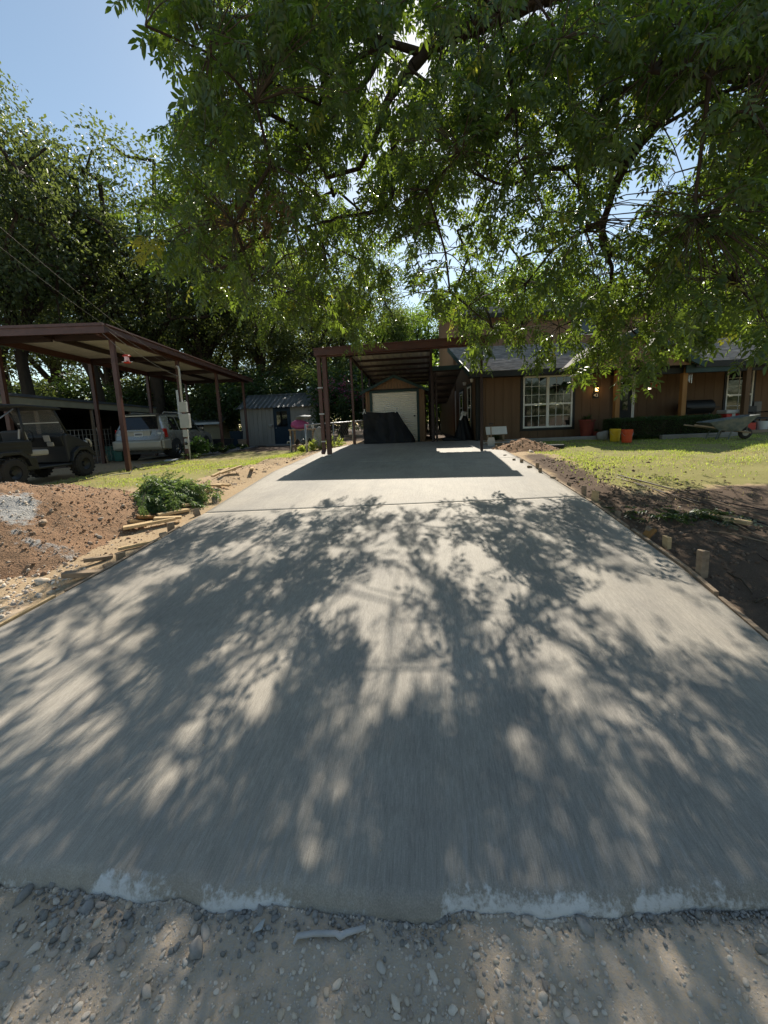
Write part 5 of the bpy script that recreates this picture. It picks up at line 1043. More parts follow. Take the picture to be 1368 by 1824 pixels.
def bucket(px_, py_, m, label, tilt=0.):
    p = gp(px_, py_); t = thing('plastic_bucket', label, 'bucket', (p.x, p.y, p.z), 0); r_ = .15; h = .37
    part('shell', m, t, lambda b: b.lathe([(0, 0), (r_*.84, 0), (r_, h), (r_*.94, h), (r_*.8, .02), (0, .02)], (0, 0, 0), 22), smooth='auto')
    for z in (.8, .88): part('rim', m, t, lambda b: b.lathe([(r_*.97, h*z-.008), (r_*1.05, h*z-.006), (r_*1.05, h*z+.006), (r_*.97, h*z+.008)], (0, 0, 0), 22))
    part('bail', 'galv', t, lambda b: b.tube([(r_*1.03*math.cos(a), -.10*math.sin(a)-.02, h*.86-.16*math.sin(a)) for a in np.linspace(0, math.pi, 11)], .004, 5)); return t
bucket(1095, 786, 'yellow_plastic', 'yellow plastic bucket left of the orange one by the hedge'); bucket(1116, 788, 'orange_plastic', 'orange plastic bucket right of the yellow one by the hedge')
lump('rock_pile', 'dark mossy rock left of the yellow bucket', 'rock', (*HL.w(hp(1078, 782, -1.1).x, -1.1).xy, gz(5.2, 12.9)+.12), (.26, .2, .2), 'block', 90)
def wheelbarrow():
    p = gp(1292, 783); t = thing('wheelbarrow', 'old weathered blue-grey wheelbarrow in front of the porch', 'wheelbarrow', p, R(-4)); t.scale = (.88, .88, .88)
    prof_t = [(-.62, .62, .20), (-.30, .40, .10), (.28, .36, .10), (.56, .78, .20)]
    b = MB(); top = [(-.66, -.34, .56), (.64, -.36, .74), (.64, .36, .74), (-.66, .34, .56)]; bot = [(-.34, -.22, .30), (.26, -.24, .26), (.26, .24, .26), (-.34, .22, .30)]
    itop = [(x*.95, y*.94, z-.004) for x, y, z in top]; ibot = [(x*.95, y*.9, z+.02) for x, y, z in bot]
    b.add(top+bot+itop+ibot, [(0, 1, 5, 4), (1, 2, 6, 5), (2, 3, 7, 6), (3, 0, 4, 7), (4, 5, 6, 7), (8, 12, 13, 9), (9, 13, 14, 10), (10, 14, 15, 11), (11, 15, 12, 8), (12, 15, 14, 13), (0, 8, 9, 1), (1, 9, 10, 2), (2, 10, 11, 3), (3, 11, 8, 0)]); b.build('tray', 'worn_blue', t, bevel=.012)
    part('tray_rim', 'worn_blue', t, lambda b: [b.tube([top[i], top[(i+1) % 4]], .014, 6) for i in range(4)])
    for y in (-.27, .27): part('handle', 'lumber_old', t, lambda b: b.bar((-1.05, y*1.1, .50), (.62, y*.35, .20), .04, .05), bevel=.005)
    for y in (-.24, .24): part('leg', 'worn_blue', t, lambda b: (b.bar((-.30, y, .34), (-.42, y, 0), .03, .03), b.bar((.02, y, .28), (-.08, y, 0), .03, .03), b.bar((-.38, y, .14), (-.05, y, .14), .02, .02)))
    part('wheel', 'rubber', t, lambda b: b.lathe([(.09, -.035), (.17, -.04), (.19, 0), (.17, .04), (.09, .035)], (.52, 0, .19), 18, 'y'), smooth=True); part('hub', 'tan_vinyl', bpy.data.objects[t.children[-1].name], lambda b: b.lathe([(0, -.045), (.09, -.03), (.09, .03), (0, .045)], (.52, 0, .19), 14, 'y'))
    part('brace', 'worn_blue', t, lambda b: (b.bar((.5, -.1, .20), (.45, -.2, .60), .025, .02), b.bar((.5, .1, .20), (.45, .2, .60), .025, .02)))
wheelbarrow()
q = hp(1298, 728, -.3); p = HL.w(q.x, -.3); bx_ = thing('red_cooler', 'red storage tote with grey lid beside the right porch window', 'tote', (p.x, p.y, HL.b.z), HRZ)
part('body', 'red_plastic', bx_, lambda b: b.span((-.22, -.2, 0), (.22, .2, .62)), bevel=.03); part('lid', 'boxgrey', bx_, lambda b: b.span((-.235, -.215, .624), (.235, .215, .75)), bevel=.03); part('latch', 'boxgrey', bx_, lambda b: b.span((-.05, -.22, .5), (.05, -.203, .62)))
q = hp(1328, 757, -.5); p = HL.w(q.x, -.5); cr = thing('red_crate', 'small red crate on the porch behind the wheelbarrow', 'crate', (p.x, p.y, HL.b.z+.0), HRZ)
part('body', 'red_plastic', cr, lambda b: (b.span((-.2, -.15, .0), (.2, .15, .03)), b.span((-.2, -.15, .03), (-.18, .15, .3)), b.span((.18, -.15, .03), (.2, .15, .3)), b.span((-.18, -.15, .03), (.18, -.13, .3)), b.span((-.18, .13, .03), (.18, .15, .3))))
q = hp(1357, 762, -.55); p = HL.w(q.x, -.55); t = thing('white_pail', 'stained white pail at the right edge of the porch', 'bucket', (p.x, p.y, HL.b.z), HRZ); part('shell', 'white_paint', t, lambda b: b.lathe([(0, 0), (.13, 0), (.17, .34), (.16, .34), (.12, .02), (0, .02)], (0, 0, 0), 18), smooth='auto')
q = hp(1240, 715, .7); p = HL.w(q.x, .7); t = thing('porch_grill', 'black barrel grill standing in the porch shade', 'grill', (p.x, p.y, HL.b.z), HRZ); part('barrel', 'black_plastic', t, lambda b: b.lathe([(0, -.5), (.25, -.5), (.25, .5), (0, .5)], (0, 0, .9), 18, 'x'), smooth='auto')
for x in (-.4, .4): part('leg', 'black_plastic', t, lambda b: (b.bar((x, -.22, 0), (x, -.1, .75), .03, .03), b.bar((x, .22, 0), (x, .1, .75), .03, .03)))
part('shelf', 'black_plastic', t, lambda b: b.span((-.5, -.42, .85), (.5, -.252, .88)))
for i, (x, y_, h) in enumerate(((1345, -.1, .85), (1362, .2, 1.0))):
    q = hp(x, 740, y_); p = HL.w(q.x, y_); t = thing('porch_chair', f'dark porch chair {["nearest the right window","at the far right of the porch"][i]}', 'chair', (p.x, p.y, HL.b.z), HRZ+.4*i)
    part('seat', 'black_plastic', t, lambda b: b.span((-.24, -.24, .4), (.24, .24, .45)), bevel=.01); part('backrest', 'black_plastic', t, lambda b: b.span((-.24, .21, .45), (.24, .26, h)), bevel=.01)
    for lx in (-.21, .21):
        for ly in (-.21, .21): part('leg', 'black_plastic', t, lambda b: b.span((lx-.02, ly-.02, 0), (lx+.02, ly+.02, .4)))
    part('armrest', 'black_plastic', t, lambda b: (b.span((-.27, -.22, .62), (-.22, .2, .65)), b.span((.22, -.22, .62), (.27, .2, .65))))
# ================================================================== VEHICLES
def wheel(parent, c, r_, wd, rim, spokes=5, knob=False, side=1):
    w_ = part('wheel', 'rubber', parent, lambda b: b.lathe([(r_*.62, -wd/2), (r_*.93, -wd/2), (r_, -wd*.36), (r_, wd*.36), (r_*.93, wd/2), (r_*.62, wd/2), (r_*.62, -wd/2)], c, 28, 'x'), smooth='auto')
    cx, cy_, cz = c; xo = cx+side*wd*.36
    part('rim', rim, w_, lambda b: b.lathe([(0, side*.02), (r_*.16, side*.02), (r_*.18, 0), (r_*.56, -side*.02), (r_*.63, side*.02), (r_*.64, -side*.05)], (xo, cy_, cz), 24, 'x'), smooth='auto')
    if spokes:
        for k in range(spokes):
            a = 6.283*k/spokes; part('spoke', rim, w_, lambda b: b.bar((xo+side*.02, cy_+r_*.12*math.cos(a), cz+r_*.12*math.sin(a)), (xo+side*.012, cy_+r_*.58*math.cos(a), cz+r_*.58*math.sin(a)), .03, r_*.17, (1, 0, 0)))
        part('rim_shadow', 'black_plastic', w_, lambda b: b.lathe([(r_*.2, 0), (r_*.55, 0)], (xo-side*.012, cy_, cz), 20, 'x'))
    if knob:
        def lugs(b):
            for k in range(22):
                a = 6.283*k/22
                for sx in (-1, 1):
                    aa = a+.07*sx; b.box((cx+sx*wd*.3, cy_+(r_+.004)*math.cos(aa), cz+(r_+.004)*math.sin(aa)), (wd*.36, .035, .03), Matrix.Rotation(aa-math.pi/2, 3, 'X'))
        o = part('tread_lugs', 'rubber', w_, lugs); o['kind'] = 'stuff'
    return w_
# --- silver SUV, nose pointing away; local y forward from the rear bumper, x to its right
q = gp(312, 817); sl_ = LC.l(q); 
SVB = LC.w(sl_.x+.12-.905, sl_.y-.92, 0); SVB.z = gz(SVB.x, SVB.y)+.05
sv = thing('silver_suv', 'silver sport utility vehicle parked nose-in under the left carport', 'car', SVB, CRZ)
ST = [  # y, z bottom, half width, belt z, roof z, half width at roof
    (.00, .44, .78, .66, .70, .74), (.03, .38, .86, .74, .78, .80), (.10, .34, .895, .80, .95, .82), (.14, .33, .90, 1.02, 1.12, .80), (.22, .33, .905, 1.03, 1.36, .73), (.32, .33, .908, 1.03, 1.60, .66), (.42, .33, .91, 1.03, 1.665, .645), (.75, .32, .912, 1.03, 1.70, .645),
    (1.5, .30, .914, 1.02, 1.72, .65), (2.2, .30, .914, 1.01, 1.705, .65), (2.65, .30, .914, 1.0, 1.66, .645), (3.0, .30, .912, .99, 1.46, .66), (3.35, .30, .91, .98, 1.20, .69), (3.5, .30, .905, .97, 1.06, .74), (3.9, .30, .895, .92, 1.01, .72), (4.35, .32, .86, .85, .92, .68), (4.6, .36, .78, .70, .76, .62), (4.68, .42, .66, .60, .64, .5)]
def ring(y, zb, w_, zbelt, zr, wr_):
    half = [(0, zb), (w_*.86, zb), (w_*.97, zb+.10), (w_, zb+(zbelt-zb)*.5), (w_*.985, zbelt-.04), (w_*.955, zbelt), (wr_+(w_*.955-wr_)*.35, zbelt+(zr-zbelt)*.6), (wr_, zr-.06 if zr-zbelt > .15 else zbelt+(zr-zbelt)*.7), (wr_-.10, zr-.012), (0, zr)]
    return [(x, y, z) for x, z in half]+[(-x, y, z) for x, z in reversed(half[1:-1])]
b = MB(); rings = [ring(*s) for s in ST]; nr = len(rings[0])
for r_ in rings: b.v += r_
for i in range(len(rings)-1):
    for k in range(nr): a = i*nr+k; c = i*nr+(k+1) % nr; b.f.append((a, c, c+nr, a+nr))
b.f.append(tuple(range(nr))); b.f.append(tuple((len(rings)-1)*nr+k for k in reversed(range(nr))))
body = b.build('body', 'carpaint', sv, smooth='auto')
def sx(y, z, off=.012):     # outer half width of the body at (y,z)
    ys_ = [s[0] for s in ST]; P = [np.interp(y, ys_, [s[k] for s in ST]) for k in range(1, 6)]
    r_ = ring(y, *P)[:10]; zs = [p[2] for p in r_]; xs = [p[0] for p in r_]
    return float(np.interp(z, zs[1:], xs[1:]))+off
def side_glass(poly, s_):
    n_ = len(poly); V = [(s_*sx(y, z, .008), y, z) for y, z in poly]+[(s_*(sx(y, z, .008)-.03), y, z) for y, z in poly]
    return V, [tuple(range(n_)), tuple(reversed(range(n_, 2*n_)))]+[(i, i+n_, (i+1) % n_+n_, (i+1) % n_) for i in range(n_)]
for s_ in (1, -1):
    for poly in ([(.62, 1.07), (1.32, 1.06), (1.32, 1.56), (.92, 1.58)], [(1.40, 1.06), (2.18, 1.05), (2.18, 1.56), (1.40, 1.57)], [(2.26, 1.05), (3.12, 1.05), (2.62, 1.52), (2.26, 1.55)]):
        part('side_window', 'glass_dark', sv, lambda b: b.add(*side_glass(poly, s_)))
    part('tail_light', 'red_lens', sv, lambda b: b.add([(s_*.60, .105-.02, .80), (s_*.91, .16, .80), (s_*.925, .34, .82), (s_*.915, .30, 1.12), (s_*.88, .16, 1.14), (s_*.62, .135, 1.10), (s_*.6, .25, .8), (s_*.62, .25, 1.1)], [(0, 1, 4, 5), (1, 2, 3, 4), (0, 5, 7, 6)]))
    part('reverse_lamp', 'plate', bpy.data.objects[sv.children[-1].name], lambda b: b.span((s_*.68, .085, .93), (s_*.80, .12, .99)))
    part('mirror', 'carpaint', sv, lambda b: b.box((s_*1.02, 2.95, 1.10), (.20, .10, .14)), bevel=.03)
    part('roof_rail', 'boxgrey', sv, lambda b: b.tube([(s_*.60, .75, 1.71), (s_*.60, .85, 1.76), (s_*.60, 2.3, 1.765), (s_*.60, 2.5, 1.70)], .018, 6))
    part('door_handle', 'carpaint', sv, lambda b: b.box((s_*.925, 1.52, .95), (.03, .18, .035)), bevel=.008); part('door_handle', 'carpaint', sv, lambda b: b.box((s_*.925, 2.38, .94), (.03, .18, .035)), bevel=.008)
    part('side_molding', 'bumperpaint', sv, lambda b: b.span((s_*.905, 1.25, .52), (s_*.935, 3.3, .62)))
    for y in (.92, 3.62): part('wheel_arch', 'black_plastic', sv, lambda b: b.lathe([(0, 0), (.41, 0), (.41, -s_*.2)], (s_*.918, y, .36), 24, 'x'))
    wheel(sv, (s_*.83, .92, .34), .34, .22, 'chrome', 5, False, s_); wheel(sv, (s_*.83, 3.62, .34), .34, .22, 'chrome', 5, False, s_)
part('rear_window', 'glass_dark', sv, lambda b: b.add([(-.70, .108, 1.13), (.70, .108, 1.13), (.60, .285, 1.58), (-.60, .285, 1.58), (-.70, .16, 1.13), (.70, .16, 1.13), (.58, .36, 1.57), (-.58, .36, 1.57)], [(0, 1, 2, 3), (0, 4, 5, 1), (1, 5, 6, 2), (2, 6, 7, 3), (3, 7, 4, 0)]))
part('wiper', 'black_plastic', sv, lambda b: b.bar((.0, .125, 1.13), (-.3, .15, 1.22), .02, .02)); part('spoiler', 'carpaint', sv, lambda b: b.prism([(.24, 1.605), (.46, 1.68), (.46, 1.705), (.24, 1.635)], -.60, .60, 'x'))
part('rear_bumper', 'bumperpaint', sv, lambda b: b.prism([(-.06, .46), (-.07, .68), (-.02, .74), (.12, .76), (.12, .36), (.0, .38)], -.84, .84, 'x'), bevel=.03)
for s_ in (1, -1): part('bumper_corner', 'bumperpaint', sv, lambda b: b.prism([(.0, .40), (-.02, .72), (.45, .74), (.52, .60), (.50, .36)], s_*.84, s_*.935, 'x'), bevel=.03)
part('tailgate_garnish', 'bumperpaint', sv, lambda b: b.span((-.45, .085, 1.04), (.45, .125, 1.07)))
part('plate_recess', 'bumperpaint', sv, lambda b: b.span((-.42, .075, .84), (.42, .10, 1.03)))
lp = part('license_plate', 'plate', sv, lambda b: b.span((-.16, .062, .86), (.16, .073, 1.02)), bevel=.004)
for k in range(6): part('plate_character', 'ink', lp, lambda b: b.span((-.125+k*.043, .058, .91), (-.125+k*.043+.026, .0615, .975)))
part('windshield', 'glass_dark', sv, lambda b: b.add([(-.62, 2.72, 1.64), (.62, 2.72, 1.64), (.70, 3.45, 1.12), (-.70, 3.45, 1.12), (-.62, 2.70, 1.60), (.62, 2.70, 1.60), (.70, 3.43, 1.08), (-.70, 3.43, 1.08)], [(0, 3, 2, 1), (4, 5, 6, 7), (0, 1, 5, 4), (2, 3, 7, 6), (0, 4, 7, 3), (1, 2, 6, 5)]))
part('underbody', 'black_plastic', sv, lambda b: b.span((-.75, .2, .22), (.75, 4.3, .345)))
# --- dark utility vehicle; local x forward, y to its left
ur, uf = gp(25, 872), gp(150, 848); uang = math.atan2(uf.y-ur.y, uf.x-ur.x); 
uv = thing('utility_cart', 'dark utility cart with roof and windscreen parked at the far left', 'utility vehicle', (ur.x, ur.y, gz(ur.x, ur.y)+.05), uang)
WB = (Vector((uf.x, uf.y))-Vector((ur.x, ur.y))).length; TR = 1.12; us = WB/1.75
def U(b, kind, *a): getattr(b, kind)(*a)
part('tub', 'charcoal', uv, lambda b: b.prism([(-.38, .42), (-.38, .62), (.62, .60), (.66, .36), (WB-.30, .36), (WB-.22, .60), (WB-.12, .30), (.3, .30), (.26, .42)], -.02, TR+.02), bevel=.02)
part('cargo_bed', 'charcoal', uv, lambda b: (b.span((-.62, -.02, .66), (.55, .03, .96)), b.span((-.62, TR-.03, .66), (.55, TR+.02, .96)), b.span((-.62, .03, .66), (.55, TR-.03, .70)), b.span((.50, .03, .70), (.55, TR-.03, .98)), b.span((-.62, .03, .70), (-.57, TR-.03, .94))), bevel=.012)
for z in (.74, .82, .90): part('bed_rib', 'charcoal', uv, lambda b: b.span((-.60, -.04, z), (.53, -.021, z+.03)))
part('rear_fender', 'charcoal', uv, lambda b: b.prism([(-.46, .44), (-.42, .62), (-.22, .74), (.22, .74), (.40, .60), (.46, .40), (.40, .40), (.34, .56), (.18, .67), (-.18, .67), (-.36, .57), (-.40, .44)], -.10, .16), bevel=.01); part('rear_fender', 'charcoal', uv, lambda b: b.prism([(-.46, .44), (-.42, .62), (-.22, .74), (.22, .74), (.40, .60), (.46, .40), (.40, .40), (.34, .56), (.18, .67), (-.18, .67), (-.36, .57), (-.40, .44)], TR-.16, TR+.10), bevel=.01)
part('front_cowl', 'charcoal', uv, lambda b: b.prism([(WB-.38, .36), (WB-.42, 1.06), (WB-.30, 1.10), (WB-.02, 1.00), (WB+.32, .82), (WB+.42, .66), (WB+.40, .48), (WB+.30, .58), (WB+.10, .68), (WB-.14, .66), (WB-.28, .50)], .0, TR), bevel=.04)
part('front_fender', 'charcoal', uv, lambda b: b.prism([(WB-.36, .40), (WB-.30, .62), (WB-.12, .74), (WB+.16, .74), (WB+.34, .62), (WB+.40, .48), (WB+.30, .52), (WB+.12, .66), (WB-.1, .66), (WB-.27, .52)], -.08, .10), bevel=.01)
part('bumper', 'black_plastic', uv, lambda b: b.tube([(WB+.45, .1, .52), (WB+.5, .3, .56), (WB+.5, TR-.3, .56), (WB+.45, TR-.1, .52)], .035, 8), smooth=True)
for y in (.14, TR-.14): part('headlight', 'plate', uv, lambda b: b.box((WB+.31, y, .84), (.05, .20, .10), (0, .5, 0)), bevel=.02)
part('grab_bar', 'tan_vinyl', uv, lambda b: b.tube([(WB+.26, .03, .93), (WB+.34, .01, .90), (WB+.40, .01, .80), (WB+.40, .03, .72)], .025, 8), smooth=True)
part('seat_bench', 'tan_vinyl', uv, lambda b: b.span((.60, .08, .60), (1.08, TR-.08, .74)), bevel=.04); part('seat_back', 'seat', uv, lambda b: b.prism([(.50, .74), (.62, .74), (.52, 1.20), (.42, 1.18)], .08, TR/2-.03), bevel=.03); part('seat_back', 'seat', uv, lambda b: b.prism([(.50, .74), (.62, .74), (.52, 1.20), (.42, 1.18)], TR/2+.03, TR-.08), bevel=.03)
part('seat_trim', 'tan_vinyl', uv, lambda b: b.tube([(.40, .1, 1.0), (.44, .1, 1.20), (.52, .1, 1.22), (.60, .1, .95)], .02, 6))
part('dashboard', 'charcoal', uv, lambda b: b.prism([(WB-.42, .78), (WB-.50, 1.02), (WB-.40, 1.08), (WB-.37, .78)], .05, TR-.05), bevel=.015)
for i, (y, z, a, c) in enumerate(((.35, .98, .15, .16), (.28, .84, .16, .10))): part('dash_pouch', 'tan_vinyl', uv, lambda b: b.box((WB-.53, y, z), (.03, a, c), (0, -.2, 0)), bevel=.01)
part('steering_wheel', 'black_plastic', uv, lambda b: b.tube([(WB-.62+.05*math.sin(a), TR-.35+.17*math.cos(a), 1.02+.16*math.sin(a)) for a in np.linspace(0, 6.28, 17)], .014, 6), smooth=True); part('steering_column', 'black_plastic', uv, lambda b: b.tube([(WB-.62, TR-.35, 1.02), (WB-.4, TR-.35, .9)], .025, 6))
for y in (.02, TR-.02):
    part('front_pillar', 'black_plastic', uv, lambda b: b.tube([(WB-.30, y, 1.06), (WB-.62, y, 1.68)], .024, 8), smooth=True); part('rear_pillar', 'black_plastic', uv, lambda b: b.tube([(.48, y, .72), (.40, y, 1.66)], .024, 8), smooth=True)
    part('roof_strut', 'galv', uv, lambda b: b.tube([(.30, y, 1.64), (-.08, y, 1.40), (-.35, y, 1.38)], .015, 6), smooth=True)
part('roof', 'charcoal', uv, lambda b: b.prism([(-.30, 1.66), (-.10, 1.72), (.5, 1.745), (WB-.55, 1.72), (WB-.44, 1.68), (WB-.46, 1.65), (.5, 1.69), (-.28, 1.63)], -.04, TR+.04), bevel=.015)
ws = part('windscreen', 'screen', uv, lambda b: b.add([(WB-.31, .04, 1.07), (WB-.31, TR-.04, 1.07), (WB-.62, TR-.04, 1.66), (WB-.62, .04, 1.66), (WB-.30, .04, 1.075), (WB-.30, TR-.04, 1.075), (WB-.61, TR-.04, 1.665), (WB-.61, .04, 1.665)], [(0, 3, 2, 1), (4, 5, 6, 7), (0, 1, 5, 4), (2, 3, 7, 6)])); part('screen_hinge', 'plate', ws, lambda b: b.bar((WB-.46, .04, 1.36), (WB-.46, TR-.04, 1.36), .015, .02))
for x in (0, WB):
    for y, s_ in ((.0, -1), (TR, 1)):
        c = Vector((x, y, .30)); wv = part('wheel', 'rubber', uv, lambda b: b.lathe([(.15, -.11), (.27, -.11), (.30, -.08), (.30, .08), (.27, .11), (.15, .11), (.15, -.11)], c, 26, 'y'), smooth='auto')
        part('rim', 'charcoal', wv, lambda b: b.lathe([(0, s_*.07), (.05, s_*.07), (.07, s_*.03), (.13, s_*.05), (.155, s_*.09)], c, 20, 'y'), smooth='auto')
        def lugs(b):
            for k in range(20):
                for sy in (-1, 1):
                    a = 6.283*k/20+.08*sy; b.box((c.x+.305*math.cos(a), c.y+sy*.055, c.z+.305*math.sin(a)), (.03, .085, .04), Matrix.Rotation(-a, 3, 'Y'))
        o = part('tread_lugs', 'rubber', wv, lugs); o['kind'] = 'stuff'
# ================================================================== FOLIAGE TOOLS
def frames(d, rg, roll=None):
    """orthonormal frames with local y along d (n,3)"""
    d = d/np.linalg.norm(d, axis=1)[:, None]; u = np.tile([0., 0., 1.], (len(d), 1)); u[np.abs(d[:, 2]) > .95] = [1, 0, 0]
    x = np.cross(d, u); x /= np.linalg.norm(x, axis=1)[:, None]; z = np.cross(x, d)
    a = rg.normal(0, .5, len(d)) if roll is None else roll; c, s = np.cos(a)[:, None], np.sin(a)[:, None]
    x2 = x*c+z*s; z2 = -x*s+z*c; return np.stack([x2, d, z2], 2)      # columns
def leaflet(L, wd, fold=.25, droop=.15, fine=True):
    if fine: return np.array([(0, 0, 0), (0, .35*L, -.01*L), (0, .72*L, -droop*L*.5), (0, L, -droop*L), (-wd/2, .33*L, wd*fold), (wd/2, .33*L, wd*fold), (-wd*.38, .68*L, wd*fold*.7-droop*L*.45), (wd*.38, .68*L, wd*fold*.7-droop*L*.45)]), np.array([(0, 5, 1), (0, 1, 4), (5, 7, 2), (5, 2, 1), (1, 2, 6), (1, 6, 4), (7, 3, 2), (2, 3, 6)])
    return np.array([(0, 0, 0), (-wd/2, .45*L, wd*fold), (0, L, -droop*L), (wd/2, .45*L, wd*fold)]), np.array([(0, 2, 1), (0, 3, 2)])
def rotz(a): c, s = math.cos(a), math.sin(a); return np.array([(c, -s, 0), (s, c, 0), (0, 0, 1)])
def rotx(a): c, s = math.cos(a), math.sin(a); return np.array([(1, 0, 0), (0, c, -s), (0, s, c)])
def compound_leaf(seed, pairs=5, L=.27, fine=True, rach=True):
    """pinnate leaf along +y, drooping"""
    rg = np.random.default_rng(seed); V = []; F = []; n = 0
    def pt(t): return np.array([0, L*t, -.22*L*t*t])
    for k in range(pairs*2+1):
        t = .22+.74*(k//2)/max(1, pairs-.5) if k < pairs*2 else 1.
        s = (-1 if k % 2 else 1); ang = (-s*R(rg.uniform(48, 68)) if k < pairs*2 else 0.); ll = L*rg.uniform(.38, .52)*(1-.3*abs(t-.7)); v, f = leaflet(ll, ll*rg.uniform(.31, .40), .22, rg.uniform(.05, .35), fine)
        v = v@(rotz(ang)@rotx(R(rg.uniform(-28, 0)))).T+pt(t); V.append(v); F.append(f+n); n += len(v)
    if rach:
        w_ = .0022; ts = np.linspace(0, 1, 4); c = np.array([pt(t) for t in ts]); v = np.concatenate([c+[-w_, 0, 0], c+[w_, 0, 0]]); f = []
        for i in range(3): f += [(i, 4+i, 5+i), (i, 5+i, i+1)]
        V.append(v); F.append(np.array(f)+n)
    return np.concatenate(V), np.concatenate(F)
def bake(variants, pos, fr, sc, rg):
    k = rg.integers(0, len(variants), len(pos)); VV = []; FF = []; n0 = 0
    for s, (v, f) in enumerate(variants):
        i = np.where(k == s)[0]
        if not len(i): continue
        P = np.einsum('nij,vj->nvi', fr[i], v)*sc[i][:, None, None]+pos[i][:, None]; VV.append(P.reshape(-1, 3)); FF.append((f[None]+(np.arange(len(i))*len(v))[:, None, None]+n0).reshape(-1, 3)); n0 += len(i)*len(v)
    return np.concatenate(VV), np.concatenate(FF)
def tubes(segs, n=5):
    """segs: list of (p0,p1,r0,r1) -> one mesh"""
    p0 = np.array([s[0] for s in segs]); p1 = np.array([s[1] for s in segs]); r0 = np.array([s[2] for s in segs]); r1 = np.array([s[3] for s in segs]); d = p1-p0; d += 1e-6
    fr = frames(d, None, np.zeros(len(d))); a = np.linspace(0, 2*math.pi, n, endpoint=False); c = np.stack([np.cos(a), 0*a, np.sin(a)], 1); o = np.einsum('nij,vj->nvi', fr, c)
    V = np.concatenate([p0[:, None]+o*r0[:, None, None], p1[:, None]+o*r1[:, None, None]], 1); i = np.arange(n); j = (i+1) % n; f = np.stack([i, j, j+n, i+n], 1)
    return V.reshape(-1, 3), (f[None]+(np.arange(len(segs))*2*n)[:, None, None]).reshape(-1, 4)
def grow(roots, targets, rg, step=.45, rtip=.006, wig=.06, pull=.0):
    """greedy nearest-node branching from root polylines [(pts, radii)] to target points. returns segs and parent dirs at targets"""
    P = []; par = []; rad = []
    for pts, rr in roots:
        for i, p in enumerate(pts): P.append(np.array(p, float)); par.append(len(P)-2 if i else -1); rad.append(rr[i])
    nroot = len(P); order = np.argsort([min(np.linalg.norm(t-q) for q in P) for t in targets]); ends = {}
    load = {}
    for ti in order:
        t = targets[ti]; A = np.array(P); d = np.linalg.norm(A-t, axis=1)+.6*np.maximum(0, A[:, 2]-t[2])*0; k = int(np.argmin(d)); D = d[k]; m = max(1, int(D/step)); last = k; q0 = P[k].copy()
        for s in range(1, m+1):
            f = s/m; q = q0+(t-q0)*f; q = q+np.array([0, 0, .12*D*math.sin(math.pi*f)])+(rg.normal(0, wig*min(D, 1), 3) if s < m else 0)
            P.append(q); par.append(last); rad.append(0); last = len(P)-1
        ends[ti] = last
    cnt = np.zeros(len(P)); 
    for ti in ends: cnt[ends[ti]] += 1
    for i in range(len(P)-1, -1, -1):
        if par[i] >= 0: cnt[par[i]] += cnt[i]
    segs = []
    for i in range(len(P)):
        r_ = rtip*max(cnt[i], 1)**.5 if i >= nroot else max(rad[i], rtip*max(cnt[i], 1)**.42*.6)
        rad[i] = r_
    for i in range(len(P)):
        if par[i] >= 0: segs.append((P[par[i]], P[i], min(rad[par[i]], rad[i]*1.6) if i >= nroot else rad[par[i]], rad[i]))
    return segs, P, ends, par
# ================================================================== OVERHANGING PECAN TREE
rg = np.random.default_rng(21)
MASK = np.array([(225, -60), (250, 40), (285, 100), (325, 150), (300, 185), (265, 215), (280, 260), (262, 300), (285, 330), (230, 385), (210, 420), (235, 470), (300, 500), (330, 545), (400, 560), (425, 600), (455, 640), (485, 600), (520, 570), (560, 590), (610, 600), (640, 640), (690, 605), (700, 550), (730, 525), (790, 560), (800, 620), (812, 645), (850, 662), (880, 630), (905, 600), (930, 640), (965, 655), (1000, 640), (1025, 690), (1060, 705), (1090, 640), (1120, 690), (1150, 665), (1190, 635), (1240, 610), (1290, 590), (1340, 600), (1450, 640), (1500, 300), (1500, -60)], float)
MASK[:, 1] -= np.where(MASK[:, 1] > 380, np.where(MASK[:, 0] > 840, 4, 16), 0); MASK[:, 0] += np.where(MASK[:, 0] < 460, 22, 0)
def inpoly(x, y, P):
    c = np.zeros(len(x), bool); j = len(P)-1
    for i in range(len(P)):
        xi, yi = P[i]; xj, yj = P[j]; m = ((yi > y) != (yj > y)) & (x < (xj-xi)*(y-yi)/(yj-yi+1e-9)+xi); c ^= m; j = i
    return c
GAPS = [(800, 415, 34, 45), (770, 455, 45, 22), (1218, 250, 34, 80), (1120, 345, 38, 34), (705, 515, 26, 14), (1085, 395, 26, 24), (350, 60, 34, 60), (735, 60, 30, 55), (830, 355, 22, 22), (720, 520, 30, 18), (975, 240, 16, 14), (1145, 300, 30, 26), (660, 250, 14, 30), (560, 110, 20, 14)]
SUNP = [(690, 1150, 62, 130), (470, 1215, 60, 62), (372, 1215, 26, 42), (110, 1190, 120, 60), (60, 1280, 90, 60), (60, 1420, 55, 32), (335, 1470, 42, 50), (235, 1420, 75, 55), (850, 1022, 62, 36), (640, 1085, 55, 44), (795, 1265, 32, 62), (985, 1215, 55, 70), (1060, 1290, 60, 60), (1130, 1110, 120, 60), (1250, 1130, 130, 70), (1200, 1330, 90, 60), (1300, 1420, 80, 50), (250, 1650, 48, 110), (862, 1745, 30, 60), (1170, 1010, 60, 25), (1330, 1180, 80, 50), (560, 1130, 20, 20), (910, 1090, 40, 30), (420, 1000, 60, 16), (200, 1080, 60, 30), (180, 1500, 50, 40), (1090, 1040, 50, 30), (650, 1000, 30, 20), (930, 1390, 18, 40)]
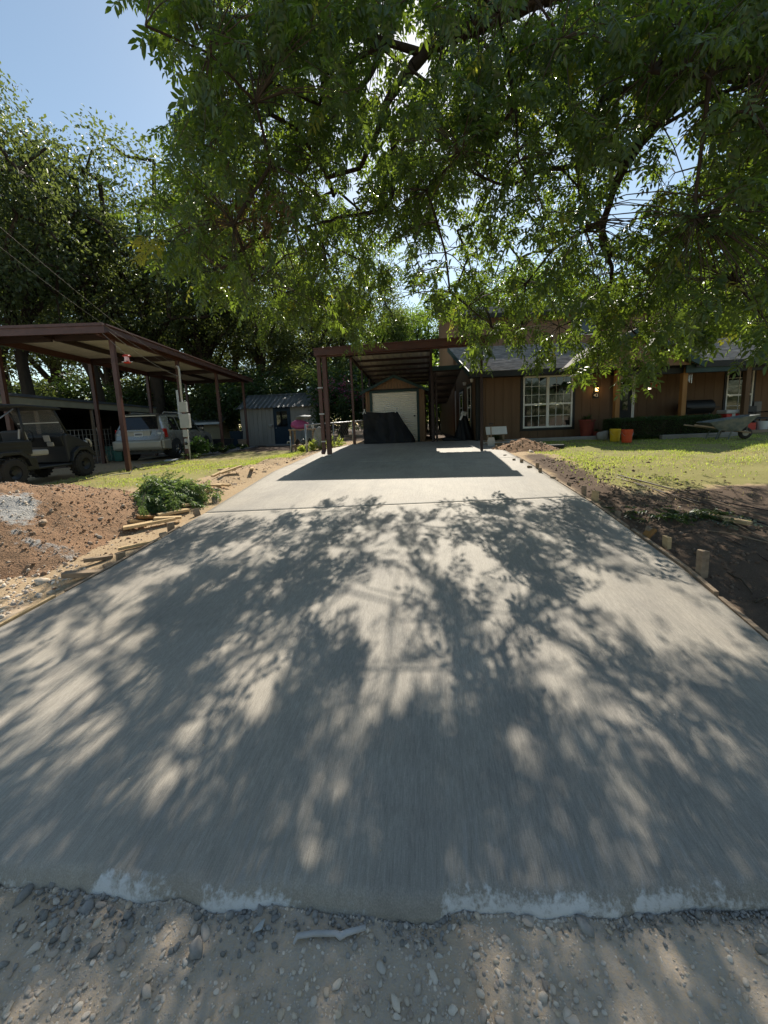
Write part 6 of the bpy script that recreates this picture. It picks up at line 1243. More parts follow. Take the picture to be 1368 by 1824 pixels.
SUNP = [(a, c, rx*(1.22 if c > 1150 else 1.08), ry*(1.22 if c > 1150 else 1.08)) for a, c, rx, ry in SUNP]+[(560, 1300, 40, 30), (150, 1330, 60, 30), (880, 1180, 40, 40), (420, 1330, 40, 30), (1250, 1250, 60, 30), (620, 1520, 26, 40), (1010, 1480, 24, 40), (100, 1560, 60, 26), (480, 1570, 50, 26)]
TANE = math.tan(SUN_EL)
def ground_px(P):
    """where the sun throws point P on the ground, in photo pixels"""
    q = P.copy(); zg = G(q[:, 0], q[:, 1])
    for _ in range(4):
        h = np.maximum(P[:, 2]-zg, 0); q[:, 1] = P[:, 1]-h/TANE; q[:, 0] = P[:, 0]+h/TANE*math.tan(R(1.0)); zg = G(q[:, 0], q[:, 1])+.05
    q[:, 2] = zg; v = q-CC; z = v@CF; z = np.where(z < .2, np.nan, z); return 684+FPX*(v@CR)/z, CY-FPX*(v@CU)/z, q
def shade_ok(P, rg, soft=.9):
    x, y, q = ground_px(P); X_, Y_ = q[:, 0], q[:, 1]
    ymax = np.interp(X_, [-9, -4.6, -3.9, -3.2, -2, -.5, 0.2, 2.0, 3.0, 5, 7], [1.0, 1.4, 2.6, 4.6, 5.2, 6.0, 5.3, 5.7, 6.0, 8.2, 9.2]); ok = Y_ < ymax+rg.normal(0, .12, len(X_))
    for gx_, gy_, rx, ry in SUNP:
        ins = ((x-gx_)/rx)**2+((y-gy_)/ry)**2 < 1
        ok &= ~(ins & (rg.random(len(x)) < soft))
    return ok
def sample_canopy(n, rg, dmin=4.7, dmax=10.5, zmin=2.0, zmax=10.5):
    out = []
    while sum(map(len, out)) < n:
        m = 6000; x = rg.uniform(200, 1480, m); y = rg.uniform(-60, 710, m); k = inpoly(x, y, MASK)
        for gx_, gy_, rx, ry in GAPS: k &= ~((((x-gx_)/rx)**2+((y-gy_)/ry)**2 < 1) & (rg.random(m) < .93))
        x, y = x[k], y[k]; d = CF[None]*FPX+CR[None]*(x-684)[:, None]-CU[None]*(y-CY)[:, None]; d /= np.linalg.norm(d, axis=1)[:, None]
        s = dmin+(dmax-dmin)*rg.random(len(x))**.8; P = CC+d*s[:, None]; ok = (P[:, 2] > zmin) & (P[:, 2] < zmax) & (P[:, 1] > 2.2) & (P[:, 1] < 9.9)
        P = P[ok]; P = P[shade_ok(P, rg, .95)]; out.append(P)
    return np.concatenate(out)[:n]
pt_base = np.array([7.4, 4.6, 0.0]); pt_base[2] = gz(7.4, 4.6)
def A3(px_, py_, Y_): return np.array(at(px_, py_, Y_))
limbA = [A3(1180, -90, 5.4), A3(1000, -25, 5.6), A3(905, 15, 5.7), A3(850, 42, 5.7), A3(800, 60, 5.75), A3(755, 95, 5.8), A3(715, 145, 5.9), A3(688, 185, 6.0), A3(672, 235, 6.1), A3(640, 300, 6.3)]
limbB = [A3(1500, 150, 5.2), A3(1368, 132, 5.4), A3(1290, 130, 5.6), A3(1240, 150, 5.8), A3(1190, 200, 6.0), A3(1140, 255, 6.2), A3(1105, 310, 6.3), A3(1085, 365, 6.4), A3(1072, 425, 6.5), A3(1088, 470, 6.6), A3(1090, 500, 6.6)]
limbC = [A3(900, -40, 6.6), A3(740, -20, 6.8), A3(705, 40, 6.9), A3(670, 110, 7.0), A3(640, 160, 7.1), A3(605, 205, 7.2), A3(570, 270, 7.3)]
limbD = [A3(688, 185, 6.0), A3(700, 280, 6.1), A3(690, 365, 6.1), A3(620, 385, 6.1), A3(560, 400, 6.0), A3(500, 420, 5.9)]
limbE = [A3(755, 95, 5.8), A3(640, 60, 5.4), A3(520, 40, 5.1), A3(420, 30, 5.0), A3(330, 20, 4.9)]
limbF = [A3(1140, 255, 6.2), A3(1060, 290, 6.0), A3(980, 300, 5.8), A3(900, 330, 5.8), A3(830, 300, 5.6)]
crotch = np.array([7.2, 4.7, 3.2])
trunkP = [pt_base-[0, 0, .2], pt_base+[.02, 0, .6], pt_base+[-.05, .03, 1.6], crotch]
rootsP = [(trunkP, [.42, .34, .30, .28]), ([crotch, crotch*.6+limbA[0]*.4+np.array([0, 0, .3])]+limbA, [.22, .19]+list(np.linspace(.15, .03, len(limbA)))), ([crotch, crotch*.5+limbB[0]*.5]+limbB, [.20, .17]+list(np.linspace(.115, .022, len(limbB)))), ([crotch+[0, 0, .1], crotch+[-.8, 1.0, 2.2]]+limbC, [.17, .13]+list(np.linspace(.09, .015, len(limbC)))), (limbD, list(np.linspace(.045, .012, len(limbD)))), (limbE, list(np.linspace(.05, .010, len(limbE)))), (limbF, list(np.linspace(.045, .010, len(limbF))))]
NT = 2900
def smooth_line(P, rr, k=4, wig=.02):
    P = np.array(P, float); n = len(P); out = []; ro = []; rg_ = np.random.default_rng(n*7+int(abs(P[0][0])*100))
    for i in range(n-1):
        p0, p1, p2, p3 = P[max(i-1, 0)], P[i], P[i+1], P[min(i+2, n-1)]; L_ = np.linalg.norm(p2-p1)
        for s_ in range(k):
            t = s_/k; q = .5*((2*p1)+(-p0+p2)*t+(2*p0-5*p1+4*p2-p3)*t*t+(-p0+3*p1-3*p2+p3)*t**3); out.append(q+(rg_.normal(0, wig*min(L_, 1), 3) if s_ else 0)); ro.append((rr[i]*(1-t)+rr[i+1]*t)*rg_.uniform(.93, 1.07))
    out.append(P[-1]); ro.append(rr[-1]); return out, ro
rootsP = [rootsP[0]]+[smooth_line(*r_) for r_ in rootsP[1:]]
tw = sample_canopy(NT, rg)
over = np.stack([rg.uniform(1.5, 11, 110), rg.uniform(1.5, 10, 110), rg.uniform(4.5, 10, 110)], 1)      # the crown goes on above and right of the frame
px_, py_, zz_ = proj(over); k = (px_ > 1400) & (over[:, 0] > 4.5); over = over[k]; over = over[shade_ok(over, rg)]
def shade_twigs(n, rg, y0=1270, y1=1620, h0=4.2, h1=7.6):
    out = []
    while sum(map(len, out)) < n:
        m = 800; x = rg.uniform(-40, 1400, m); y = rg.uniform(y0, y1, m); P = np.array([gp(a, c, .05) for a, c in zip(x[:160], y[:160])]); m = 160
        P = P+np.array(SD)[None]*(rg.uniform(h0, h1, m)/SD.z)[:, None]; a_, c_, _ = proj(P); P = P[(inpoly(a_, c_, MASK) | (c_ < 0)) & (P[:, 0] > -4.5)]; out.append(P[shade_ok(P, rg, .97)])
    return np.concatenate(out)[:n]
tw = np.concatenate([tw, over, shade_twigs(45, rg), shade_twigs(210, rg, 885, 1270, 3.0, 6.5)])
pecan = thing('pecan_tree', 'large pecan tree overhanging the driveway from the right', 'tree', tuple(pt_base))
pb = pt_base
hx_, hy_, _ = proj(tw); okh = np.where((hx_ > 330) | (hy_ > 430))[0]; hubs = tw[rg.choice(okh, 190, replace=False)]+rg.normal(0, .12, (190, 3))
segs, PN, ends, par_ = grow(rootsP, hubs, rg, .4, .010, .05)
hubP = np.array(PN); 
segs2 = []; twdir = np.zeros((len(tw), 3))
sun_away = np.array([0, 0, -1.])
for i, t in enumerate(tw):
    d = np.linalg.norm(hubP-t, axis=1); k = int(np.argmin(d)); a = hubP[k]; L_ = d[k]
    m = 3; prev = a
    for s in range(1, m+1):
        f = s/m; q = a+(t-a)*f+np.array([0, 0, .10*L_*math.sin(math.pi*f)]); segs2.append((prev, q, .0075*(1-.5*(s-1)/m), .0075*(1-.5*s/m))); prev = q
    dr_ = (t-a)/(L_+1e-6); twdir[i] = dr_
def sub(V): return V-pb
key = lambda p: tuple(np.round(p, 4)); reach = {key(trunkP[0])}; main = set()
for _ in range(60):
    g0 = len(main)
    for q_, sg in enumerate(segs):
        if q_ not in main and max(sg[2], sg[3]) > .05 and key(sg[0]) in reach: main.add(q_); reach.add(key(sg[1]))
    if len(main) == g0: break
v, f = tubes([sg for q_, sg in enumerate(segs) if q_ in main], 12); put('trunk', arrmesh('trunk', sub(v), f, M['bark'], True), pecan)
v, f = tubes([sg for q_, sg in enumerate(segs) if q_ not in main], 7); put('branches', arrmesh('branches', sub(v), f, M['bark'], True), pecan)['kind'] = 'stuff'
# the pale saw cut on the big limb
cq = A3(862, 6, 5.55); ld_ = limbA[3]-limbA[2]; part('saw_cut', 'cutwood', pecan, lambda b: b.tube([Vector(cq-pb)+Vector((.04, -.02, -.10)), Vector(cq-pb)+Vector((-.02, -.07, .0))], [.09, .085], 14))
# each twig carries drooping compound leaves
nl = 7; n = len(tw); TL = rg.uniform(.22, .45, n)
dd = twdir*.5+rg.normal(0, .45, (n, 3)); dd[:, 2] -= .22; dd /= np.linalg.norm(dd, axis=1)[:, None]
lp = []; ldir = []
for j in range(nl):
    f_ = .15+.85*j/(nl-1); p = tw+dd*(TL*f_)[:, None]+np.array([0, 0, -.10])*(f_*f_*TL)[:, None]
    a = j*2.4+rg.uniform(0, 6.28, n); side = np.stack([np.cos(a), np.sin(a), -.2+0*a], 1); ldv = side*.8+dd*.5; ldv[:, 2] -= rg.uniform(.0, .5, n); lp.append(p); ldir.append(ldv)
    if j: segs2 += [(pp, qq, .0042, .0032) for pp, qq in zip(plast, p)]
    plast = p
lp = np.concatenate(lp); ldir = np.concatenate(ldir)+rg.normal(0, .15, (n*nl, 3)); keep = shade_ok(lp, rg, .8)
xx, yy, _z = proj(lp)
for gx_, gy_, rx, ry in GAPS: keep &= ~(((xx-gx_)/rx)**2+((yy-gy_)/ry)**2 < .8)
inm = inpoly(xx, yy, MASK) | (xx > 1400) | (yy < -20) | (_z < .3)
keep &= inm | (rg.random(len(xx)) < .05)
thin = np.clip((xx-820)/250, 0, 1)*np.clip((yy-60)/160, 0, 1)*(_z > .3); keep &= rg.random(len(xx)) > .34*thin
keep[np.isnan(xx)] = True
def near_line(x, y, limb, wd):
    m = np.zeros(len(x), bool); q = [proj(p) for p in limb]
    for a, c in zip(q[:-1], q[1:]):
        dx, dy = c[0]-a[0], c[1]-a[1]; t = np.clip(((x-a[0])*dx+(y-a[1])*dy)/(dx*dx+dy*dy), 0, 1); m |= np.hypot(x-a[0]-t*dx, y-a[1]-t*dy) < wd
    return m
keep &= ~((near_line(xx, yy, limbA, 26) | near_line(xx, yy, limbB, 18) | near_line(xx, yy, limbC, 12)) & (_z < 6.6) & (rg.random(len(xx)) < .85))
lp, ldir = lp[keep], ldir[keep]
alive = keep.reshape(nl, n).sum(0) >= 4; segs2 = [sg for q_, sg in enumerate(segs2) if (alive[q_//3] if q_ < 3*n else alive[(q_-3*n) % n])]
v, f = tubes(segs2, 4); o = put('twigs', arrmesh('twigs', sub(v), f, M['twig'], True), pecan); o['kind'] = 'stuff'
fr = frames(ldir, rg); scl = rg.uniform(.55, .98, len(lp)); dist = np.linalg.norm(lp-CC, axis=1); xx, yy, zz_ = proj(lp)
CLF = [compound_leaf(s, [3, 4, 5, 4][s % 4], .25, True) for s in range(10)]; CLC = [compound_leaf(s, [3, 4, 5, 4][s % 4], .25, False, False) for s in range(10)]
infr = (xx > 0) & (xx < 1368) & (yy > 0) & (yy < 760) & (zz_ > 0)
order = np.argsort(np.where(infr, dist/scl, 99)); near300 = order[:290]; rest = np.ones(len(lp), bool); rest[near300] = False
LM = [arrmesh('leaf', v, f, M['pecan']) for v, f in CLF]
for i in near300:
    o = bpy.data.objects.new('leaf', LM[rg.integers(10)]); link(o, pecan); mw = Matrix([list(r_) for r_ in fr[i]]).to_4x4(); mw.translation = Vector(lp[i]-pb); o.matrix_local = mw @ Matrix.Scale(float(scl[i]), 4)
dead = rest & (((xx-440)/75)**2+((yy-375)/50)**2 < 1) & (rg.random(len(lp)) < .55)
yel = rest & ~dead & ((((xx-245)/45)**2+((yy-440)/40)**2 < 1) | (rg.random(len(lp)) < .02))
for nm, sel, m_ in (('crown', rest & ~dead & ~yel, 'pecan'), ('dead_leaves', dead, 'pecan_dead'), ('yellow_leaves', yel, 'pecan_yellow')):
    if sel.sum() == 0: continue
    fine = sel & (dist < 6.5); co = sel & ~fine; parts_ = []
    vv, ff = [], []; n0 = 0
    for s_, var in ((fine, CLF), (co, CLC)):
        if s_.sum():
            v, f = bake(var, lp[s_], fr[s_], scl[s_]*(1.0 if var is CLF else 1.08), rg); vv.append(v); ff.append(f+n0); n0 += len(v)
    o = put(nm, arrmesh(nm, sub(np.concatenate(vv)), np.concatenate(ff), M[m_]), pecan); o['kind'] = 'stuff'
print('pecan leaves', len(lp), 'dead', dead.sum(), 'yel', yel.sum())
# ================================================================== BACKGROUND TREES
def oval(L, wd): return np.array([(0, 0, 0), (-wd/2, .5*L, wd*.2), (0, L, -.1*L), (wd/2, .5*L, wd*.2)]), np.array([(0, 2, 1), (0, 3, 2)])
def make_tree(seed, H=12., crown0=.28, rx=.30, nclump=85, nleaf=170, leaf=.17, mat_='oak', multi=3, tr=.024):
    rg = np.random.default_rng(seed); cl = []
    while len(cl) < nclump:
        p = rg.normal(size=3); p /= np.linalg.norm(p); r_ = rg.uniform(.35, 1.)**.5; p = p*r_
        z = H*((1+crown0)/2+p[2]*(1-crown0)/2*.93); k = 1.0 if p[2] < .2 else 1-.25*p[2]
        q = np.array([p[0]*rx*H*k, p[1]*rx*H*k, z]); q[:2] *= 1+.25*math.sin(3*math.atan2(q[1], q[0])+seed)
        cl.append(q)
    cl = np.array(cl); lean = rg.normal(0, .25, 2); top = np.array([lean[0], lean[1], H*.55]); r0 = tr*H
    trunk = [np.array([0, 0, -.3]), np.array([lean[0]*.1, 0, H*.1]), np.array([lean[0]*.3, lean[1]*.3, H*.25]), np.array([lean[0]*.7, lean[1]*.7, H*.42]), top, np.array([lean[0]*1.4, lean[1]*1.3, H*.75])]
    roots = [(trunk, [r0*1.15, r0*.85, r0*.75, r0*.55, r0*.38, r0*.16])]
    for k in range(multi):
        a = rg.uniform(0, 6.28); b0 = trunk[2]*(1-.25*k)+trunk[3]*.25*k; e = np.array([math.cos(a)*rx*H*.6, math.sin(a)*rx*H*.6, H*rg.uniform(.45, .7)]); mid = b0*.5+e*.5+np.array([0, 0, .04*H]); roots.append(([b0, b0*.75+mid*.25, mid, e], [r0*.5, r0*.42, r0*.3, r0*.16]))
    segs, *_ = grow(roots, cl, rg, H*.055, .0026*H, .10)
    v, f = tubes(segs, 6); mt = arrmesh('trunk', v, f, M['bark'], True)
    n = nclump*nleaf; ci = rg.integers(0, nclump, n); cr = rg.uniform(.045, .085, nclump)*H; g = rg.normal(size=(n, 3)); g /= np.linalg.norm(g, axis=1)[:, None]; rr = rg.random(n)**.45
    pos = cl[ci]+g*(rr*cr[ci])[:, None]*np.array([1.15, 1.15, .75]); d = g*.6+rg.normal(0, .6, (n, 3)); d[:, 2] -= .25
    v, f = bake([oval(leaf, leaf*.5), oval(leaf*.8, leaf*.45)], pos, frames(d, rg, rg.uniform(-1.5, 1.5, n)), rg.uniform(.7, 1.3, n), rg)
    mc = arrmesh('crown', v, f, M[mat_]); return mt, mc, H
OAKS = [make_tree(1, 12, .28, .30, 74, 230, .155, 'oak', 5), make_tree(2, 12, .32, .27, 70, 230, .155, 'oak', 5), make_tree(3, 12, .26, .32, 78, 220, .155, 'oak', 6)]
ELMS = [make_tree(4, 12, .22, .28, 95, 180, .18, 'elm'), make_tree(5, 12, .18, .26, 90, 180, .18, 'elm'), make_tree(6, 12, .25, .30, 95, 180, .18, 'elm', 4)]
def tree(kind, px_, py_, Y_, label, name, group='trees behind the yard', wide=1., base=None, rz=None):
    p = at(px_, py_, Y_) if base is None else Vector(base); z0 = gz(p.x, p.y); h = p.z-z0; mt, mc, H = kind; s = h/H
    t = thing(name, label, 'tree', (p.x, p.y, z0-.03), random.uniform(0, 6.28) if rz is None else rz, group); t.scale = (s*wide, s*wide, s); put('trunk', mt, t); o = put('crown', mc, t); o['kind'] = 'stuff'; return t
TL_ = [(-150, 20, 17, 0, .9, 'dark oak at the far left edge above the carport'), (-45, 110, 20, 2, .85, 'tallest oak at the left border against the blue sky'), (120, 280, 24, 1, 1.1, 'dark oak right of the tallest one above the carport roof'), (228, 252, 27, 2, 1.1, 'spreading oak with bare dark limbs above the carport end'), (330, 330, 29, 0, 1.2, 'dark oak behind the grey shed, left of its vent'), (445, 400, 30, 1, 1.2, 'dark oak directly behind the grey shed roof'), (545, 430, 31, 0, 1.1, 'dark oak left of the driveway carport'), (640, 470, 33, 2, 1.1, 'oak directly behind the driveway carport')]
for x, y, Y_, k, wd, lb in TL_: tree(OAKS[k], x, y, Y_, lb, 'oak_tree', wide=wd)
TR_ = [(705, 545, 32, 0, 1.1, 'light green elm seen over the carport fascia'), (765, 515, 36, 1, 1.2, 'elm left of the upper roof of the house'), (850, 500, 33, 2, 1.2, 'elm rising behind the left end of the upper roof'), (950, 450, 33, 0, 1.2, 'elm behind the middle of the house roof'), (1050, 480, 32, 1, 1.2, 'elm behind the porch gable'), (1150, 470, 30, 2, 1.2, 'bright elm right of the porch gable'), (1265, 430, 28, 0, 1.2, 'elm above the right wing roof'), (1370, 400, 27, 1, 1.2, 'elm at the right border above the wing roof')]
for x, y, Y_, k, wd, lb in TR_: tree(ELMS[k], x, y, Y_, lb, 'elm_tree', wide=wd)
BK = [(-60, 300, 34), (60, 380, 38), (170, 430, 36), (280, 450, 40), (390, 470, 38), (500, 500, 42), (600, 520, 40), (690, 560, 44), (900, 530, 42), (1010, 520, 40), (1110, 520, 42), (1220, 500, 38), (1330, 480, 38)]
for i, (x, y, Y_) in enumerate(BK):
    tree((OAKS+ELMS)[(i*2+(3 if x > 650 else 0)) % 3+(3 if x > 560 else 0)], x, y, Y_, f'woodland tree in the back row, {ORD[i]} from the left', 'woodland_tree', 'back row of woodland trees', 1.35)
for i, (x, y, h) in enumerate(((-22, -22, 8), (-14, -25, 8), (-6, -26, 7.5), (1, -25, 8), (8, -26, 8), (15, -24, 8), (22, -24, 8), (30, -20, 8), (38, -14, 8))):  # row added out of view so the windows reflect foliage, not bare sky
    t = tree(ELMS[i % 3], 0, 0, 0, f'roadside tree mirrored in the house windows, {ORD[i]} of its row', 'added_roadside_tree', 'trees across the road', 1.9, (x, y, h)); t.location.z -= 1.4
# far woods, one mass
rg = np.random.default_rng(77); n = 42000; x = rg.uniform(-75, 75, n); y = rg.uniform(50, 62, n); hmax = 7+5*fbm(x*.12, x*0, 3); z = rg.random(n)*hmax+.8
pos = np.stack([x, y, z], 1); v, f = bake([oval(.5, .28)], pos, frames(rg.normal(size=(n, 3)), rg, rg.uniform(-1.5, 1.5, n)), rg.uniform(.7, 1.4, n), rg)
tag(put('far_woods', arrmesh('far_woods', v, f, M['oak'])), 'dense far woods closing the view behind the yard', None, None, 'stuff')
# understorey shrubs
def make_shrub(seed, H=3., rx=.5, nclump=45, nleaf=130, leaf=.12, mat_='shrub', z0=.12):
    rg = np.random.default_rng(seed); cl = []
    for _ in range(nclump):
        p = rg.normal(size=3); p /= np.linalg.norm(p); p *= rg.uniform(.3, 1)**.5; cl.append((p[0]*rx*H, p[1]*rx*H, H*(.5+z0/2+p[2]*(.5-z0/2)*.9)))
    cl = np.array(cl); roots = [([np.array([0, 0, -.1]), np.array([.1*k-.1, .05*k, .25*H])], [.012*H, .008*H]) for k in range(3)]; segs, *_ = grow(roots, cl, rg, H*.1, .0022*H, .1); v, f = tubes(segs, 5); mt = arrmesh('stems', v, f, M['bark'], True)
    n = nclump*nleaf; ci = rg.integers(0, nclump, n); g = rg.normal(size=(n, 3)); g /= np.linalg.norm(g, axis=1)[:, None]; pos = cl[ci]+g*(rg.random(n)**.5*rg.uniform(.08, .15, nclump)[ci]*H)[:, None]; pos[:, 2] = np.maximum(pos[:, 2], .03)
    v, f = bake([oval(leaf, leaf*.5)], pos, frames(g+rg.normal(0, .6, (n, 3)), rg, rg.uniform(-1.5, 1.5, n)), rg.uniform(.7, 1.3, n), rg); return mt, arrmesh('foliage', v, f, M[mat_]), H, cl
SHR = [make_shrub(31), make_shrub(32, 3, .45, 45, 130, .13, 'oak'), make_shrub(33, 3, .5, 50, 130, .12, 'elm')]
def shrub(k, x, y, h, label, name='shrub', group=None, wide=1., kind=None):
    mt, mc, H, cl = kind or SHR[k]; s = h/H; t = thing(name, label, 'shrub', (x, y, gz(x, y)), random.uniform(0, 6), group); t.scale = (s*wide, s*wide, s); put('stems', mt, t); o = put('foliage', mc, t); o['kind'] = 'stuff'; return t
US = [(60, 24, 5.0, 1), (160, 27, 5.5, 0), (250, 28, 5.0, 1), (330, 30, 6, 0), (400, 28, 5.5, 1), (470, 27, 5.5, 0), (540, 27, 5.2, 1), (610, 25, 5.0, 0), (655, 27, 5.5, 1), (705, 27, 5.5, 0), (760, 24, 3.4, 2), (785, 27, 5.2, 2), (815, 30, 5.5, 2)]
for i, (x, Y_, h, k) in enumerate(US):
    p = at(x, 760, Y_); shrub(k, p.x, Y_, h, f'dark understorey shrub at the wood edge, {ORD[i]} from the left', 'understorey_shrub', 'shrubs at the wood edge', 1.25)
p = at(602, 760, 22.5); cm = shrub(0, p.x, 22.5, 3.6, 'flowering crape myrtle with pink blossom behind the carport post', 'crape_myrtle')
cl = SHR[0][3]; rg = np.random.default_rng(5); tp = cl[cl[:, 2] > 1.9]; n = 900; ci = rg.integers(0, len(tp), n); pos = tp[ci]+rg.normal(0, .16, (n, 3))+np.array([0, 0, .12]); v, f = bake([oval(.09, .07)], pos, frames(rg.normal(size=(n, 3)), rg), rg.uniform(.7, 1.3, n), rg); o = put('blossom', arrmesh('blossom', v, f, M['bloom']), cm); o['kind'] = 'stuff'
# shrub by the meter post, hedge, potted plants, weeds
p = at(352, 812, 14.0); shrub(2, p.x, p.y, .85, 'leafy bush beside the meter post and silver vehicle', 'garden_bush', None, 1.1, make_shrub(41, 1.2, .5, 30, 70, .12, 'fern'))
for i, (x, Y_, h) in enumerate(((375, 15.2, .5), (395, 16, .45), (425, 17.5, .4), (340, 13.2, .3))):
    p = at(x, 805, Y_); shrub(0, p.x, p.y, h, f'low plant along the carport edge, {ORD[i]} beyond the leafy bush' if i < 3 else 'lowest plant in front of the leafy bush', 'low_plant', 'low plants by the carport', 1.6, make_shrub(44+i, .5, .6, 14, 50, .07, 'shrub'))
ha = HL.l(gp(1092, 782)); hx0 = hp(1088, 760, -1.25).x; hx1 = hp(1262, 755, -1.25).x
hw = HL.w((hx0+hx1)/2, -1.25); hd = thing('clipped_hedge', 'dark clipped hedge in front of the porch', 'hedge', (hw.x, hw.y, gz(hw.x, hw.y)), HRZ)
HLn = hx1-hx0; HHt = .62; rg = np.random.default_rng(6); n = 26000; u = rg.random((n, 3)); side = rg.integers(0, 5, n); x = (u[:, 0]-.5)*HLn; y = (u[:, 1]-.5)*.9; z = u[:, 2]*HHt
y = np.where(side == 0, -.45, np.where(side == 1, .45, y)); z = np.where(side >= 3, HHt, z); bmp = .10*(fbm(x*2.5+3, y*2.5+z*2, 3)-.5); z = z+bmp*(side >= 3)+rg.normal(0, .02, n); y = y+np.where(side == 0, -bmp, 0)*1.2+rg.normal(0, .025, n); x = np.where(side == 2, np.sign(x)*HLn/2, x)+rg.normal(0, .02, n); z = np.maximum(z, .06)
v, f = bake([oval(.035, .02)], np.stack([x, y, z], 1), frames(rg.normal(size=(n, 3)), rg), rg.uniform(.8, 1.5, n), rg); o = put('foliage', arrmesh('foliage', v, f, M['shrub']), hd); o['kind'] = 'stuff'
part('inner_twigs', 'bark', hd, lambda b: (b.span((-HLn/2+.08, -.38, .12), (HLn/2-.08, .38, HHt-.07)), [b.tube([(x_, 0, -.1), (x_, 0, .2)], .02, 6) for x_ in np.arange(-HLn/2+.3, HLn/2-.2, .5)]))
def sprig(parent, base, n, L, m, rg, spread=1., droop=.4, nm='foliage', leaf=.07):
    pos = []; dr_ = []; segs = []
    for k in range(n):
        a = rg.uniform(0, 6.28); el = rg.uniform(.3, 1.3); d = np.array([math.cos(a)*math.cos(el)*spread, math.sin(a)*math.cos(el)*spread, math.sin(el)]); l_ = L*rg.uniform(.6, 1.1); prev = np.array(base, float)
        for s in range(1, 9):
            t = s/8; q = np.array(base)+d*l_*t+np.array([0, 0, -droop*l_*t*t]); segs.append((prev, q, .004, .003)); prev = q
            for sg in (-1, 1): pos.append(q); sd_ = np.cross(d, [0, 0, 1])*sg+d*.5; dr_.append(sd_)
    v, f = bake([oval(leaf, leaf*.3)], np.array(pos), frames(np.array(dr_)+rg.normal(0, .2, (len(pos), 3)), rg), rg.uniform(.7, 1.2, len(pos)), rg); o = put(nm, arrmesh(nm, v, f, M[m]), parent); o['kind'] = 'stuff'
    v, f = tubes(segs, 4); o = put('stalks', arrmesh('stalks', v, f, M['twig']), parent); o['kind'] = 'stuff'
rg = np.random.default_rng(9)
sprig(POTS[0][0], (0, 0, .56), 26, .32, 'fern', rg); sprig(POTS[1][0], (0, 0, .18), 10, .18, 'fern', rg); sprig(hb, (0, 0, .04), 14, .2, 'fern', rg, 1, .7)
q = hp(1008, 690, -.35); fb = thing('hanging_fern', 'dark fern hanging before the right sash of the front window', 'plant', HL.w(q.x, -.35, q.z), HRZ); part('pot', 'black_plastic', fb, lambda b: b.lathe([(0, -.1), (.07, -.1), (.11, .05), (0, .05)], (0, 0, 0), 14)); sprig(fb, (0, 0, .05), 46, .36, 'fern', rg, 1, .75, 'fronds', .06); part('hanger', 'wire_black', fb, lambda b: b.tube([(0, 0, .05), (0, 0, EZ-.1-q.z)], .005, 4))
for i, (x, Y_, h) in enumerate(((556, 12.4, .5), (572, 12.8, .6), (590, 13.4, .55), (606, 14, .5), (538, 12.3, .35))):
    p = at(x, 800, Y_); t = thing('tall_weed', f'pale tall weed by the fence, {["first","second","third","fourth"][i]} right of the corner post' if i < 4 else 'pale tall weed just left of the fence corner post', 'weed', (p.x, p.y, gz(p.x, p.y)), 0, 'weeds along the fence'); sprig(t, (0, 0, 0), 14, h, 'grass', rg, .5, .25, 'blades', .12)
q = gp(870, 800); t = thing('planter_weeds', 'dark leafy weeds in the planter under the slanted board', 'plant', (sb_.location.x, sb_.location.y+.12, sb_.location.z+.16)); sprig(t, (0, 0, 0), 26, .26, 'shrub', rg, 1.2, .4)
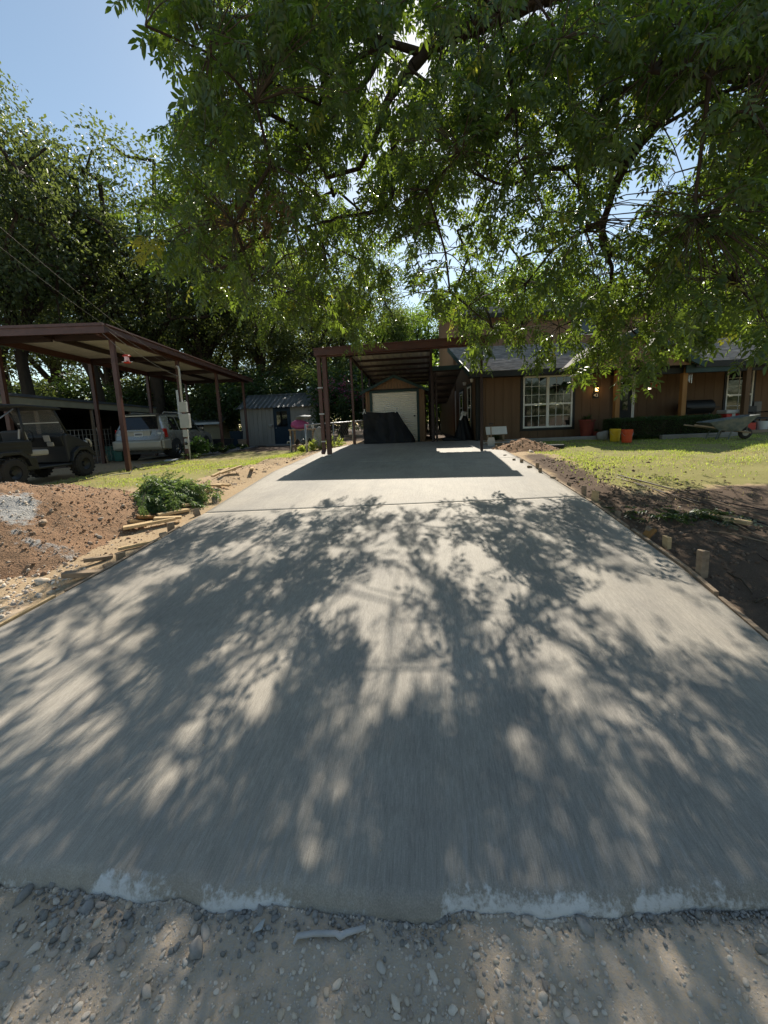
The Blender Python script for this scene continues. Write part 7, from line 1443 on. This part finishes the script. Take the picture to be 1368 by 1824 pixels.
# ================================================================== CUT BRANCHES on the left verge
bc = gp(278, 903); br = thing('cut_branches', 'pile of freshly cut leafy branches on the left verge', 'branch pile', bc); br.scale = (.72, .72, .72)
rg = np.random.default_rng(12); pos = []; dr_ = []; segs = []
heads = [((-.95, .35, .12), (.55, -.05, .42)), ((-.9, .1, .05), (.35, .25, .50)), ((-.75, -.15, .04), (.5, -.35, .18)), ((-.6, .3, .2), (.15, .1, .55)), ((-.5, .0, .1), (.1, -.45, .10)), ((.1, .15, .30), (1.05, .1, .12)), ((.2, .1, .3), (.85, -.15, .10)), ((-.2, .1, .25), (.3, -.55, .06)), ((-.4, .2, .3), (-.3, -.4, .08)), ((-1.0, .1, .03), (-.5, -.25, .05)), ((-.3, .3, .35), (.5, .35, .35)), ((.3, .2, .35), (.95, .3, .2))]
for a, c in heads:
    a, c = np.array(a), np.array(c)
    for k in range(4):
        e = c+rg.normal(0, .14, 3)*np.array([1, 1, .5]); prev = a
        for s in range(1, 11):
            t = s/10; q = a+(e-a)*t+np.array([0, 0, .16*math.sin(math.pi*t)]); q[2] = max(q[2], .02); segs.append((prev, q, .012*(1-.8*t)+.002, .012*(1-.8*(t+.1))+.003)); prev = q
            if t > .3:
                for _ in range(3): d = (e-a)*.6+rg.normal(0, .5, 3); d[2] -= .5; pos.append(q+rg.normal(0, .03, 3)); dr_.append(d)
pos = np.array(pos); pos[:, 2] = np.maximum(pos[:, 2], .10); CLW = [compound_leaf(60+s, 4, .24, False) for s in range(4)]
v, f = bake(CLW, pos, frames(np.array(dr_), rg), rg.uniform(.6, 1.0, len(pos)), rg); v[:, 2] = np.maximum(v[:, 2], .005); o = put('leaves', arrmesh('leaves', v, f, M['wilted']), br); o['kind'] = 'stuff'
v, f = tubes(segs, 5); o = put('stems', arrmesh('stems', v, f, M['bark'], True), br); o['kind'] = 'stuff'
# withered sprays on the soil at right
bc2 = gp(1215, 920); br2 = thing('withered_sprays', 'flattened withered leaf sprays on the dark soil at right', 'branch pile', bc2); n = 90
pos = np.stack([rg.normal(0, .35, n), rg.normal(0, .16, n), rg.uniform(.02, .07, n)], 1); d = rg.normal(size=(n, 3)); d[:, 2] *= .1; v, f = bake(CLW, pos, frames(d, rg, rg.normal(0, .2, n)), rg.uniform(.5, .9, n), rg); v[:, 2] = np.maximum(v[:, 2], .0); o = put('leaves', arrmesh('leaves', v, f, M['shrub']), br2); o['kind'] = 'stuff'
# fallen leaves scattered over yard
n = 500; x = rg.uniform(-10, 12, n); y = rg.uniform(1.5, 13, n); k = (x < slab_l(y)-.1) | (x > slab_r(y)+.1); x, y = x[k], y[k]
v, f = bake([oval(.07, .025)], np.stack([x, y, G(x, y)+spoil(x, y)+.012], 1), frames(np.stack([rg.normal(size=len(x)), rg.normal(size=len(x)), 0*x], 1), rg, rg.normal(0, .3, len(x))), rg.uniform(.7, 1.3, len(x)), rg); tag(put('fallen_leaves', arrmesh('fallen_leaves', v, f, M['pecan_dead'])), 'scattered dry fallen leaves on the soil', None, None, 'stuff')
